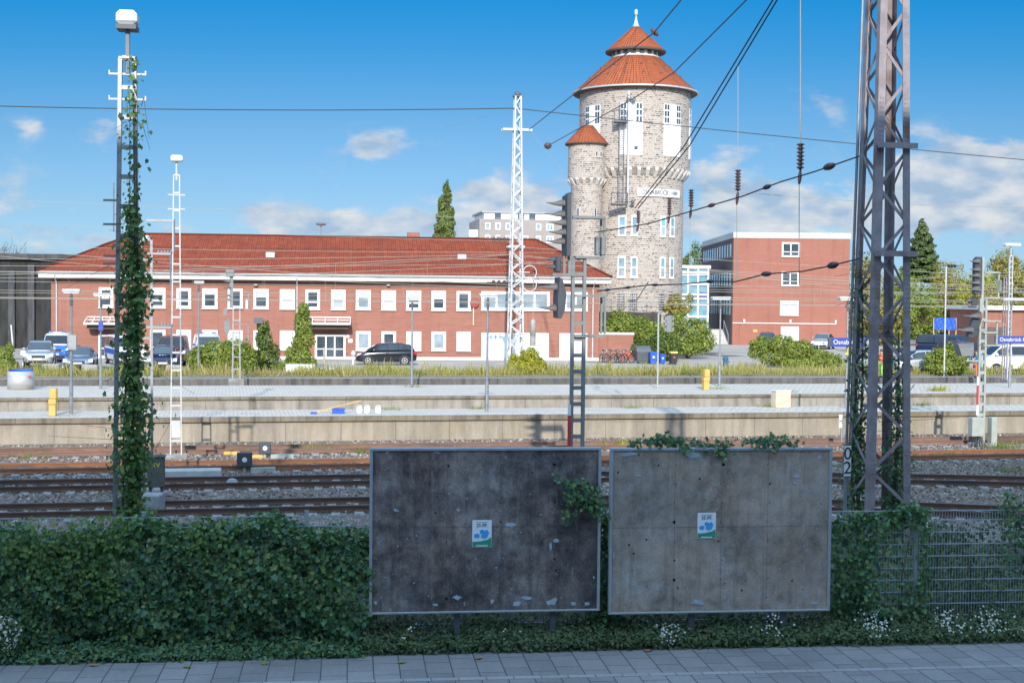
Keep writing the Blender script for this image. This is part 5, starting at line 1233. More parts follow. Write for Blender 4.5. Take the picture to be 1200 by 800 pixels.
q.prism([(x0,zb_),(x1,zb_),(x1,zt_),(x0,zt_-.1)],-.32,.32); hd=q.build('signal_screen',signal_dark,SM)
for py,L_ in ((239.5,.55),(252,.58),(262.5,.5),(273.5,.5),(284,.55)):
    q=MB(); hood(q,(x0+.02,-.1 if L_<.52 else .05,S(650,py)[1]),L_,.13); q.build('lamp_hood',hood_m,hd)
q=MB(); a0=S(645,0)[0]; a1=S(654.5,0)[0]; z1,z0=S(650,300.5)[1],S(650,319)[1]; q.bbox(a0+.08,a1,-.2,.2,z0,z1,.03); hd=q.build('lower_signal_box',signal_dark,SM)
for py in (304.5,313.5): q=MB(); hood(q,(a0+.1,0,S(650,py)[1]),.33,.1); q.build('lamp_hood',signal_dark,hd)
q=MB(); z=S(660,322)[1]; q.box(a0,S(672,0)[0],-.1,.1,z-.04,z+.04); q.build('bracket',signal_grey,SM)
x0,x1=S(649.5,0)[0],S(657.5,0)[0]; pts=[(649.5+2,325),(655,327),(660,345),(658,364),(654,373),(650,372),(649.5,350)]
q=MB(); q.prism([S(a,b_) for a,b_ in pts],-.3,.3); hd=q.build('oval_signal_screen',signal_dark,SM)
for py in (337.5,362): q=MB(); hood(q,(x0+.12,0,S(650,py)[1]),.62,.15); q.build('lamp_hood',hood_m,hd)
for (px0,px1,py) in ((668,707.5,254.5),(672,707,301.5),(672,709,346.5),(672,708,393.5)):
    a,z=S(px0,py); b_,_=S(px1,py); q=MB(); q.box(a,b_,-.14,.14,z-.035,z+.035); q.box(a,b_,.3,.36,z-.03,z+.03); q.build('service_step',signal_grey,SM)
for (px,p0_,p1_) in ((707,254,301),(708.5,346,393)):
    a,z1=S(px,p0_); _,z0=S(px,p1_)
    for y in (-.1,.3): q=MB(); q.box(a-.03,a+.03,y-.03,y+.03,z0+.036,z1-.036); q.build('guard_bar',signal_grey,SM)
for (a_,b_) in ((695.5,699.5),(702.5,707.2)):
    x0,z1=S(a_,277.5); x1,z0=S(b_,301); q=MB(); q.bbox(x0,x1-.0,-.2,.0,z0+.05,z1,.02); q.build('switch_box',signal_grey,SM)
q=MB(); x,z1=S(667,474); _,zz=S(667,486); q.box(x-.045,x+.045,-.1,-.07,zz,z1); q.build('mast_board_white',white_p,SM); q=MB(); _,z0=S(667,535); q.box(x-.045,x+.045,-.1,-.07,z0,zz-.002); q.build('mast_board_red',red_p,SM)
# right signal
SD2=55.0; SR,h=mast_thing('signal_mast','grey green signal mast with a dark hooded screen and cabinets at the far right','railway signal',1151,350,SD2,.27,.25,.42,cab_green,.08,.12,rung=.12)
S=sig(SR,SD2,1151,ZB); x,z0=S(1149.5,352); _,z1=S(1149.5,301); q=MB(); q.box(x-.05,x+.05,-.05,.05,z0-.5,z1); q.build('upper_post',cab_green,SR)
x0,_=S(1138.5,0); x1,_=S(1147.5,0); z1=S(1143,301)[1]; z0=S(1143,344)[1]; q=MB(); q.prism([(x0,z0),(x1,z0),(x1,z1-.1),(x1-.08,z1),(x0+.1,z1),(x0,z1-.12)],-.1,.12); hd=q.build('signal_screen',signal_dark,SR)
for py in (307,316.5,323.5,332,338.5):
    q=MB(); hood(q,(S(1143,0)[0],-.12,S(1143,py)[1]),.42,.12); q.build('lamp_hood',hood_m,hd)
q=MB(); a,z1=S(1131,349.5); b_,z0=S(1140,360.5); q.bbox(a+.1,b_,-.2,.15,z0,z1,.03); hd=q.build('lower_signal_box',signal_dark,SR)
for py in (352.5,357.5): q=MB(); hood(q,(a+.12,-.05,S(1135,py)[1]),.3,.09); q.build('lamp_hood',hood_m,hd)
q=MB(); q.prism([S(a,b_) for a,b_ in ((1141,366),(1147,365),(1148,374),(1142,392),(1137,396),(1131,394.5),(1133,384))],-.12,.12); hd=q.build('oval_signal_screen',signal_dark,SR)
for a_,b_ in ((1144,371),(1135,387)): q=MB(); p=S(a_,b_); hood(q,(p[0],-.16,p[1]),.75,.15); q.build('lamp_hood',hood_m,hd)
for (px1,py) in ((1171,319),(1171,349),(1173,376),(1169,389.5),(1169,404.5)):
    a,z=S(1151,py); b_,_=S(px1,py); q=MB(); q.box(a,b_,-.1,.1,z-.03,z+.03); q.build('service_step',cab_green,SR)
q=MB(); x,z1=S(1170.5,319); _,z0=S(1170.5,349); q.box(x-.03,x+.03,-.03,.03,z0,z1); q.build('guard_bar',cab_green,SR); q=MB(); x,z1=S(1169.5,376); _,z0=S(1169.5,405); q.box(x-.03,x+.03,-.03,.03,z0,z1); q.build('guard_bar',cab_green,SR)
q=MB(); x0,z1=S(1170,328); x1,z0=S(1173.5,342); q.bbox(x0,x1,-.1,.06,z0,z1,.02); q.build('switch_box',signal_grey,SR)
q=MB(); a,z1=S(1117,402.5); b_,z0=S(1137,417); q.prism([(a,z1),(b_,z1+.05),(b_,z0+.02),(a+.18,z0)],-.2,.2); q.build('route_indicator',signal_grey,SR)
q=MB(); a,z=S(1130,422.5); q.box(a,0,-.05,.05,z-.03,z+.03); q.tube([S(1133,422)[0:1]+(0,)+S(1133,422)[1:],S(1133,417)[0:1]+(0,)+S(1133,417)[1:]],.04); q.build('bracket',cab_green,SR)
q=MB(); x,z1=S(1145,441); _,za=S(1145,451); _,zc_=S(1145,474); _,z0=S(1145,486); q.box(x-.04,x+.04,-.1,-.07,za,z1); q.box(x-.04,x+.04,-.1,-.07,z0,zc_); q.build('mast_board_white',white_p,SR); q=MB(); q.box(x-.04,x+.04,-.1,-.07,zc_+.002,za-.002); q.build('mast_board_red',red_p,SR)
for k,(a_,b_,t_,lo_) in enumerate(((1133.5,1149,488,510),(1158.5,1166,488,522))):
    x0,z1=S(a_,t_); x1,z0=S(b_,lo_); z0=max(z0,.02); q=MB(); q.bbox(x0,x1,-.42,-.08,z0,z1,.02); q.build('cabinet',cab_green,SR)
q=MB(); x0,_=S(1140,0); x1,_=S(1147,0)
for k in range(6): q.tube([(x0+k*.05,-.25,S(1140,510)[1]),(x0-.3+k*.13,-.5,.05)],.02,4)
q.build('cable',black_p,SR)
# little rusty signal left
SD3=76.; SL,h=mast_thing('signal_mast','small rusty ladder signal with a grey lamp box, above the round bush','railway signal',277,361,SD3,.40,.36,.62,steel,.07,.1,ZP,rung=.07)
S=sig(SL,SD3,277,ZP); q=MB(); x,z1=S(271,316); _,z0=S(271,361); q.box(x-.1,x+.1,-.06,.06,z0,z1); q.build('upper_post',signal_grey,SL)
q=MB(); x0,z1=S(264.5,315.5); x1,z0=S(274.5,324.5); q.bbox(x0,x1,-.2,.2,z0,z1,.04); hd=q.build('signal_screen',signal_grey,SL)
for py in (330,338,347,352): q=MB(); hood(q,(S(270,0)[0],0,S(270,py)[1]),.4,.12); q.build('lamp_hood',hood_m,hd)
for pts in ([(263,376),(268,373),(270,385),(267,393),(263,388)],[(262,361),(266,361),(266,369),(262,369)]): q=MB(); q.prism([S(*p) for p in pts],-.2,.2); q.build('signal_box',signal_grey,SL)
for py in (341.5,362,380,400): a,z=S(291,py); q=MB(); q.box(-.1,a,-.08,.08,z-.025,z+.025); q.build('service_step',signal_grey,SL)
q=MB(); x,z1=S(290.5,342); _,z0=S(290.5,362); q.box(x-.03,x+.03,-.03,.03,z0,z1); q.build('guard_bar',signal_grey,SL); q=MB(); _,z1=S(290.5,380); _,z0=S(290.5,400); q.box(x-.03,x+.03,-.03,.03,z0,z1); q.build('guard_bar',signal_grey,SL)
x0,z1=S(287.5,350.5); x1,z0=S(290,362); MB().bbox(x0,x1,-.12,.12,z0,z1,.02).build('switch_box',white_p,SL)
# lattice lamp mast at far right
o,h=mast_thing('lamp_mast','slim white lattice mast with a flat lamp head at the right edge','lamp mast',1182.5,300,84.,.20,.20,.32,steel_white,.05,.14,ZP,rung=.05)
q=MB(); q.tube([(0,0,h),(0,0,h+.6)],.03); q.build('top_pipe',steel_white,o); k=84/FPX; q=MB(); q.bbox(-9*k,11*k,-.2,.2,h+.6,h+.78,.04); q.build('lamp_head',white_old,o)
p=D(1175.5,440,84.); ln_=D(1175.5,325,84.).z-ZP; o=thing('lattice_post','pinkish slim lattice post beside the blue sign at the right edge','post',(p.x,p.y,ZP),AT); q=MB(); ladder_mast(q,.16,.16,ln_,.28,.05,.04,.08); q.build('mast_frame',steel_rust,o)
p=D(1106.5,430,88.); o=thing('wire_post','thin white post carrying two rows of dark insulators at the right','post',(p.x,p.y,ZP),AT); h=D(1106.5,312,88.).z-ZP; q=MB(); q.tube([(0,0,0),(0,0,h)],.05,6); q.build('pole',steel_white,o)
for py in (311.5,338.5):
    z=D(1106,py,88.).z-ZP; q=MB(); q.tube([(-.1,0,z),(.9,0,z)],.025,4)
    for k in range(3): q.sphere((.22+k*.2,0,z),(.09,.12,.12),8,5)
    q.build('insulator',black_p,o)
# traffic light style train signal on a post above the bins
p=G(770.5,455,ZP); p=D(770.5,455,p.y); o=thing('platform_signal','grey three lamp signal box hanging from a post above the blue bins','railway signal',(p.x,p.y,ZP),AT); h=D(770,366.5,p.y).z-ZP; k=p.y/FPX
q=MB(); q.tube([(0,0,0),(0,0,h)],.05,8); q.box(0,11*k,-.03,.03,h-.05,h+.0); q.build('pole',cab_green,o); z1=D(770,369.5,p.y).z-ZP; z0=D(770,389,p.y).z-ZP
q=MB(); q.bbox(9.5*k,16*k,-.1,.08,z0,z1,.02); b_=q.build('signal_box',signal_grey,o); q=MB()
for j in range(3):
    z=z1-(j+.5)*(z1-z0)/3; q.box(7*k,9.4*k,-.12,.1,z-.1,z+.1); q.box(16.1*k,18.3*k,-.12,.1,z-.1,z+.1)
q.build('side_fin',signal_grey,b_)
# ------------------------------------------------------------------ dwarf signals, boards, trough covers
for (px,py,lab,sz) in ((286.5,547,'dwarf signal with a white dot, in the shade beside a green base',.5),(310.5,531,'dwarf signal with a white dot, sunlit at the wall foot',.42)):
    p=G(px,py+6,ZB); o=thing('dwarf_signal','black square '+lab,'dwarf signal',p,AT,'dwarf signals between the tracks'); k=p.y/FPX; q=MB(); q.bbox(-sz*.5,sz*.5,-.08,.1,.16,.16+sz,.03); b_=q.build('signal_box',signal_dark,o)
    q=MB(); q.lathe([(0,-.1),(.075,-.095),(.085,-.082)],14,(0,0,.16+sz*.5),'y'); q.build('lens',white_p,b_); q=MB(); q.tube([(0,.02,-.05),(0,.02,.16)],.05,8); q.box(.2,1.0,-.1,.15,-.02,.14); q.build('base',cab_green,o)
for (px,py,lab) in ((299,537,'yellow balise plate on the ballast between the two dwarf signals'),(272,533,'yellow rail contact box beside the sunlit rear rail')):
    p=G(px,py,ZB); o=tag(MB().bbox(-.3,.3,-.12,.12,0,.13,.03).build('balise',yellow_p),lab,'balise'); o.location=p; o.rotation_euler=(0,0,AT)
p=G(219,563,ZB); o=tag(MB().bbox(-1.05,1.05,-.3,.3,0,.36,.03).build('cable_trough',conc_light),'grey concrete cable trough cover beside the cabinet','cable trough'); o.location=p; o.rotation_euler=(0,0,AT)
p=G(272,571,ZB); o=tag(fixn(MB().sphere((0,0,.12),(.2,.16,.17),7,5).build('rock',conc)),'single pale brown rock lying beside the shaded rail','rock'); o.location=p
# kilometre sign 02 and H board
p=D(991,560,26.2); o=thing('kilometre_sign','white kilometre sign with the numbers 0 and 2 beside the lattice mast','sign',(p.x,p.y,ZB),AT); z1,z0=D(991,521.5,26.2).z-ZB,D(991,557.5,26.2).z-ZB; k=26.2/FPX
q=MB(); q.tube([(0,0,0),(0,0,z1)],.035,8); q.build('post',steel,o); MB().bbox(-4.6*k,4.6*k,-.07,-.04,z0,z1,.008).build('board',white_p,o); q=MB()
for y0,y1,a,b_ in ((z0-.015,z0,-4.7*k,4.7*k),(z1,z1+.015,-4.7*k,4.7*k),(z0,z1,-4.7*k,-4.6*k),(z0,z1,4.6*k,4.7*k)): q.box(a,b_,-.068,-.04,y0,y1)
q.build('rim',steel_dark,o)
for ch,f in (('0',.73),('2',.27)): text_obj('numeral',ch,.34,ink,o,Matrix.Translation((0,-.075,z0+(z1-z0)*f))@Matrix.Rotation(math.pi/2,4,'X'))
p=G(986,523,ZB); o=thing('stop_board','small board with a dark H on a grey post beside the lattice mast','sign',p,AT); z1,z0=D(985,485.5,p.y).z-ZB,D(985,501,p.y).z-ZB; k=p.y/FPX
q=MB(); q.tube([(0,0,0),(0,0,z1-.05)],.05,8); q.build('post',steel,o); MB().bbox(-4.8*k,-.6*k,-.1,-.06,z0,z1,.01).build('board',white_p,o); text_obj('letter','H',.36,ink,o,Matrix.Translation((-2.7*k,-.105,(z0+z1)/2))@Matrix.Rotation(math.pi/2,4,'X'),sx=.5)
# ------------------------------------------------------------------ things on the platforms
for (px,py0,py1,w,lab) in ((62,487,455,9,'yellow box pillar at the left end of the near platform'),(827,456.5,432.5,7.6,'yellow box pillar on the far platform beside the lamp')):
    p=G(px,py0,ZP); k=p.y/FPX; h=D(px,py1,p.y).z-ZP; o=thing('yellow_pillar',lab,'pillar',p,AT,'yellow box pillars'); W_=w*k
    q=MB(); q.bbox(-W_*.46,W_*.40,-.18,.18,0,h*.42,.02); q.build('lower_box',yellow_p,o); q=MB(); q.bbox(-W_*.5,W_*.44,-.2,.2,h*.423,h*.62,.02); q.build('middle_box',yellow_p,o); q=MB(); q.bbox(-W_*.34,W_*.52,-.2,.2,h*.623,h,.04); q.build('upper_box',yellow_p,o)
p=G(24.5,456,ZP); k=p.y/FPX; h=D(24,434.5,p.y).z-ZP; o=thing('steel_bin','round brushed steel bin with a blue bag rim on the far platform','bin',p,AT); q=MB(); q.smooth=True; q.lathe([(15*k,0),(15*k,h),(14.4*k,h),(14.4*k,h-.1)],36); q.build('body',pm('brushed',(.50,.49,.47),.5,.1,6,metal=.35,stretch=(.3,.3,8)),o)
q=MB(); q.lathe([(14.3*k,h-.05),(13.4*k,h+.07),(13.0*k,h+.06),(13.6*k,h-.06)],30,a0=R(-10),a1=R(170)); q.build('bag_rim',blue_p,o); q=MB(); q.box(10*k,13*k,-14*k,-11.6*k,h-.28,h-.2); q.build('sticker',red_p,o)
p=G(396.5,484.5,ZP); o=thing('plastic_crate','blue plastic crate standing on the near platform','crate',p,AT); q=MB(); a,b_,h=.24,.17,.22
q.box(-a,a,-b_,b_,0,.02); q.box(-a,a,-b_,-b_+.02,.021,h); q.box(-a,a,b_-.02,b_,.021,h); q.box(-a,-a+.02,-b_+.021,b_-.021,.021,h); q.box(a-.02,a,-b_+.021,b_-.021,.021,h); q.build('body',blue_p,o)
q=MB(); q.box(-a-.02,a+.02,-b_-.02,-b_-.001,h-.05,h); q.box(-a-.02,-a-.001,-b_,b_,h-.05,h); q.box(a+.001,a+.02,-b_,b_,h-.05,h); q.build('rim',blue_p,o)
p=G(368,485,ZP); p2=G(424,485,ZP); o=thing('broom','yellow handled broom with a blue head leaning over the blue crate','broom',p,AT); k=p.y/FPX; q=MB(); q.tube([(.02,0,.06),(56*k,.25,D(424,470.5,p.y).z-ZP)],.022,6); q.build('handle',wood_y,o); q=MB(); q.bbox(-.14,.12,-.05,.05,.0,.09,.02); q.build('head',blue_p,o)
for i,(px,lab) in enumerate(((421,'leftmost of the three white canisters, just right of the blue crate'),(430,'middle one of the three white canisters on the near platform'),(443,'rightmost white canister, standing a little apart from the other two'))):
    p=G(px,484,ZP); o=thing('canister',lab,'canister',p,AT,'white canisters on the near platform'); q=MB(); q.bbox(-.115,.115,-.1,.1,0,.27,.03); q.build('body',canis,o); q=MB(); q.lathe([(.05,.271),(.05,.315),(.035,.33)],10,(.05,0,0)); q.build('cap',white_p,o); q=MB(); q.tube([(-.09,0,.27),(-.07,0,.33),(0,0,.33),(.0,0,.27)],.014,5); q.build('handle',canis,o)
p=G(915,477,ZP); k=p.y/FPX; h=D(915,457,p.y).z-ZP; o=thing('platform_box','cream metal cabinet with a yellow band on the near platform','cabinet',p,R(20)); q=MB(); q.bbox(-10*k,10*k,-.22,.22,0,h-.05,.02); q.build('body',cream,o); q=MB(); q.bbox(-10.4*k,10.4*k,-.25,.25,h-.048,h,.015); q.build('lid',white_old,o); q=MB(); q.bar((-10*k,-.224,.1),(9.6*k,-.224,h*.5),.004,.06,(0,1,0)); q.build('band',yellow_p,o)
# ------------------------------------------------------------------ overhead wires
def sag(a,b_,s,n=14): 
    a=Vector(a);b_=Vector(b_); return [a.lerp(b_,i/n)-Vector((0,0,s*4*(i/n)*(1-i/n))) for i in range(n+1)]
def wire(label,pts,r,mat,ins=(),group='overhead line wires',name='overhead_wire',cat='wire'):
    o=thing(name,label,cat,pts[0],0,group); p0=Vector(pts[0]); q=MB(); q.tube([Vector(p)-p0 for p in pts],r,5); q.build('cable',mat,o)
    for (p,d,ln,rr,kind) in ins:
        p=Vector(p)-p0; d=Vector(d).normalized(); q=MB(); q.M=Matrix.Translation(p)@d.to_track_quat('Z','Y').to_matrix().to_4x4()
        if kind=='rod':
            prof=[(.03,-ln/2)]; nn=7
            for j in range(nn): z=-ln/2+ln*(j+.3)/nn; prof+=[(rr*.5,z),(rr,z+ln/nn*.25),(rr,z+ln/nn*.4),(rr*.5,z+ln/nn*.65)]
            prof+=[(.03,ln/2)]; q.lathe(prof,10)
        else: q.lathe([(.02,-ln/2),(rr*.7,-ln*.36),(rr,-ln*.12),(rr*1.0,ln*.12),(rr*.7,ln*.36),(.02,ln/2)],10)
        q.build('insulator',brown_ins,o)
    return o
# long dark feeder wires high up
wire('long dark wire running from the left edge to the top of the white lattice mast',sag(D(-120,121,86),D(603,127,90),.25),.035,wire_dark)
wire('long dark wire running right from the white lattice mast past the tower',sag(D(603,127,90),D(1330,199,96),.12),.03,wire_dark)
wire('left strand of the thick slanting double wire crossing the tower',[D(918,-20,34),D(802,171,46),D(744,244,54)],.022,wire_dark)
wire('right strand of the thick slanting double wire crossing the tower',[D(923,-20,34),D(808,171,46),D(748,244,54)],.022,wire_dark)
wire('dark slanting wire above the tower roof ending at the white mast arm',[D(815,-20,40),D(767,38,52),D(690,97,72),D(620,152,89.5)],.026,wire_dark,[(D(767,38,52),(1,0,-1),.4,.1,'lump')])
wire('dark slanting wire crossing the tower roof to the turret',[D(895,-20,40),D(790,85,56),D(740,117,64),D(640,172,88)],.024,wire_dark,[(D(642,171,88),(1,0,0),.5,.22,'lump')])
# cross spans with insulators, from the lattice mast down to the left
def span(label,px,dA,dB,r,lumps,rl):
    n=len(px); P=[D(a,b_,dA+(dB-dA)*i/(n-1)) for i,(a,b_) in enumerate(px)]; ins=[]
    for (a,b_,w) in lumps:
        f=[i for i in range(n-1) if (px[i][0]-a)*(px[i+1][0]-a)<=0][0]; t=(a-px[f][0])/(px[f+1][0]-px[f][0]); p=P[f].lerp(P[f+1],t); ins.append((p,P[f+1]-P[f],w*p.y/FPX,w*.24*p.y/FPX,'lump'))
    return wire(label,P,r,wire_dark,ins)
span('upper cross span wire with dark insulators, from the lattice mast towards the tower',[(1007,183),(955,201),(915,213),(870,230),(815,246),(760,262),(700,272)],28.5,33,.016,[(972,194.5,17),(899,218,12),(834,241,10)],1)
span('lower cross span wire with dark insulators in front of the brick block',[(1007,303),(975,311),(940,318),(897,321),(862,330),(833,329.5),(800,333),(760,334),(700,341)],28.5,33,.016,[(976,310.5,17),(898,320.5,13),(832,329.5,10),(768,334,8),(736,336,7),(712,339,7)],1)
span('short slanting rod with an insulator crossing the lower part of the tower',[(760,330),(746,352),(735,353)],60,62,.02,[],1)
for (px,pt,pi0,pi1,pe,pl,dd,lab) in ((938,-20,168,199,216,332,34,'right hanging wire with a brown ribbed insulator, nearest the lattice mast'),(864.8,75,199,224,240,330,42,'middle hanging wire with a brown ribbed insulator, above the brick block'),(810,168,222,243,256,320,47,'hanging wire with a ribbed insulator just right of the tower'),(784.5,225,232,252,262,330,52,'hanging wire with a ribbed insulator in front of the tower name board'),(748,243,247,262,272,310,56,'hanging wire with a ribbed insulator in front of the tower windows')):
    P=[D(px,pt,dd),D(px,pi0,dd),D(px,pi1,dd),D(px-1.5,pe,dd),D(px-1.5,pl,dd)]; k=dd/FPX
    wire(lab,P,.011,wire_lit,[(P[1].lerp(P[2],.5),(0,0,1),(pi1-pi0)*k,.10,'rod'),(P[2].lerp(P[3],.5),P[3]-P[2],(pe-pi1)*k,.05,'lump')],'hanging insulator wires','hanging_wire')
# catenary above the tracks: carrying cable, contact wire and droppers form one thing each
def catenary(label,t,zc,zm,s0=-45,s1=70,span_=58,ph=0,r=.010,mat=None):
    mat=mat or wire_lit; o=thing('catenary_line',label,'overhead line',TP(s0,t,zc),AT,'overhead contact lines'); L_=s1-s0; q=MB(); q.tube([(0,0,0),(L_,0,0)],r,4,False); q.build('contact_wire',mat,o)
    mz=lambda x:zm-zc-(zm-zc-.5)*4*(((x+ph)%span_)/span_)*(1-((x+ph)%span_)/span_); q=MB(); q.tube([(i*2.0,0,mz(i*2.0)) for i in range(int(L_/2)+1)],r,4,False); q.build('carrying_cable',mat,o)
    q=MB()
    for i in range(int(L_/6.5)): x=3+i*6.5; q.tube([(x,0,0),(x,0,mz(x))],.004,3,False)
    q.build('dropper',mat,o); return o
catenary('overhead contact line above the sunlit track along the near platform',tD(0),5.3,7.0,ph=20)
catenary('overhead contact line above the half shaded track with the orange rail',46.5,5.35,6.9,ph=5)
catenary('overhead contact line above the first track between the two platforms',60.6,5.6,7.3,-60,80,ph=40)
catenary('overhead contact line above the second track between the two platforms',64.0,5.5,7.5,-60,80,ph=12)
catenary('overhead contact line above the sunken track behind the far platform',77.0,6.1,8.0,-70,90,ph=30,r=.012)
for (pl,pr,dl,dr,r,lab,sg) in (((-60,231),(1290,262),62,70,.009,'pale thin wire high across the whole view, above the roof ridge',.4),((-60,259),(610,283),80,88,.010,'pale wire along the ridge line of the long roof',.1),((-60,287),(650,296),80,88,.011,'pale wire halfway up the long roof',.1),((-60,303),(600,298),84,89,.013,'upper of the pale wires along the middle of the long roof',.15),((-60,311),(640,309),84,89,.013,'lower of the pale wires along the middle of the long roof',.1),((-60,317),(600,320),84,89,.011,'pale wire along the gutter of the long building',.1),((600,289),(1290,329),89,92,.013,'pale wire running right from the white mast past the brick block top',.1),((600,300),(1290,343),89,92,.013,'pale wire past the middle windows of the brick block',.1),((600,321),(1290,352),89,92,.011,'pale wire past the lower windows of the brick block',.1),
    ((760,214),(1290,244),38,44,.008,'thin pale wire crossing the clouds right of the tower',.2),((700,300),(1290,372),70,75,.009,'thin pale wire low across the brick block',.1),((620,152),(690,240),89,52,.013,'thin slanting wire from the white mast arm down to the signal mast',.0),((520,150),(604,127),110,90,.009,'short thin wire left of the white lattice mast top',.0)):
    wire(lab,sag(D(*pl,dl),D(*pr,dr),sg),r,wire_lit)
wire('orange lit thin wire across the left edge before the bunker',sag(D(-60,349,70),D(140,350.5,70),0),.018,pm('wire_orange',(.55,.24,.12),.6,.1,3))
# ------------------------------------------------------------------ vehicles
tyre=pm('tyre',(.018,.018,.02),.85,.15,8); rim_m=pm('rim_m',(.55,.56,.58),.35,.1,6,metal=.7); lens_w=pm('lens_w',(.70,.72,.74),.15,.08,8); lens_r=pm('lens_r',(.42,.02,.025),.25,.1,8)
glass_car=m_glass('glass_car',(.022,.03,.034),.06); trim_b=pm('trim_b',(.02,.02,.022),.5,.1,8); plate_m=pm('plate_m',(.74,.74,.72),.5,.05,8)
def paint(name,c,metal=.25,rough=.28):
    m,nt,b=newmat(name); t=coords(nt,'Object'); n=noise(nt,t,2.2,5); nt.links.new(ramp(nt,n,[(.3,tuple(x*.9 for x in c)),(.7,tuple(min(1,x*1.06) for x in c))]),b.inputs['Base Color'])
    s=nd(nt,'ShaderNodeSeparateXYZ',{0:t}); d=nd(nt,'ShaderNodeMapRange',{0:s.outputs[2],1:.2,2:.75,3:.55,4:rough}); nt.links.new(d.outputs[0],b.inputs['Roughness']); b.inputs['Metallic'].default_value=metal; b.inputs['Coat Weight'].default_value=.5; b.inputs['Coat Roughness'].default_value=.08; return m
def loft(mb,secs):
    n=len(secs[0]); vs=[p for s in secs for p in s]; fs=[]
    for i in range(len(secs)-1):
        for k in range(n): fs.append((i*n+k,i*n+(k+1)%n,(i+1)*n+(k+1)%n,(i+1)*n+k))
    fs.append(tuple(range(n-1,-1,-1))); fs.append(tuple(range((len(secs)-1)*n,len(secs)*n))); mb.add(vs,fs)
def body_sec(x,w,zb,zt,r=.1,belly=.06):
    """cross-section at station x: half width w, rounded shoulders"""
    hw=w; pts=[(-hw+.10,zb),(-hw+.02,zb+.08),(-hw,zb+(zt-zb)*.45),(-hw+.03,zt-r*.9),(-hw+r*.8,zt-.012),(-hw*.5,zt),(0,zt+.008),(hw*.5,zt),(hw-r*.8,zt-.012),(hw-.03,zt-r*.9),(hw,zb+(zt-zb)*.45),(hw-.02,zb+.08),(hw-.10,zb)]
    return [(x,y,z) for y,z in pts]
def cab_sec(x,w0,w1,z0,z1,r=.09):
    pts=[(-w0,z0),(-w0+(w0-w1)*.55,z0+(z1-z0)*.55),(-w1-.01,z1-r),(-w1+r*.8,z1-.015),(-w1*.4,z1),(w1*.4,z1),(w1-r*.8,z1-.015),(w1+.01,z1-r),(w0-(w0-w1)*.55,z0+(z1-z0)*.55),(w0,z0)]
    return [(x,y,z) for y,z in pts]
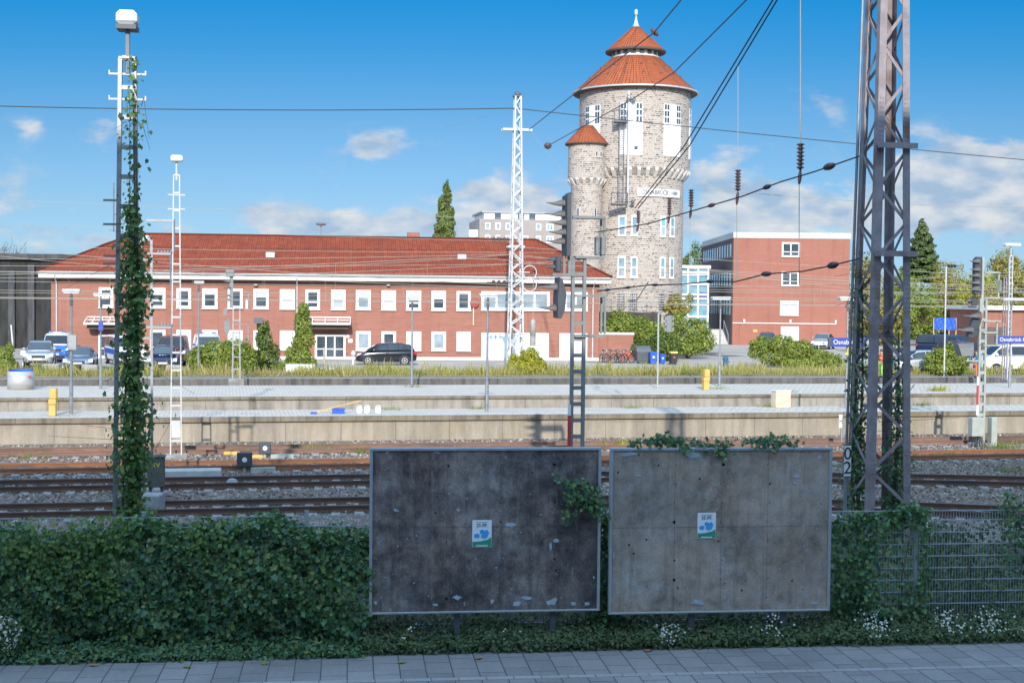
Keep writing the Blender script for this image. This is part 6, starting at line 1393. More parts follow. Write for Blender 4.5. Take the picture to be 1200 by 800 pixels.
def car(label,loc,rz,pm_,kind='hatch',cat='car',group='cars parked in the yard',second=None,plate=True,blue_lights=False):
    """front points to +x.  Stations run from the front bumper back"""
    T={'hatch':(4.3,.88,1.56,[(0,.62,.30,.62),(.10,.78,.24,.76),(.35,.86,.2,.86),(1.0,.88,.19,.99),(2.2,.885,.19,1.02),(3.4,.88,.2,1.05),(4.0,.86,.24,1.06),(4.22,.80,.3,.98),(4.3,.7,.4,.8)],[(.72,.80,.72,.97,.985),(1.62,.81,.60,1.0,1.50),(2.2,.81,.60,1.0,1.565),(3.0,.81,.59,1.03,1.555),(3.75,.80,.57,1.04,1.44),(4.12,.77,.66,1.05,1.07)],.86,3.42,.325),
       'suv':(4.45,.92,1.70,[(0,.66,.36,.72),(.08,.82,.3,.88),(.35,.90,.27,.99),(1.1,.92,.26,1.10),(2.4,.92,.26,1.13),(3.6,.92,.28,1.15),(4.2,.90,.32,1.16),(4.38,.85,.36,1.1),(4.45,.76,.45,.9)],[(.95,.84,.76,1.08,1.095),(1.75,.85,.66,1.1,1.62),(2.3,.85,.66,1.12,1.70),(3.4,.85,.65,1.14,1.68),(4.05,.84,.63,1.15,1.58),(4.36,.80,.70,1.16,1.18)],.9,3.5,.36),
       'sedan':(4.7,.90,1.47,[(0,.64,.28,.58),(.10,.80,.22,.70),(.4,.88,.19,.80),(1.2,.90,.18,.92),(2.4,.90,.18,.95),(3.6,.90,.19,.97),(4.4,.87,.24,.98),(4.62,.8,.3,.92),(4.7,.7,.4,.75)],[(1.05,.80,.72,.91,.925),(1.95,.81,.60,.94,1.38),(2.5,.81,.60,.94,1.46),(3.2,.81,.58,.96,1.43),(3.9,.79,.56,.97,1.20),(4.35,.76,.62,.98,.995)],.92,3.72,.32),
       'van':(5.0,.96,2.0,[(0,.74,.38,.80),(.06,.88,.32,1.0),(.3,.95,.28,1.12),(.75,.96,.26,1.22),(2.4,.97,.26,1.24),(4.4,.97,.27,1.24),(4.9,.96,.3,1.24),(5.0,.93,.36,1.2)],[(.55,.88,.80,1.19,1.21),(1.35,.90,.76,1.21,1.88),(1.8,.91,.78,1.21,1.98),(3.0,.92,.79,1.22,2.0),(4.5,.92,.79,1.22,1.98),(4.9,.91,.79,1.22,1.93),(4.98,.9,.80,1.22,1.26)],.98,4.02,.34)}
    L_,hw,H_,B,C_,xf,xr,rw=T[kind]; o=thing('parked_car' if kind!='van' else 'parked_van',label,cat,loc,rz,group); X=lambda x:L_/2-x
    q=MB(); q.smooth=True; loft(q,[body_sec(X(x),w,zb,zt) for x,w,zb,zt in B]); body=fixn(q.build('body',pm_,o)); m=body.modifiers.new('smooth','SUBSURF'); m.levels=m.render_levels=1
    q=MB(); q.smooth=True; loft(q,[cab_sec(X(x),w0,w1,z0,z1) for x,w0,w1,z0,z1 in C_]); cb=fixn(q.build('cabin',second or pm_,o)); m=cb.modifiers.new('smooth','SUBSURF'); m.levels=m.render_levels=1; m.subdivision_type='SIMPLE'
    e=.014
    def on_cab(i,f,s): # point on the cabin side between belt and roof at station index (float) i, height fraction f
        k=min(int(i),len(C_)-2); t=i-k; a=[C_[k][j]+(C_[k+1][j]-C_[k][j])*t for j in range(5)]
        y=a[1]+(a[2]-a[1])*f; return (X(a[0]),s*(y+e),a[3]+(a[4]-a[3])*f)
    # windscreen and rear window
    q=MB(); c0,c1=C_[0],C_[1]; ins=.07
    P0=[Vector((X(c0[0]),y,c0[4])) for y in (-c0[1]+.1,c0[1]-.1)]; P1=[Vector((X(c1[0]),y,c1[4])) for y in (c1[2]-.06,-c1[2]+.06)]
    nrm=(P0[1]-P0[0]).cross(P1[0]-P0[0]).normalized(); nrm=nrm if nrm.x>0 else -nrm
    a,b_=P0[0].lerp(P1[1],.10),P0[1].lerp(P1[0],.10); c,d=P0[1].lerp(P1[0],.93),P0[0].lerp(P1[1],.93)
    q.add([p+nrm*.03 for p in (a,b_,c,d)]+[p-nrm*.02 for p in (a,b_,c,d)],[(0,1,2,3),(7,6,5,4),(0,4,5,1),(1,5,6,2),(2,6,7,3),(3,7,4,0)]); q.build('windscreen',glass_car,o)
    q=MB(); c0,c1=C_[-1],C_[-2]; P0=[Vector((X(c0[0]),y,c0[4])) for y in (-c0[2]+.06,c0[2]-.06)]; P1=[Vector((X(c1[0]),y,c1[4])) for y in (c1[2]-.06,-c1[2]+.06)]
    nrm=(P0[1]-P0[0]).cross(P1[0]-P0[0]).normalized(); nrm=nrm if nrm.x<0 else -nrm
    a,b_=P0[0].lerp(P1[1],.15),P0[1].lerp(P1[0],.15); c,d=P0[1].lerp(P1[0],.9),P0[0].lerp(P1[1],.9)
    q.add([p+nrm*.03 for p in (a,b_,c,d)]+[p-nrm*.02 for p in (a,b_,c,d)],[(0,1,2,3),(7,6,5,4),(0,4,5,1),(1,5,6,2),(2,6,7,3),(3,7,4,0)]); q.build('rear_window',glass_car,o)
    n=len(C_)-1
    spans=[(.62,1.95),(2.02,2.95),(3.0,n-.75)] if kind!='van' else [(.62,2.1),(2.2,3.15),(3.25,n-1.15)]
    for s in (-1,1):
        for (i0,i1) in spans:
            q=MB(); f0=.10; nn=6; lo_=[];hi_=[]
            for j in range(nn+1):
                i=i0+(i1-i0)*j/nn; lo_.append(on_cab(i,f0 if i>.9 else f0,s)); hi_.append(on_cab(i,.84,s))
            for j in range(nn): q.quad(lo_[j],lo_[j+1],hi_[j+1],hi_[j])
            q.build('side_window',glass_car,o)
        q=MB(); q.bbox(X(C_[0][0]+.42)-.09,X(C_[0][0]+.42)+.09,s*(hw+.02)-.09 if s<0 else hw-.06,s*(hw-.06) if s<0 else hw+.11,C_[0][3]+.05,C_[0][3]+.2,.03); q.build('mirror',pm_,o)
        for xx in (xf,xr):
            q=MB(); q.lathe([(rw+.06,-.02),(rw+.06,.012)],26,(X(xx),s*(hw-.012),rw),'y'); q.build('wheel_arch',trim_b,o)
            q=MB(); q.smooth=False; q.lathe([(rw*.62,-.11),(rw*.95,-.11),(rw,-.08),(rw,.08),(rw*.95,.11),(rw*.66,.115),(rw*.64,.06)],24,(X(xx),s*(hw-.09),rw),'y'); w=q.build('wheel',tyre,o)
            q=MB(); yy=s*(hw+.012); 
            for k in range(5):
                a=2*math.pi*k/5; q.bar((X(xx),yy,rw),(X(xx)+math.cos(a)*rw*.6,yy,rw+math.sin(a)*rw*.6),.03,.09,(0,1,0))
            q.lathe([(rw*.56,-.01),(rw*.66,-.01),(rw*.66,.012),(rw*.56,.012),(rw*.56,-.01)],24,(X(xx),yy,rw),'y'); q.lathe([(0,-.02),(.06,-.02),(.06,.02),(0,.02)],10,(X(xx),yy,rw),'y'); q.build('rim',rim_m,w)
        z=B[2][3]-.13; q=MB(); q.prism([(X(.07),z-.06),(X(.02),z-.12),(X(.34),z+.01),(X(.42),z+.09),(X(.2),z+.05)],s*(hw-.30),s*(hw-.015)); fixn(q.build('headlight',lens_w,o))
        z=B[-3][3]-.22; q=MB(); q.bbox(X(L_-.03),X(L_-.26),s*(hw-.24) if s>0 else s*(hw-.02),s*(hw-.02) if s>0 else s*(hw-.24),z-.1,z+.12,.03); q.build('tail_light',lens_r,o)
        q=MB(); q.box(X(xr-.6),X(xf+.55),s*(hw-.03) if s>0 else s*(hw+.004),s*(hw+.004) if s>0 else s*(hw-.03),B[3][2]+.02,B[3][2]+.10); q.build('sill',trim_b,o)
        for xd in ((1.75,) if kind!='van' else (1.95,)):
            q=MB(); y=s*(hw+.004); q.box(X(xd+.55),X(xd+.38),min(y,y-s*.02),max(y,y-s*.02),B[3][3]-.17,B[3][3]-.13); q.build('door_handle',trim_b if second else pm_,o)
    z0=B[1][2]; z=B[1][3]; q=MB(); q.bbox(X(.05),X(-.012),-.42,.42,z-.22,z-.06,.02); q.build('grille',trim_b,o)
    q=MB(); q.bbox(X(.1),X(-.008),-.6,.6,z0+.06,z0+.2,.02); q.build('bumper_grille',trim_b,o)
    if plate: q=MB(); q.box(X(-.013),X(-.028),-.26,.26,z0+.22,z0+.33); q.build('number_plate',plate_m,o)
    q=MB(); q.box(X(L_-.03),X(L_+.015),-.26,.26,B[-3][3]-.45,B[-3][3]-.34); q.build('number_plate',plate_m,o)
    if blue_lights:
        zz=C_[2][4]; q=MB(); q.bbox(X(C_[2][0]+.1)-.12,X(C_[2][0]+.1)+.12,-.55,.55,zz+.03,zz+.09,.02); lb=q.build('light_bar',white_p,o)
        for s in (-1,1): q=MB(); q.bbox(X(C_[2][0]+.1)-.13,X(C_[2][0]+.1)+.13,s*.42-.14,s*.42+.14,zz+.05,zz+.17,.03); q.build('blue_light',blue_p,lb)
    return o
RZ=-math.pi/2+AB
silver=paint('silver',(.52,.54,.56),.5); bluegrey=paint('bluegrey',(.22,.27,.34),.5); black_c=paint('black_c',(.012,.014,.02),.2,.15); navy=paint('navy',(.015,.025,.07),.3); darkred=paint('darkred',(.10,.03,.035),.2); white_c=paint('white_c',(.74,.75,.76),.0); police=white_c; pol_blue=paint('pol_blue',(.015,.12,.50),.0); grey_c=paint('grey_c',(.10,.11,.12),.4)
def yl(px,py): p=G(px,py,ZP+.004); return (p.x,p.y,ZP+.006)
def fwd(px,py,dist): p=D(px,py,dist); return (p.x,p.y,ZP+.006)
car('silver off-road car parked facing the platform, leftmost in the yard',fwd(47,420,89.0),RZ+.16,silver,'suv')
car('blue grey estate car parked facing the platform, right of the silver car',fwd(95,420,86.5),RZ+.10,bluegrey,'sedan')
def pvan(label,loc,rz): 
    o=car(label,loc,rz,pol_blue,'van','van','police vans in the yard',police,True,True); return o
def police_trim(o,L_,hw,z):
    for s in (-1,1): q=MB(); y=s*(hw+.006); q.box(-L_/2+.5,L_/2-.9,min(y,y-s*.015),max(y,y-s*.015),z,z+.34); q.build('blue_stripe',pol_blue,o)
o=pvan('white and blue police van standing behind the silver car',fwd(68,420,96.5),RZ+.12)
o=car('white police van with blue bonnet behind the ivy clad mast',fwd(146,420,93.0),RZ+.35,white_c,'van','van','police vans in the yard',None,True,True); police_trim(o,5.0,.97,.75)
o=car('dark red van parked behind the navy car',fwd(203,420,93.0),RZ+.05,darkred,'van','van','cars parked in the yard')
car('navy blue car parked facing the platform, between the two ladder masts',fwd(192.5,420,87.0),RZ+.08,navy,'hatch')
o=pvan('white and blue police van half hidden by the round bush',fwd(243,420,97.0),RZ+.15)
car('black compact car parked sideways in front of the long brick building',fwd(452.5,425,96.2),math.pi+AB,black_c,'hatch')
car('dark car mostly hidden behind the bramble mound by the brick block',fwd(899,400,134.0),RZ-.3,grey_c,'suv')
car('silver car behind the station name sign at the brick block corner',fwd(965,402,137.0),RZ-.5,silver,'hatch')
car('dark blue van beside the blue tarpaulin at the right',fwd(1110,398,118.0),RZ+.75,navy,'van','van')
car('dark maroon car beside the right signal mast',fwd(1128,402,110.0),RZ+.55,darkred,'suv')
car('silver car half hidden by the green bush, right of the lattice mast',fwd(1079,430,92.0),math.pi*1.0+.1,silver,'hatch')
car('white van with a dark side window behind the right station sign',fwd(1187,432,92.5),.05+math.pi,white_c,'van','van',None,None)
# ------------------------------------------------------------------ people in orange work clothes
skin_m=pm('skin_m',(.42,.26,.19),.6,.08,8); hair_m=pm('hair_m',(.05,.035,.025),.8,.2,12); vest_g=pm('vest_g',(.35,.62,.08),.7,.1,8); reflect=pm('reflect',(.75,.76,.74),.4,.05,8)
def figure(label,loc,rz,pose,top,trou):
    o=thing('person',label,'person',loc,rz,None)
    J=pose; V=list(J.keys()); E=[('pelvis','belly'),('belly','chest'),('chest','neck'),('neck','head'),('head','crown'),('chest','shL'),('shL','elL'),('elL','wrL'),('wrL','haL'),('chest','shR'),('shR','elR'),('elR','wrR'),('wrR','haR'),('pelvis','hipL'),('hipL','knL'),('knL','anL'),('anL','toL'),('pelvis','hipR'),('hipR','knR'),('knR','anR'),('anR','toR')]
    rad=dict(pelvis=(.15,.11),belly=(.135,.10),chest=(.165,.115),neck=(.055,.055),head=(.085,.10),crown=(.07,.085),sh=(.065,.065),el=(.045,.045),wr=(.032,.032),ha=(.038,.02),hip=(.085,.09),kn=(.058,.06),an=(.042,.045),to=(.04,.03),hem=(.15,.11),neck0=(.06,.06))
    def skin(name,verts,edges,mat,parent,grow=0.0,root='pelvis'):
        me=bpy.data.meshes.new(name); ix={v:i for i,v in enumerate(verts)}; me.from_pydata([J[v] for v in verts],[(ix[a],ix[b_]) for a,b_ in edges],[]); me.update()
        ob=link(bpy.data.objects.new(name,me)); sk=ob.modifiers.new('skin','SKIN'); sk.use_smooth_shade=True; ob.modifiers.new('sub','SUBSURF').levels=2
        for v,i in ix.items():
            r=rad.get(v) or rad[v[:-1]]; me.skin_vertices[0].data[i].radius=(r[0]+grow,r[1]+grow); me.skin_vertices[0].data[i].use_root=(v==root)
        dg=bpy.context.evaluated_depsgraph_get(); dg.update(); m2=bpy.data.meshes.new_from_object(ob.evaluated_get(dg)); bpy.data.objects.remove(ob); m2.materials.clear(); m2.materials.append(mat)
        ob=link(bpy.data.objects.new(name,m2)); ob.parent=parent; return ob
    b_=skin('body',V,E,skin_m,o)
    skin('jacket',['belly','chest','neck0','shL','elL','wrL','shR','elR','wrR','hem'],[('hem','belly'),('belly','chest'),('chest','neck0'),('chest','shL'),('shL','elL'),('elL','wrL'),('chest','shR'),('shR','elR'),('elR','wrR')],top,o,.022,'chest') if 'neck0' in J else None
    skin('trousers',['pelvis','hipL','knL','anL','hipR','knR','anR'],[('pelvis','hipL'),('hipL','knL'),('knL','anL'),('pelvis','hipR'),('hipR','knR'),('knR','anR')],trou,o,.02)
    h=Vector(J['head']); q=MB(); q.smooth=True; q.sphere((h.x-.015,h.y,h.z+.06),(.10,.093,.095),12,8); q.build('hair',hair_m,o)
    q=MB(); q.add([(h.x+.09,h.y-.015,h.z-.01),(h.x+.09,h.y+.015,h.z-.01),(h.x+.085,h.y,h.z+.05),(h.x+.118,h.y,h.z)],[(0,1,3),(1,2,3),(2,0,3)])
    for s in (-1,1): q.sphere((h.x+.088,h.y+s*.033,h.z+.03),.012,6,4); q.sphere((h.x,h.y+s*.09,h.z+.01),(.02,.012,.032),6,5)
    q.build('face',skin_m,o)
    for s,n_ in ((1,'anL'),(-1,'anR')): a=Vector(J[n_]); q=MB(); q.bbox(a.x-.09,a.x+.19,a.y-.055,a.y+.055,-.0,.1,.03); q.build('shoe',trim_b,o)
    for s,a_ in ((1,'haL'),(-1,'haR')):
        p=Vector(J[a_]); w=Vector(J['wr'+a_[-1]]); d=(p-w).normalized(); q=MB(); sd=Vector((1,0,0)) if abs(d.x)<.8 else Vector((0,0,1)); sd=(sd-d*sd.dot(d)).normalized()
        for k,(of,ln) in enumerate(((-.03,.065),(-.01,.08),(.01,.075),(.03,.06))): b0=p+sd*of; q.tube([b0-d*.01,b0+d*ln*.5,b0+d*ln*.9+sd.cross(d)*.015],[.0095,.009,.007],5)
        q.tube([w+sd*.03,w+sd*.06+d*.04,w+sd*.055+d*.075],[.011,.01,.008],5); q.build('fingers',skin_m,o)
    z=J['belly'][2]+.09; q=MB(); q.lathe([(1.0,z),(1.0,z+.05)],20); 
    for i,v in enumerate(q.v): q.v[i]=(J['belly'][0]+v[0]*.137,v[1]*.182,v[2])
    q.build('reflective_band',reflect,o); return o
base=dict(pelvis=(0,0,.95),belly=(.0,0,1.12),chest=(.01,0,1.36),neck=(.02,0,1.53),head=(.045,0,1.64),crown=(.04,0,1.74),hem=(0,0,.98),neck0=(.015,0,1.47),
 shL=(0,.19,1.43),elL=(-.03,.25,1.15),wrL=(.10,.24,.93),haL=(.14,.24,.86),shR=(0,-.19,1.43),elR=(-.02,-.25,1.15),wrR=(.14,-.22,.96),haR=(.19,-.22,.90),
 hipL=(0,.10,.9),knL=(.06,.12,.5),anL=(.0,.13,.09),toL=(.13,.14,.04),hipR=(0,-.10,.9),knR=(-.02,-.12,.5),anR=(-.10,-.13,.09),toR=(.03,-.14,.04))
figure('person in orange work jacket and green trousers behind the rusty lattice mast',fwd(1033,432,86.0),R(200),dict(base),orange_p,vest_g)
b2=dict(base); figure('person in orange work trousers standing behind the right signal mast',fwd(1144.5,436,87.0),R(170),b2,pm('shirt_blue',(.10,.28,.42),.8,.1,8),orange_p)
# ------------------------------------------------------------------ bicycles
chrome=pm('chrome',(.55,.55,.56),.25,.1,6,metal=.9)
def bicycle(label,loc,rz,col,lean=.08):
    o=thing('bicycle',label,'bicycle',loc,rz,'bicycles leaning against the low brick wall'); o.rotation_euler=(lean,0,rz); r=.34
    for x in (-.52,.52):
        q=MB(); q.lathe([(r-.035,-.018),(r,-.018),(r,.018),(r-.035,.018),(r-.035,-.018)],26,(x,0,r),'y'); w=q.build('wheel',tyre,o); q=MB(); q.lathe([(r-.06,-.012),(r-.036,-.012),(r-.036,.012),(r-.06,.012),(r-.06,-.012)],26,(x,0,r),'y')
        for k in range(14): a=math.pi*2*k/14; q.tube([(x,0,r),(x+math.cos(a)*(r-.05),0,r+math.sin(a)*(r-.05))],.004,3)
        q.build('rim',chrome,w); q=MB(); q.lathe([(r+.02,-.03),(r+.035,0),(r+.02,.03)],20,(x,0,r),'y',a0=R(60) if x<0 else R(30),a1=R(190) if x<0 else R(160)); q.build('mudguard',steel_dark,o)
    q=MB(); P=dict(bb=(-.06,0,.30),st=(-.20,0,.86),ht=(.33,0,.88),hb=(.38,0,.66),rw=(-.52,0,r),fw=(.52,0,r))
    for a,b_ in (('bb','st'),('st','ht'),('bb','hb'),('ht','hb'),('bb','rw'),('st','rw'),('hb','fw')): q.tube([P[a],P[b_]],.02,6)
    q.build('frame',col,o); q=MB(); q.tube([P['ht'],(.31,0,1.0)],.016,6); q.tube([(.24,-.28,1.04),(.32,-.16,1.03),(.32,.16,1.03),(.24,.28,1.04)],.016,6); q.build('handlebar',chrome,o)
    q=MB(); q.bbox(-.36,-.08,-.08,.08,.93,.98,.02); q.tube([P['st'],(-.22,0,.94)],.014,5); q.build('saddle',trim_b,o); q=MB(); q.lathe([(.085,-.01),(.095,-.01),(.095,.01),(.085,.01),(.085,-.01)],16,(-.06,.0,.30),'y'); q.tube([(-.06,-.1,.30),(.0,-.1,.16)],.012,4); q.tube([(-.06,.1,.30),(-.12,.1,.44)],.012,4); q.tube([(-.06,-.1,.3),(-.06,.1,.3)],.012,4); q.build('pedals',steel_dark,o)
    q=MB(); q.box(-.75,-.35,-.07,.07,.70,.72); q.tube([(-.72,0,.7),(-.54,0,r)],.01,4); q.build('rack',chrome,o); q=MB(); q.sphere((.44,0,.86),.05,8,5); q.build('lamp',lens_w,o); return o
for i,(px,lab,col,rz) in enumerate(((707,'leftmost bicycle, silver, against the low brick wall',chrome,1.0),(717,'black bicycle second from the left against the low brick wall',black_p,.35),(725,'dark bicycle third from the left against the low brick wall',signal_dark,.5),(734,'red bicycle at the right end of the row beside the large grey bin',red_p,.55))):
    bicycle(lab,fwd(px,420,102.8-.25*i),AB+rz,col)
# ------------------------------------------------------------------ bins
def wheelie(label,px,pyb,pyt,w,bodym,lidm,dist=100.0):
    p=Vector(fwd(px,pyb,dist)); k=dist/FPX; h=D(px,pyt,dist).z-ZP; W_=w*k/2; o=thing('wheeled_bin',label,'bin',p,AB,'wheeled bins by the bushes'); q=MB(); 
    vs=[];
    for z,f in ((.06,.82),(h*.86,.98)):
        for sx_,sy in ((-1,-1),(1,-1),(1,1),(-1,1)): vs.append((sx_*W_*f,sy*W_*1.1*f,z))
    q.add(vs,[(3,2,1,0),(4,5,6,7),(0,1,5,4),(1,2,6,5),(2,3,7,6),(3,0,4,7)]); bevel(q.build('body',bodym,o),.03)
    q=MB(); q.bbox(-W_*1.06,W_*1.06,-W_*1.2,W_*1.15,h*.865,h,.04); q.build('lid',lidm,o); q=MB(); q.tube([(-W_*.8,W_*1.2,h*.9),(W_*.8,W_*1.2,h*.9)],.02,6); q.build('handle',trim_b,o)
    q=MB(); q.box(-W_*.3,W_*.3,-W_*1.08-.01,-W_*1.05,h*.5,h*.65); q.build('label_plate',red_p if bodym is black_p else white_p,o)
    for s in (-1,1): q=MB(); q.lathe([(0,-.03),(.1,-.03),(.1,.03),(0,.03)],14,(s*W_*.8,W_*.9,.1),'x'); q.build('wheel',tyre,o)
wheelie('tall blue paper bin, left of the pair beside the grey container',765,428,412,8.2,blue_p,blue_p,101)
wheelie('smaller blue paper bin right of the tall blue one',776,428,414.5,6.5,blue_p,blue_p,101.5)
wheelie('black bin with a yellow lid at the right end of the bin row',789,428,412,8.5,black_p,yellow_b,100.5)
p=fwd(752.5,428,102.0); k=102/FPX; h=D(752,405,102).z-ZP; o=thing('bin_container','large dark grey waste container with rounded lid beside the bicycles','bin',p,AB); W_=8.3*k
q=MB(); q.add([(-W_*.86,-.45,.15),(W_*.86,-.45,.15),(W_*.86,.45,.15),(-W_*.86,.45,.15),(-W_,-.55,h*.68),(W_,-.55,h*.68),(W_,.55,h*.68),(-W_,.55,h*.68)],[(3,2,1,0),(4,5,6,7),(0,1,5,4),(1,2,6,5),(2,3,7,6),(3,0,4,7)]); bevel(q.build('body',steel_dark,o),.05)
q=MB(); q.M=Matrix.Rotation(math.pi/2,4,'Z'); q.prism([(.56*math.cos(math.pi*i/10),h*.685+h*.315*math.sin(math.pi*i/10)) for i in range(11)],-W_*1.03,W_*1.03); fixn(q.build('lid',steel_dark,o))
for s in (-1,1): q=MB(); q.lathe([(0,-.04),(.09,-.04),(.09,.04),(0,.04)],12,(s*W_*.7,-.3,.09),'x'); q.build('wheel',tyre,o)
# ------------------------------------------------------------------ other small things in the yard
p=fwd(850,430,98.0); o=thing('hydrant_post','round dark blue post with a side handle on the ramp','post',p,AB); h=D(850,417,98).z-ZP; q=MB(); q.lathe([(.2,0),(.2,.1),(.17,.12),(.17,h-.3),(.22,h-.28),(.22,h-.16),(.15,h-.05),(.0,h)],14); q.build('body',pm('post_blue',(.04,.10,.16),.5,.15,6),o); q=MB(); q.box(.17,.3,-.05,.05,h-.5,h-.35); q.build('handle',blue_p,o)
for (px,dist,w,h_,d_,lab) in ((60,84.5,1.05,.42,.5,'rough concrete block in front of the silver car'),(105.5,84.0,.95,.42,.5,'rough concrete block in front of the blue grey car'),(204,84.0,.95,.45,.5,'rough concrete block in front of the navy car')):
    p=fwd(px,437,dist); o=tag(MB().bbox(-w/2,w/2,-d_/2,d_/2,0,h_,.05).build('concrete_block',conc),lab,'concrete block','concrete blocks along the yard edge'); o.location=p; o.rotation_euler=(0,0,AB)
for (px,dist,lab) in ((32,92,'small white notice board on a stake beside the silver car'),(174,85.5,'small white notice board on two stakes left of the navy car'),(713/1200*1200+246,130,'small white notice board on a stake left of the blue station sign')):
    p=fwd(px,430,dist); o=thing('notice_board',lab,'sign',p,AB,'small white notice boards'); q=MB(); q.tube([(0,0,0),(0,0,.8)],.03,5); q.build('post',white_p,o); q=MB(); q.bbox(-.42,.42,-.05,-.015,.6,.9,.008); q.build('board',white_p,o)
p=fwd(356,437,85.5); o=tag(MB().bbox(-1.1,.7,-.3,.4,0,.5,.03).build('white_slab',white_old),'stack of white slabs lying in the weeds by the platform','slab'); o.location=p
p=fwd(384,437,84.8); o=tag(MB().bbox(-.45,.5,-.3,.35,0,.34,.03).build('white_slab',canis),'low white slab lying right of the white slab stack','slab'); o.location=p
for px,dist in ((321.0+59,86),): 
    p=fwd(px-0,430,dist); o=tag(MB().bbox(-.07,.07,-.07,.07,0,1.55,.02).build('wooden_post',conc),'short grey concrete post in the weeds before the glass entrance','post'); o.location=p
p=fwd(14,430,86.5); o=thing('white_stake','thin white stake leaning beside the bunker','stake',fwd(16,410,106),0); q=MB(); q.tube([(0,0,0),(-.2,0,2.3)],.05,5); q.build('pole',white_p,o)
p=fwd(113.5*1.0+300.5,428,95.5); o=thing('bollard_lamp','white bollard lamp with a round top left of the black car','bollard lamp',p,AB); q=MB(); q.lathe([(.07,0),(.07,.62)],8); q.build('post',white_p,o); q=MB(); q.lathe([(.1,.62),(.17,.68),(.17,.86),(.08,.98),(0,1.0)],12); q.build('lamp_head',conc_light,o)
p=fwd(1107,395,126); o=thing('tarpaulin_stand','bright blue tarpaulin sheet stretched on posts at the right','tarpaulin',p,R(3)); k=126/FPX; z1,z0=D(1107,372.5,126).z-ZP,D(1107,386.5,126).z-ZP; q=MB()
nx=14; vs=[];fs=[]
for i in range(nx+1):
    for j in range(5): vs.append(((-13.5+27*i/nx)*k*.98,-.12+.07*math.sin(i*1.3+j*.8),z0+(z1-z0)*j/4))
for i in range(nx):
    for j in range(4): fs.append((i*5+j,(i+1)*5+j,(i+1)*5+j+1,i*5+j+1))
q.add(vs,fs); q.build('sheet',blue_p,o)
for x in (-13.3,5,13.3): q=MB(); q.tube([(x*k,0,0),(x*k,0,z1)],.05,6); q.build('post',wood_y,o)
p=fwd(322/4+300-.5,400,92); 
# flood lamp on a pole inside the climber beside the entrance
o=thing('yard_floodlight','dark square floodlight on a pole sticking out of the climber','floodlight',fwd(303,420,88.0),AB); h=D(303,372,88).z-ZP; q=MB(); q.tube([(0,0,0),(0,0,h-.15)],.05,6); q.build('pole',steel_dark,o); q=MB(); q.add([(-.3,-.3,h),(.3,-.3,h),(.22,.1,h-.35),(-.22,.1,h-.35),(-.3,-.35,h-.38),(.3,-.35,h-.38),(.22,.1,h-.4),(-.22,.1,h-.4)],[(0,1,5,4),(1,2,6,5),(2,3,7,6),(3,0,4,7),(0,3,2,1),(4,5,6,7)]); q.build('lamp_head',signal_dark,o)
# ------------------------------------------------------------------ bushes and trees
def bush(name,label,px,pyb,dist,ell,n,size,mat,seed,cat='bush',group=None,shell=.5,aspect=.75,**k):
    n=int(n*2); n-=n%4; size=np.tile(np.array([.5,.62,.75,.95])*(size if np.isscalar(size) else size.mean()),n//4)
    """ell: list of (px offset, py centre, rx px, ry px) measured on the photograph at this distance"""
    p=Vector(fwd(px,pyb,dist)); kk=dist/FPX; cl=[]
    rg=np.random.default_rng(seed*3+1)
    for (ox,pyc,rx,ry) in ell: z=D(px+ox,pyc,dist).z-ZP; cl.append(((ox*kk,rg.uniform(-.5,.5)*rx*kk*.5,z),(rx*kk,max(.5,rx*kk*.75),ry*kk)))
    sub=[]
    for c,r in cl:
        for j in range(5):
            d=Vector(rg.normal(0,1,3)).normalized(); d.z=abs(d.z)*.9; f=rg.uniform(.75,1.12); e_=rg.uniform(.16,.38); sub.append(((c[0]+d.x*r[0]*f,c[1]+d.y*r[1]*f,c[2]+d.z*r[2]*f),(r[0]*e_,r[1]*e_,r[2]*e_*1.2)))
    cl=[(c,(r[0]*.92,r[1]*.92,r[2]*.92)) for c,r in cl]+sub
    return shrub(name,label,cat,p,cl,n,size,mat,seed,group,aspect=aspect,shell=shell,floor=.02,**k)
bush('round_bush','rounded light green bush in front of the police van, behind the rusty signal',262,441,86,[(-26,423,16,19),(-8,417,24,21),(14,416,22,22),(28,424,17,18),(-2,430,38,12)],7600,np.tile([.12,.16,.19,.22],1900),bush_m,201)
bush('climber_bush','dark leafy climber covering the floodlight pole',308,441,88,[(0,385,7,10),(2,400,10,14),(6,420,15,18),(14,432,16,9),(-6,428,10,12)],2600,.19,bush_dark,202)
bush('climber_column','tall green climber column beside the glass entrance canopy',354,441,87,[(2,363,7,10),(1,380,11,18),(0,400,13,18),(-4,418,15,16),(-12,430,18,9),(10,428,8,12)],4600,.17,bush_m,203)
bush('left_edge_bush','light green bush at the left edge above the steel bin',3,440,84,[(0,420,14,16),(8,430,12,10),(-14,424,16,18)],2400,.17,bush_m,204)
bush('yellow_bush','yellow green bush at the foot of the white lattice mast',612,441,86,[(-6,428,14,12),(10,420,13,14),(20,430,10,10),(0,432,22,8)],3600,.16,bush_yel,205)
bush('tower_bush','broad green bush below the stone tower, left part behind the bicycles',738,415,108,[(-26,385,12,12),(-6,380,20,15),(14,388,18,18),(30,398,16,18)],4600,.22,bush_m,206)
bush('tower_bush','dark green bush behind the wheeled bins',765,428,106,[(-8,408,14,12),(10,402,16,16),(22,410,12,14),(4,418,22,8)],3800,.2,bush_dark,207)
bush('tower_bush','light green bush between the bins and the outside steps',806,415,111,[(-12,378,14,12),(6,388,16,14),(16,384,10,11),(-4,400,18,12),(22,398,12,10),(2,408,26,9),(-18,396,14,14),(16,404,16,9)],3800,.22,bush_m,208)
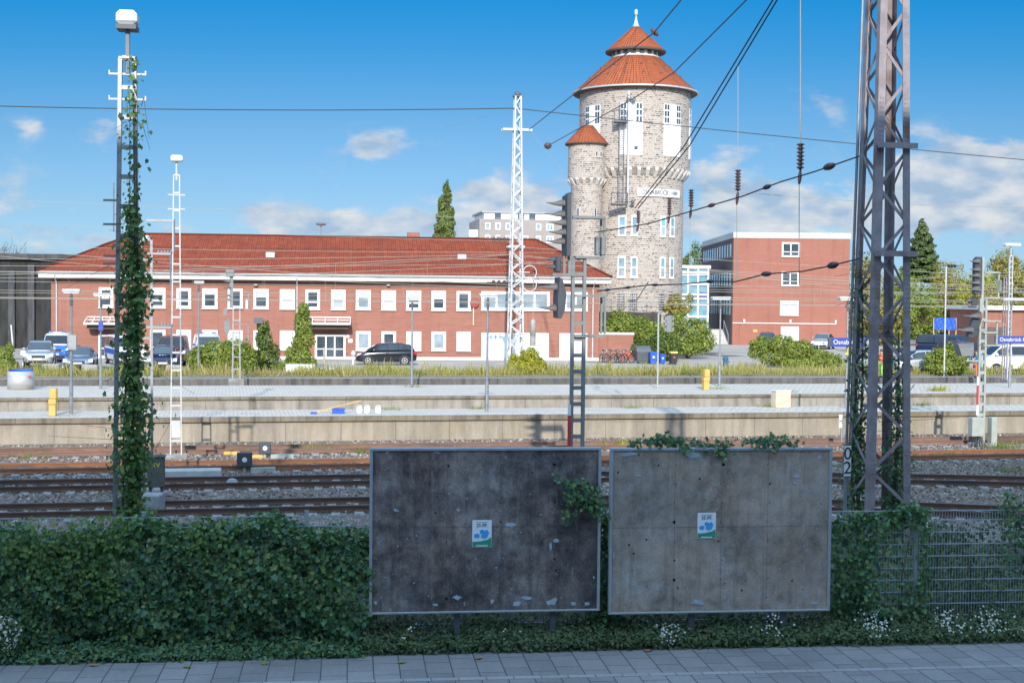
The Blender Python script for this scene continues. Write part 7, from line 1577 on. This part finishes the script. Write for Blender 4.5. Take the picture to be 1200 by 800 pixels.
bush('slender_tree','slender autumn coloured sapling in front of the glass stair hall',797,405,116,[(-6,352,9,10),(4,360,12,9),(10,350,6,6),(-2,366,12,8),(-12,362,7,6)],900,.24,autumn_m,209,cat='tree',shell=.2)
bush('bramble_mound','broad green bramble mound in front of the brick block',928,432,98,[(-34,405,14,11),(-14,404,16,13),(6,411,22,12),(26,417,20,11),(44,423,16,8),(-20,418,22,12),(10,425,30,8),(-44,412,8,10)],7200,.18,bush_m,210)
bush('green_shrub','bright green grassy bush in front of the dark vans at the right',1108,440,90,[(-14,424,12,14),(2,420,16,16),(16,426,10,12),(-2,432,22,8)],3600,.17,bush_m,211)
# weeds and grass: uncountable
def strip_weeds(name,label,rects,n,h,mat,seed,cat='weeds',size=None):
    rg=np.random.default_rng(seed); ar=np.array([(r[1]-r[0])*(r[3]-r[2]) for r in rects]); k=rg.choice(len(rects),n,p=ar/ar.sum()); Q=np.array(rects)[k]
    s=Q[:,0]+(Q[:,1]-Q[:,0])*rg.random(n); t=Q[:,2]+(Q[:,3]-Q[:,2])*rg.random(n); m=.45+.55*np.sin(s*.9+seed)*np.sin(s*.37+t+1)+.3*np.sin(s*2.9+t*2)
    keep=rg.random(n)<np.clip(.35+.6*m,.06,1); s,t,m=s[keep],t[keep],m[keep]; n=len(s)
    P=np.column_stack([s*uT.x+t*nT.x,s*uT.y+t*nT.y,np.full(n,ZP-.02)]); S=h*np.clip(.4+.7*np.maximum(m,0),.25,1.2)*rg.uniform(.4,1.2,n)
    return leaves(name,mat,P,np.column_stack([rg.normal(0,.4,n),-np.ones(n),np.full(n,.2)]),S,seed+1,'blade',.5,label=label,cat=cat,kind='stuff')
strip_weeds('dry_grass','dry yellow grass and weeds along the edge of the yard behind the far platform',[(-40,70,82.1,86.5)],30000,.68,dry_m,301,'grass')
strip_weeds('green_weeds','green weeds growing between the dry grass along the yard edge',[(-40,-4,82.2,87),(4,66,82.2,86)],19000,.62,weed_m,302)
rg=np.random.default_rng(77)
def tuft(label,loc,n,h,mat,seed,sp=.25,cat='grass tuft'):
    rg=np.random.default_rng(seed); P=np.column_stack([rg.normal(0,sp,n),rg.normal(0,sp*.5,n),np.zeros(n)]); o=leaves('grass_tuft',mat,P,np.column_stack([P[:,0],-np.ones(n)*.4,np.ones(n)*.2]),h*rg.uniform(.5,1.1,n),seed+1,'blade',.5); o.location=loc
    return tag(o,label,cat,'tufts of grass and weeds')
for i,(px,py,z,lab,h,sp) in enumerate(((485,453.5,ZP+.004,'green tuft at the foot of the lamp before the black car',.28,.3),(840,455.5,ZP+.004,'green tuft beside the foot of the lamp right of the yellow pillar',.3,.5),(27,537,ZB,'green tuft on the sunny ballast at the left edge',.35,.35),(363,530,ZB,'weed tuft on the sunny ballast right of the dwarf signals',.6,.4),(420,531,ZB,'weed tuft on the sunny ballast left of the left billboard',.5,.35),(734,523,ZB,'yellow green tuft on the ballast behind the right billboard',.7,.6),(1174,526,ZB,'yellow green tuft right of the signal cabinets',.7,.5),(1100,458,ZP-.0,'yellow flowering weed at the edge of the far platform',.7,.35),(1182,553,ZB,'small green tuft on the shaded ballast at the right edge',.4,.3),(640,527,ZB,'weed tuft just above the left billboard',.3,.4),(75,487,ZP+.004,'thin green tuft beside the lower yellow pillar',.15,.3),(1110,535,ZB,'tuft of weeds on the ballast in front of the signal cabinets',.4,.4),(457,480,ZP+.004,'small green tuft against the far platform wall, right of the canisters',.3,.3),(557,479,ZP+.004,'small green tuft against the far platform wall behind the centre lamp',.3,.25),(740,478,ZP+.004,'small green tuft against the far platform wall right of the signal mast',.3,.3),(900,476.5,ZP+.004,'small tuft against the far platform wall left of the cream cabinet',.35,.3),(1080,475,ZP+.004,'small tuft against the far platform wall right of the lattice mast',.35,.35))):
    tuft(lab,G(px,py,z),130,h*.55,bush_yel if i in (5,7) else grass_m,400+i,sp)
def tree(name,label,px,dist,pyt,pyb,w,n,size,mat,seed,kind='round',group='trees behind the station',base=None,tr=.16):
    p=Vector(fwd(px,400,dist)); k=dist/FPX; zt,zb=D(px,pyt,dist).z-ZP,D(px,pyb,dist).z-ZP; rg=np.random.default_rng(seed); H_=zt-zb; W_=w*k/2; cl=[]
    o=thing(name,label,'tree',p,0,group)
    if kind=='poplar':
        for i in range(40): f=(i+.5)/40; r=W_*((1-f)**.65*(.5+.5*min(1,f/.3))*.85+.10); a=rg.uniform(0,6.3); cl.append(((math.cos(a)*r*.6,math.sin(a)*r*.6,zb+H_*(.02+.9*f)),(r*.5,r*.5,H_*.075)))
    elif kind=='conifer':
        for i in range(46): f=(i+.5)/46; r=W_*(1-f)**.85*rg.uniform(.75,1.1); a=i*2.4; cl.append(((math.cos(a)*r*.62,math.sin(a)*r*.62,zb+H_*f*.98),(r*.42+.12,r*.42+.12,H_*.035)))
    else:
        for i in range(17):
            d=Vector(rg.normal(0,1,3)).normalized(); cl.append(((d.x*W_*.62,d.y*W_*.62,zb+H_*(.5+d.z*.36)),(W_*rg.uniform(.26,.46),)*2+(H_*rg.uniform(.13,.22),)))
    n=int(n*2.2); size*=.62; sub=[]
    if kind=='round':
        for c,r in cl:
            for j in range(4): v=Vector(rg.normal(0,1,3)).normalized(); f=rg.uniform(.8,1.2); e_=rg.uniform(.18,.4); sub.append(((c[0]+v.x*r[0]*f,c[1]+v.y*r[1]*f,c[2]+v.z*r[2]*f),(r[0]*e_,r[1]*e_,r[2]*e_)))
    P,d=clump_pts(rg,cl+sub,n,.35); d[:,2]+=.35; leaves('crown',mat,P,d,size,seed+1,'leaf',.6,o,.8)
    q=MB(); top=zb+H_*(.9 if kind!='round' else .7); q.tube([(0,0,-.1),(0,0,zb*.6+.2),(.1,0,(zb+top)/2),(0,0,top)],[tr*1.3,tr,tr*.6,.03],7)
    for i in rg.choice(len(cl),min(10,len(cl)),False): c=Vector(cl[i][0]); z0=max(.5,c.z-H_*.22); q.tube([(0,0,z0),c.lerp(Vector((0,0,z0)),.4)+Vector((0,0,.1)),c],[tr*.45,tr*.3,.02],4,False)
    q.build('trunk',bark,o); return o
tree('poplar_tree','tall slim poplar standing behind the long red roof',521,175,209.5,300,36,7500,.36,poplar_m,501,'poplar')
tree('conifer_tree','dark pointed conifer behind the lattice mast at the right',1078,190,256,330,62,6500,.5,conifer_m,502,'conifer')
tree('broadleaf_tree','green tree between the stone tower and the brick block',812,190,281,345,40,2600,.42,bush_dark,503)
tree('broadleaf_tree','rounded tree directly right of the brick block, behind the lattice mast',1010,180,300,400,70,3400,.42,autumn_m,504)
tree('broadleaf_tree','yellow green tree below the conifer',1062,172,318,405,70,4200,.40,bush_m,505)
tree('broadleaf_tree','autumn tinted tree left of the right signal mast',1105,178,307,405,72,4400,.40,autumn_m,506)
tree('broadleaf_tree','yellow autumn tree directly behind the right signal mast',1140,170,316,400,60,4200,.40,bush_yel,507)
tree('broadleaf_tree','autumn tinted tree behind the white lamp mast at the right edge',1180,174,296,385,70,4600,.40,autumn_m,508)
tree('broadleaf_tree','dark green tree top at the far right edge',1205,200,284,390,60,3200,.45,bush_dark,509)
tree('broadleaf_tree','low bushy tree between the conifer and the tarpaulin',1082,150,345,400,56,3200,.34,bush_m,510)
tree('broadleaf_tree','low autumn tree behind the lattice mast foot',1035,150,340,410,60,2800,.34,autumn_m,511)
tree('broadleaf_tree','low reddish tree above the shed roof',1158,150,330,385,50,2600,.34,autumn_m,512)
for i,(px,pt) in enumerate(((1240,290),(1290,300),(1340,285))): tree('broadleaf_tree','broad tree beyond the right edge of the shed roof',px,172,pt,400,76,2600,.42,autumn_m if i%2 else bush_m,520+i)
bank_m=leafmat('bank_m',[(.20,.24,.05),(.32,.33,.07),(.44,.40,.10),(.40,.31,.10),(.24,.28,.06),(.50,.46,.14)],.7,.35)
# far wooded slope that closes the view at the right
rg=np.random.default_rng(88); cl=[]
for i in range(60): X_=rg.uniform(40,100); cl.append(((X_,rg.uniform(176,192),5.6+1.3*math.sin(X_*.21)+rg.uniform(-3.5,1.6)),(rg.uniform(2.2,4.2),2.5,rg.uniform(1.6,3.0))))
P,d=clump_pts(rg,cl,30000,.6); P[:,2]=np.where(rg.random(len(P))<.35,rg.uniform(.7,6,len(P)),P[:,2]); d[:,2]+=.3; d[:,1]-=.5
leaves('wooded_slope',bank_m,P,d,.36,89,'leaf',.8,label='far wooded slope in autumn colours behind the right hand trees',cat='wood',kind='stuff')
# bare tree over the bunker
p=fwd(8,400,135); o=thing('bare_tree','bare leafless tree top rising behind the bunker at the left','tree',p,0); rg=np.random.default_rng(55); q=MB(); z0=D(8,400,135).z-ZP; zt=D(8,277,135).z-ZP
q.tube([(-.6,0,0),(-.5,0,zt*.55)],[.22,.14],6); 
for i in range(70):
    a=Vector((-.5+rg.normal(0,.15),0,zt*.5)); e_=Vector((rg.uniform(-3.4,2.6),rg.normal(0,1.2),zt*rg.uniform(.78,1.0))); e_.z-=abs(e_.x)*.28; m=a.lerp(e_,.5)+Vector(rg.normal(0,.25,3)); q.tube([a,m,e_],[.05,.03,.012],4,False)
    for j in range(3): b_=m.lerp(e_,rg.random()); q.tube([b_,b_+Vector((rg.normal(0,.5),rg.normal(0,.3),rg.uniform(.1,.7)))],[.018,.008],3,False)
q.build('trunk',bark,o)
# far low roofs behind the long building
p=D(500,300,190); o=thing('far_house','small far house with a chimney behind the long red roof','house',(p.x,p.y,ZP),R(8)); z=D(500,278.5,190).z-ZP; MB().box(-3.2,1.5,0,8,0,z-.3).build('wall',block_grey,o); MB().box(-3.5,1.8,-.3,8.3,z-.298,z).build('roof',steel_dark,o); MB().box(-2.6,-.9,1,2.2,z+.002,z+.75).build('chimney',brick_long,o)
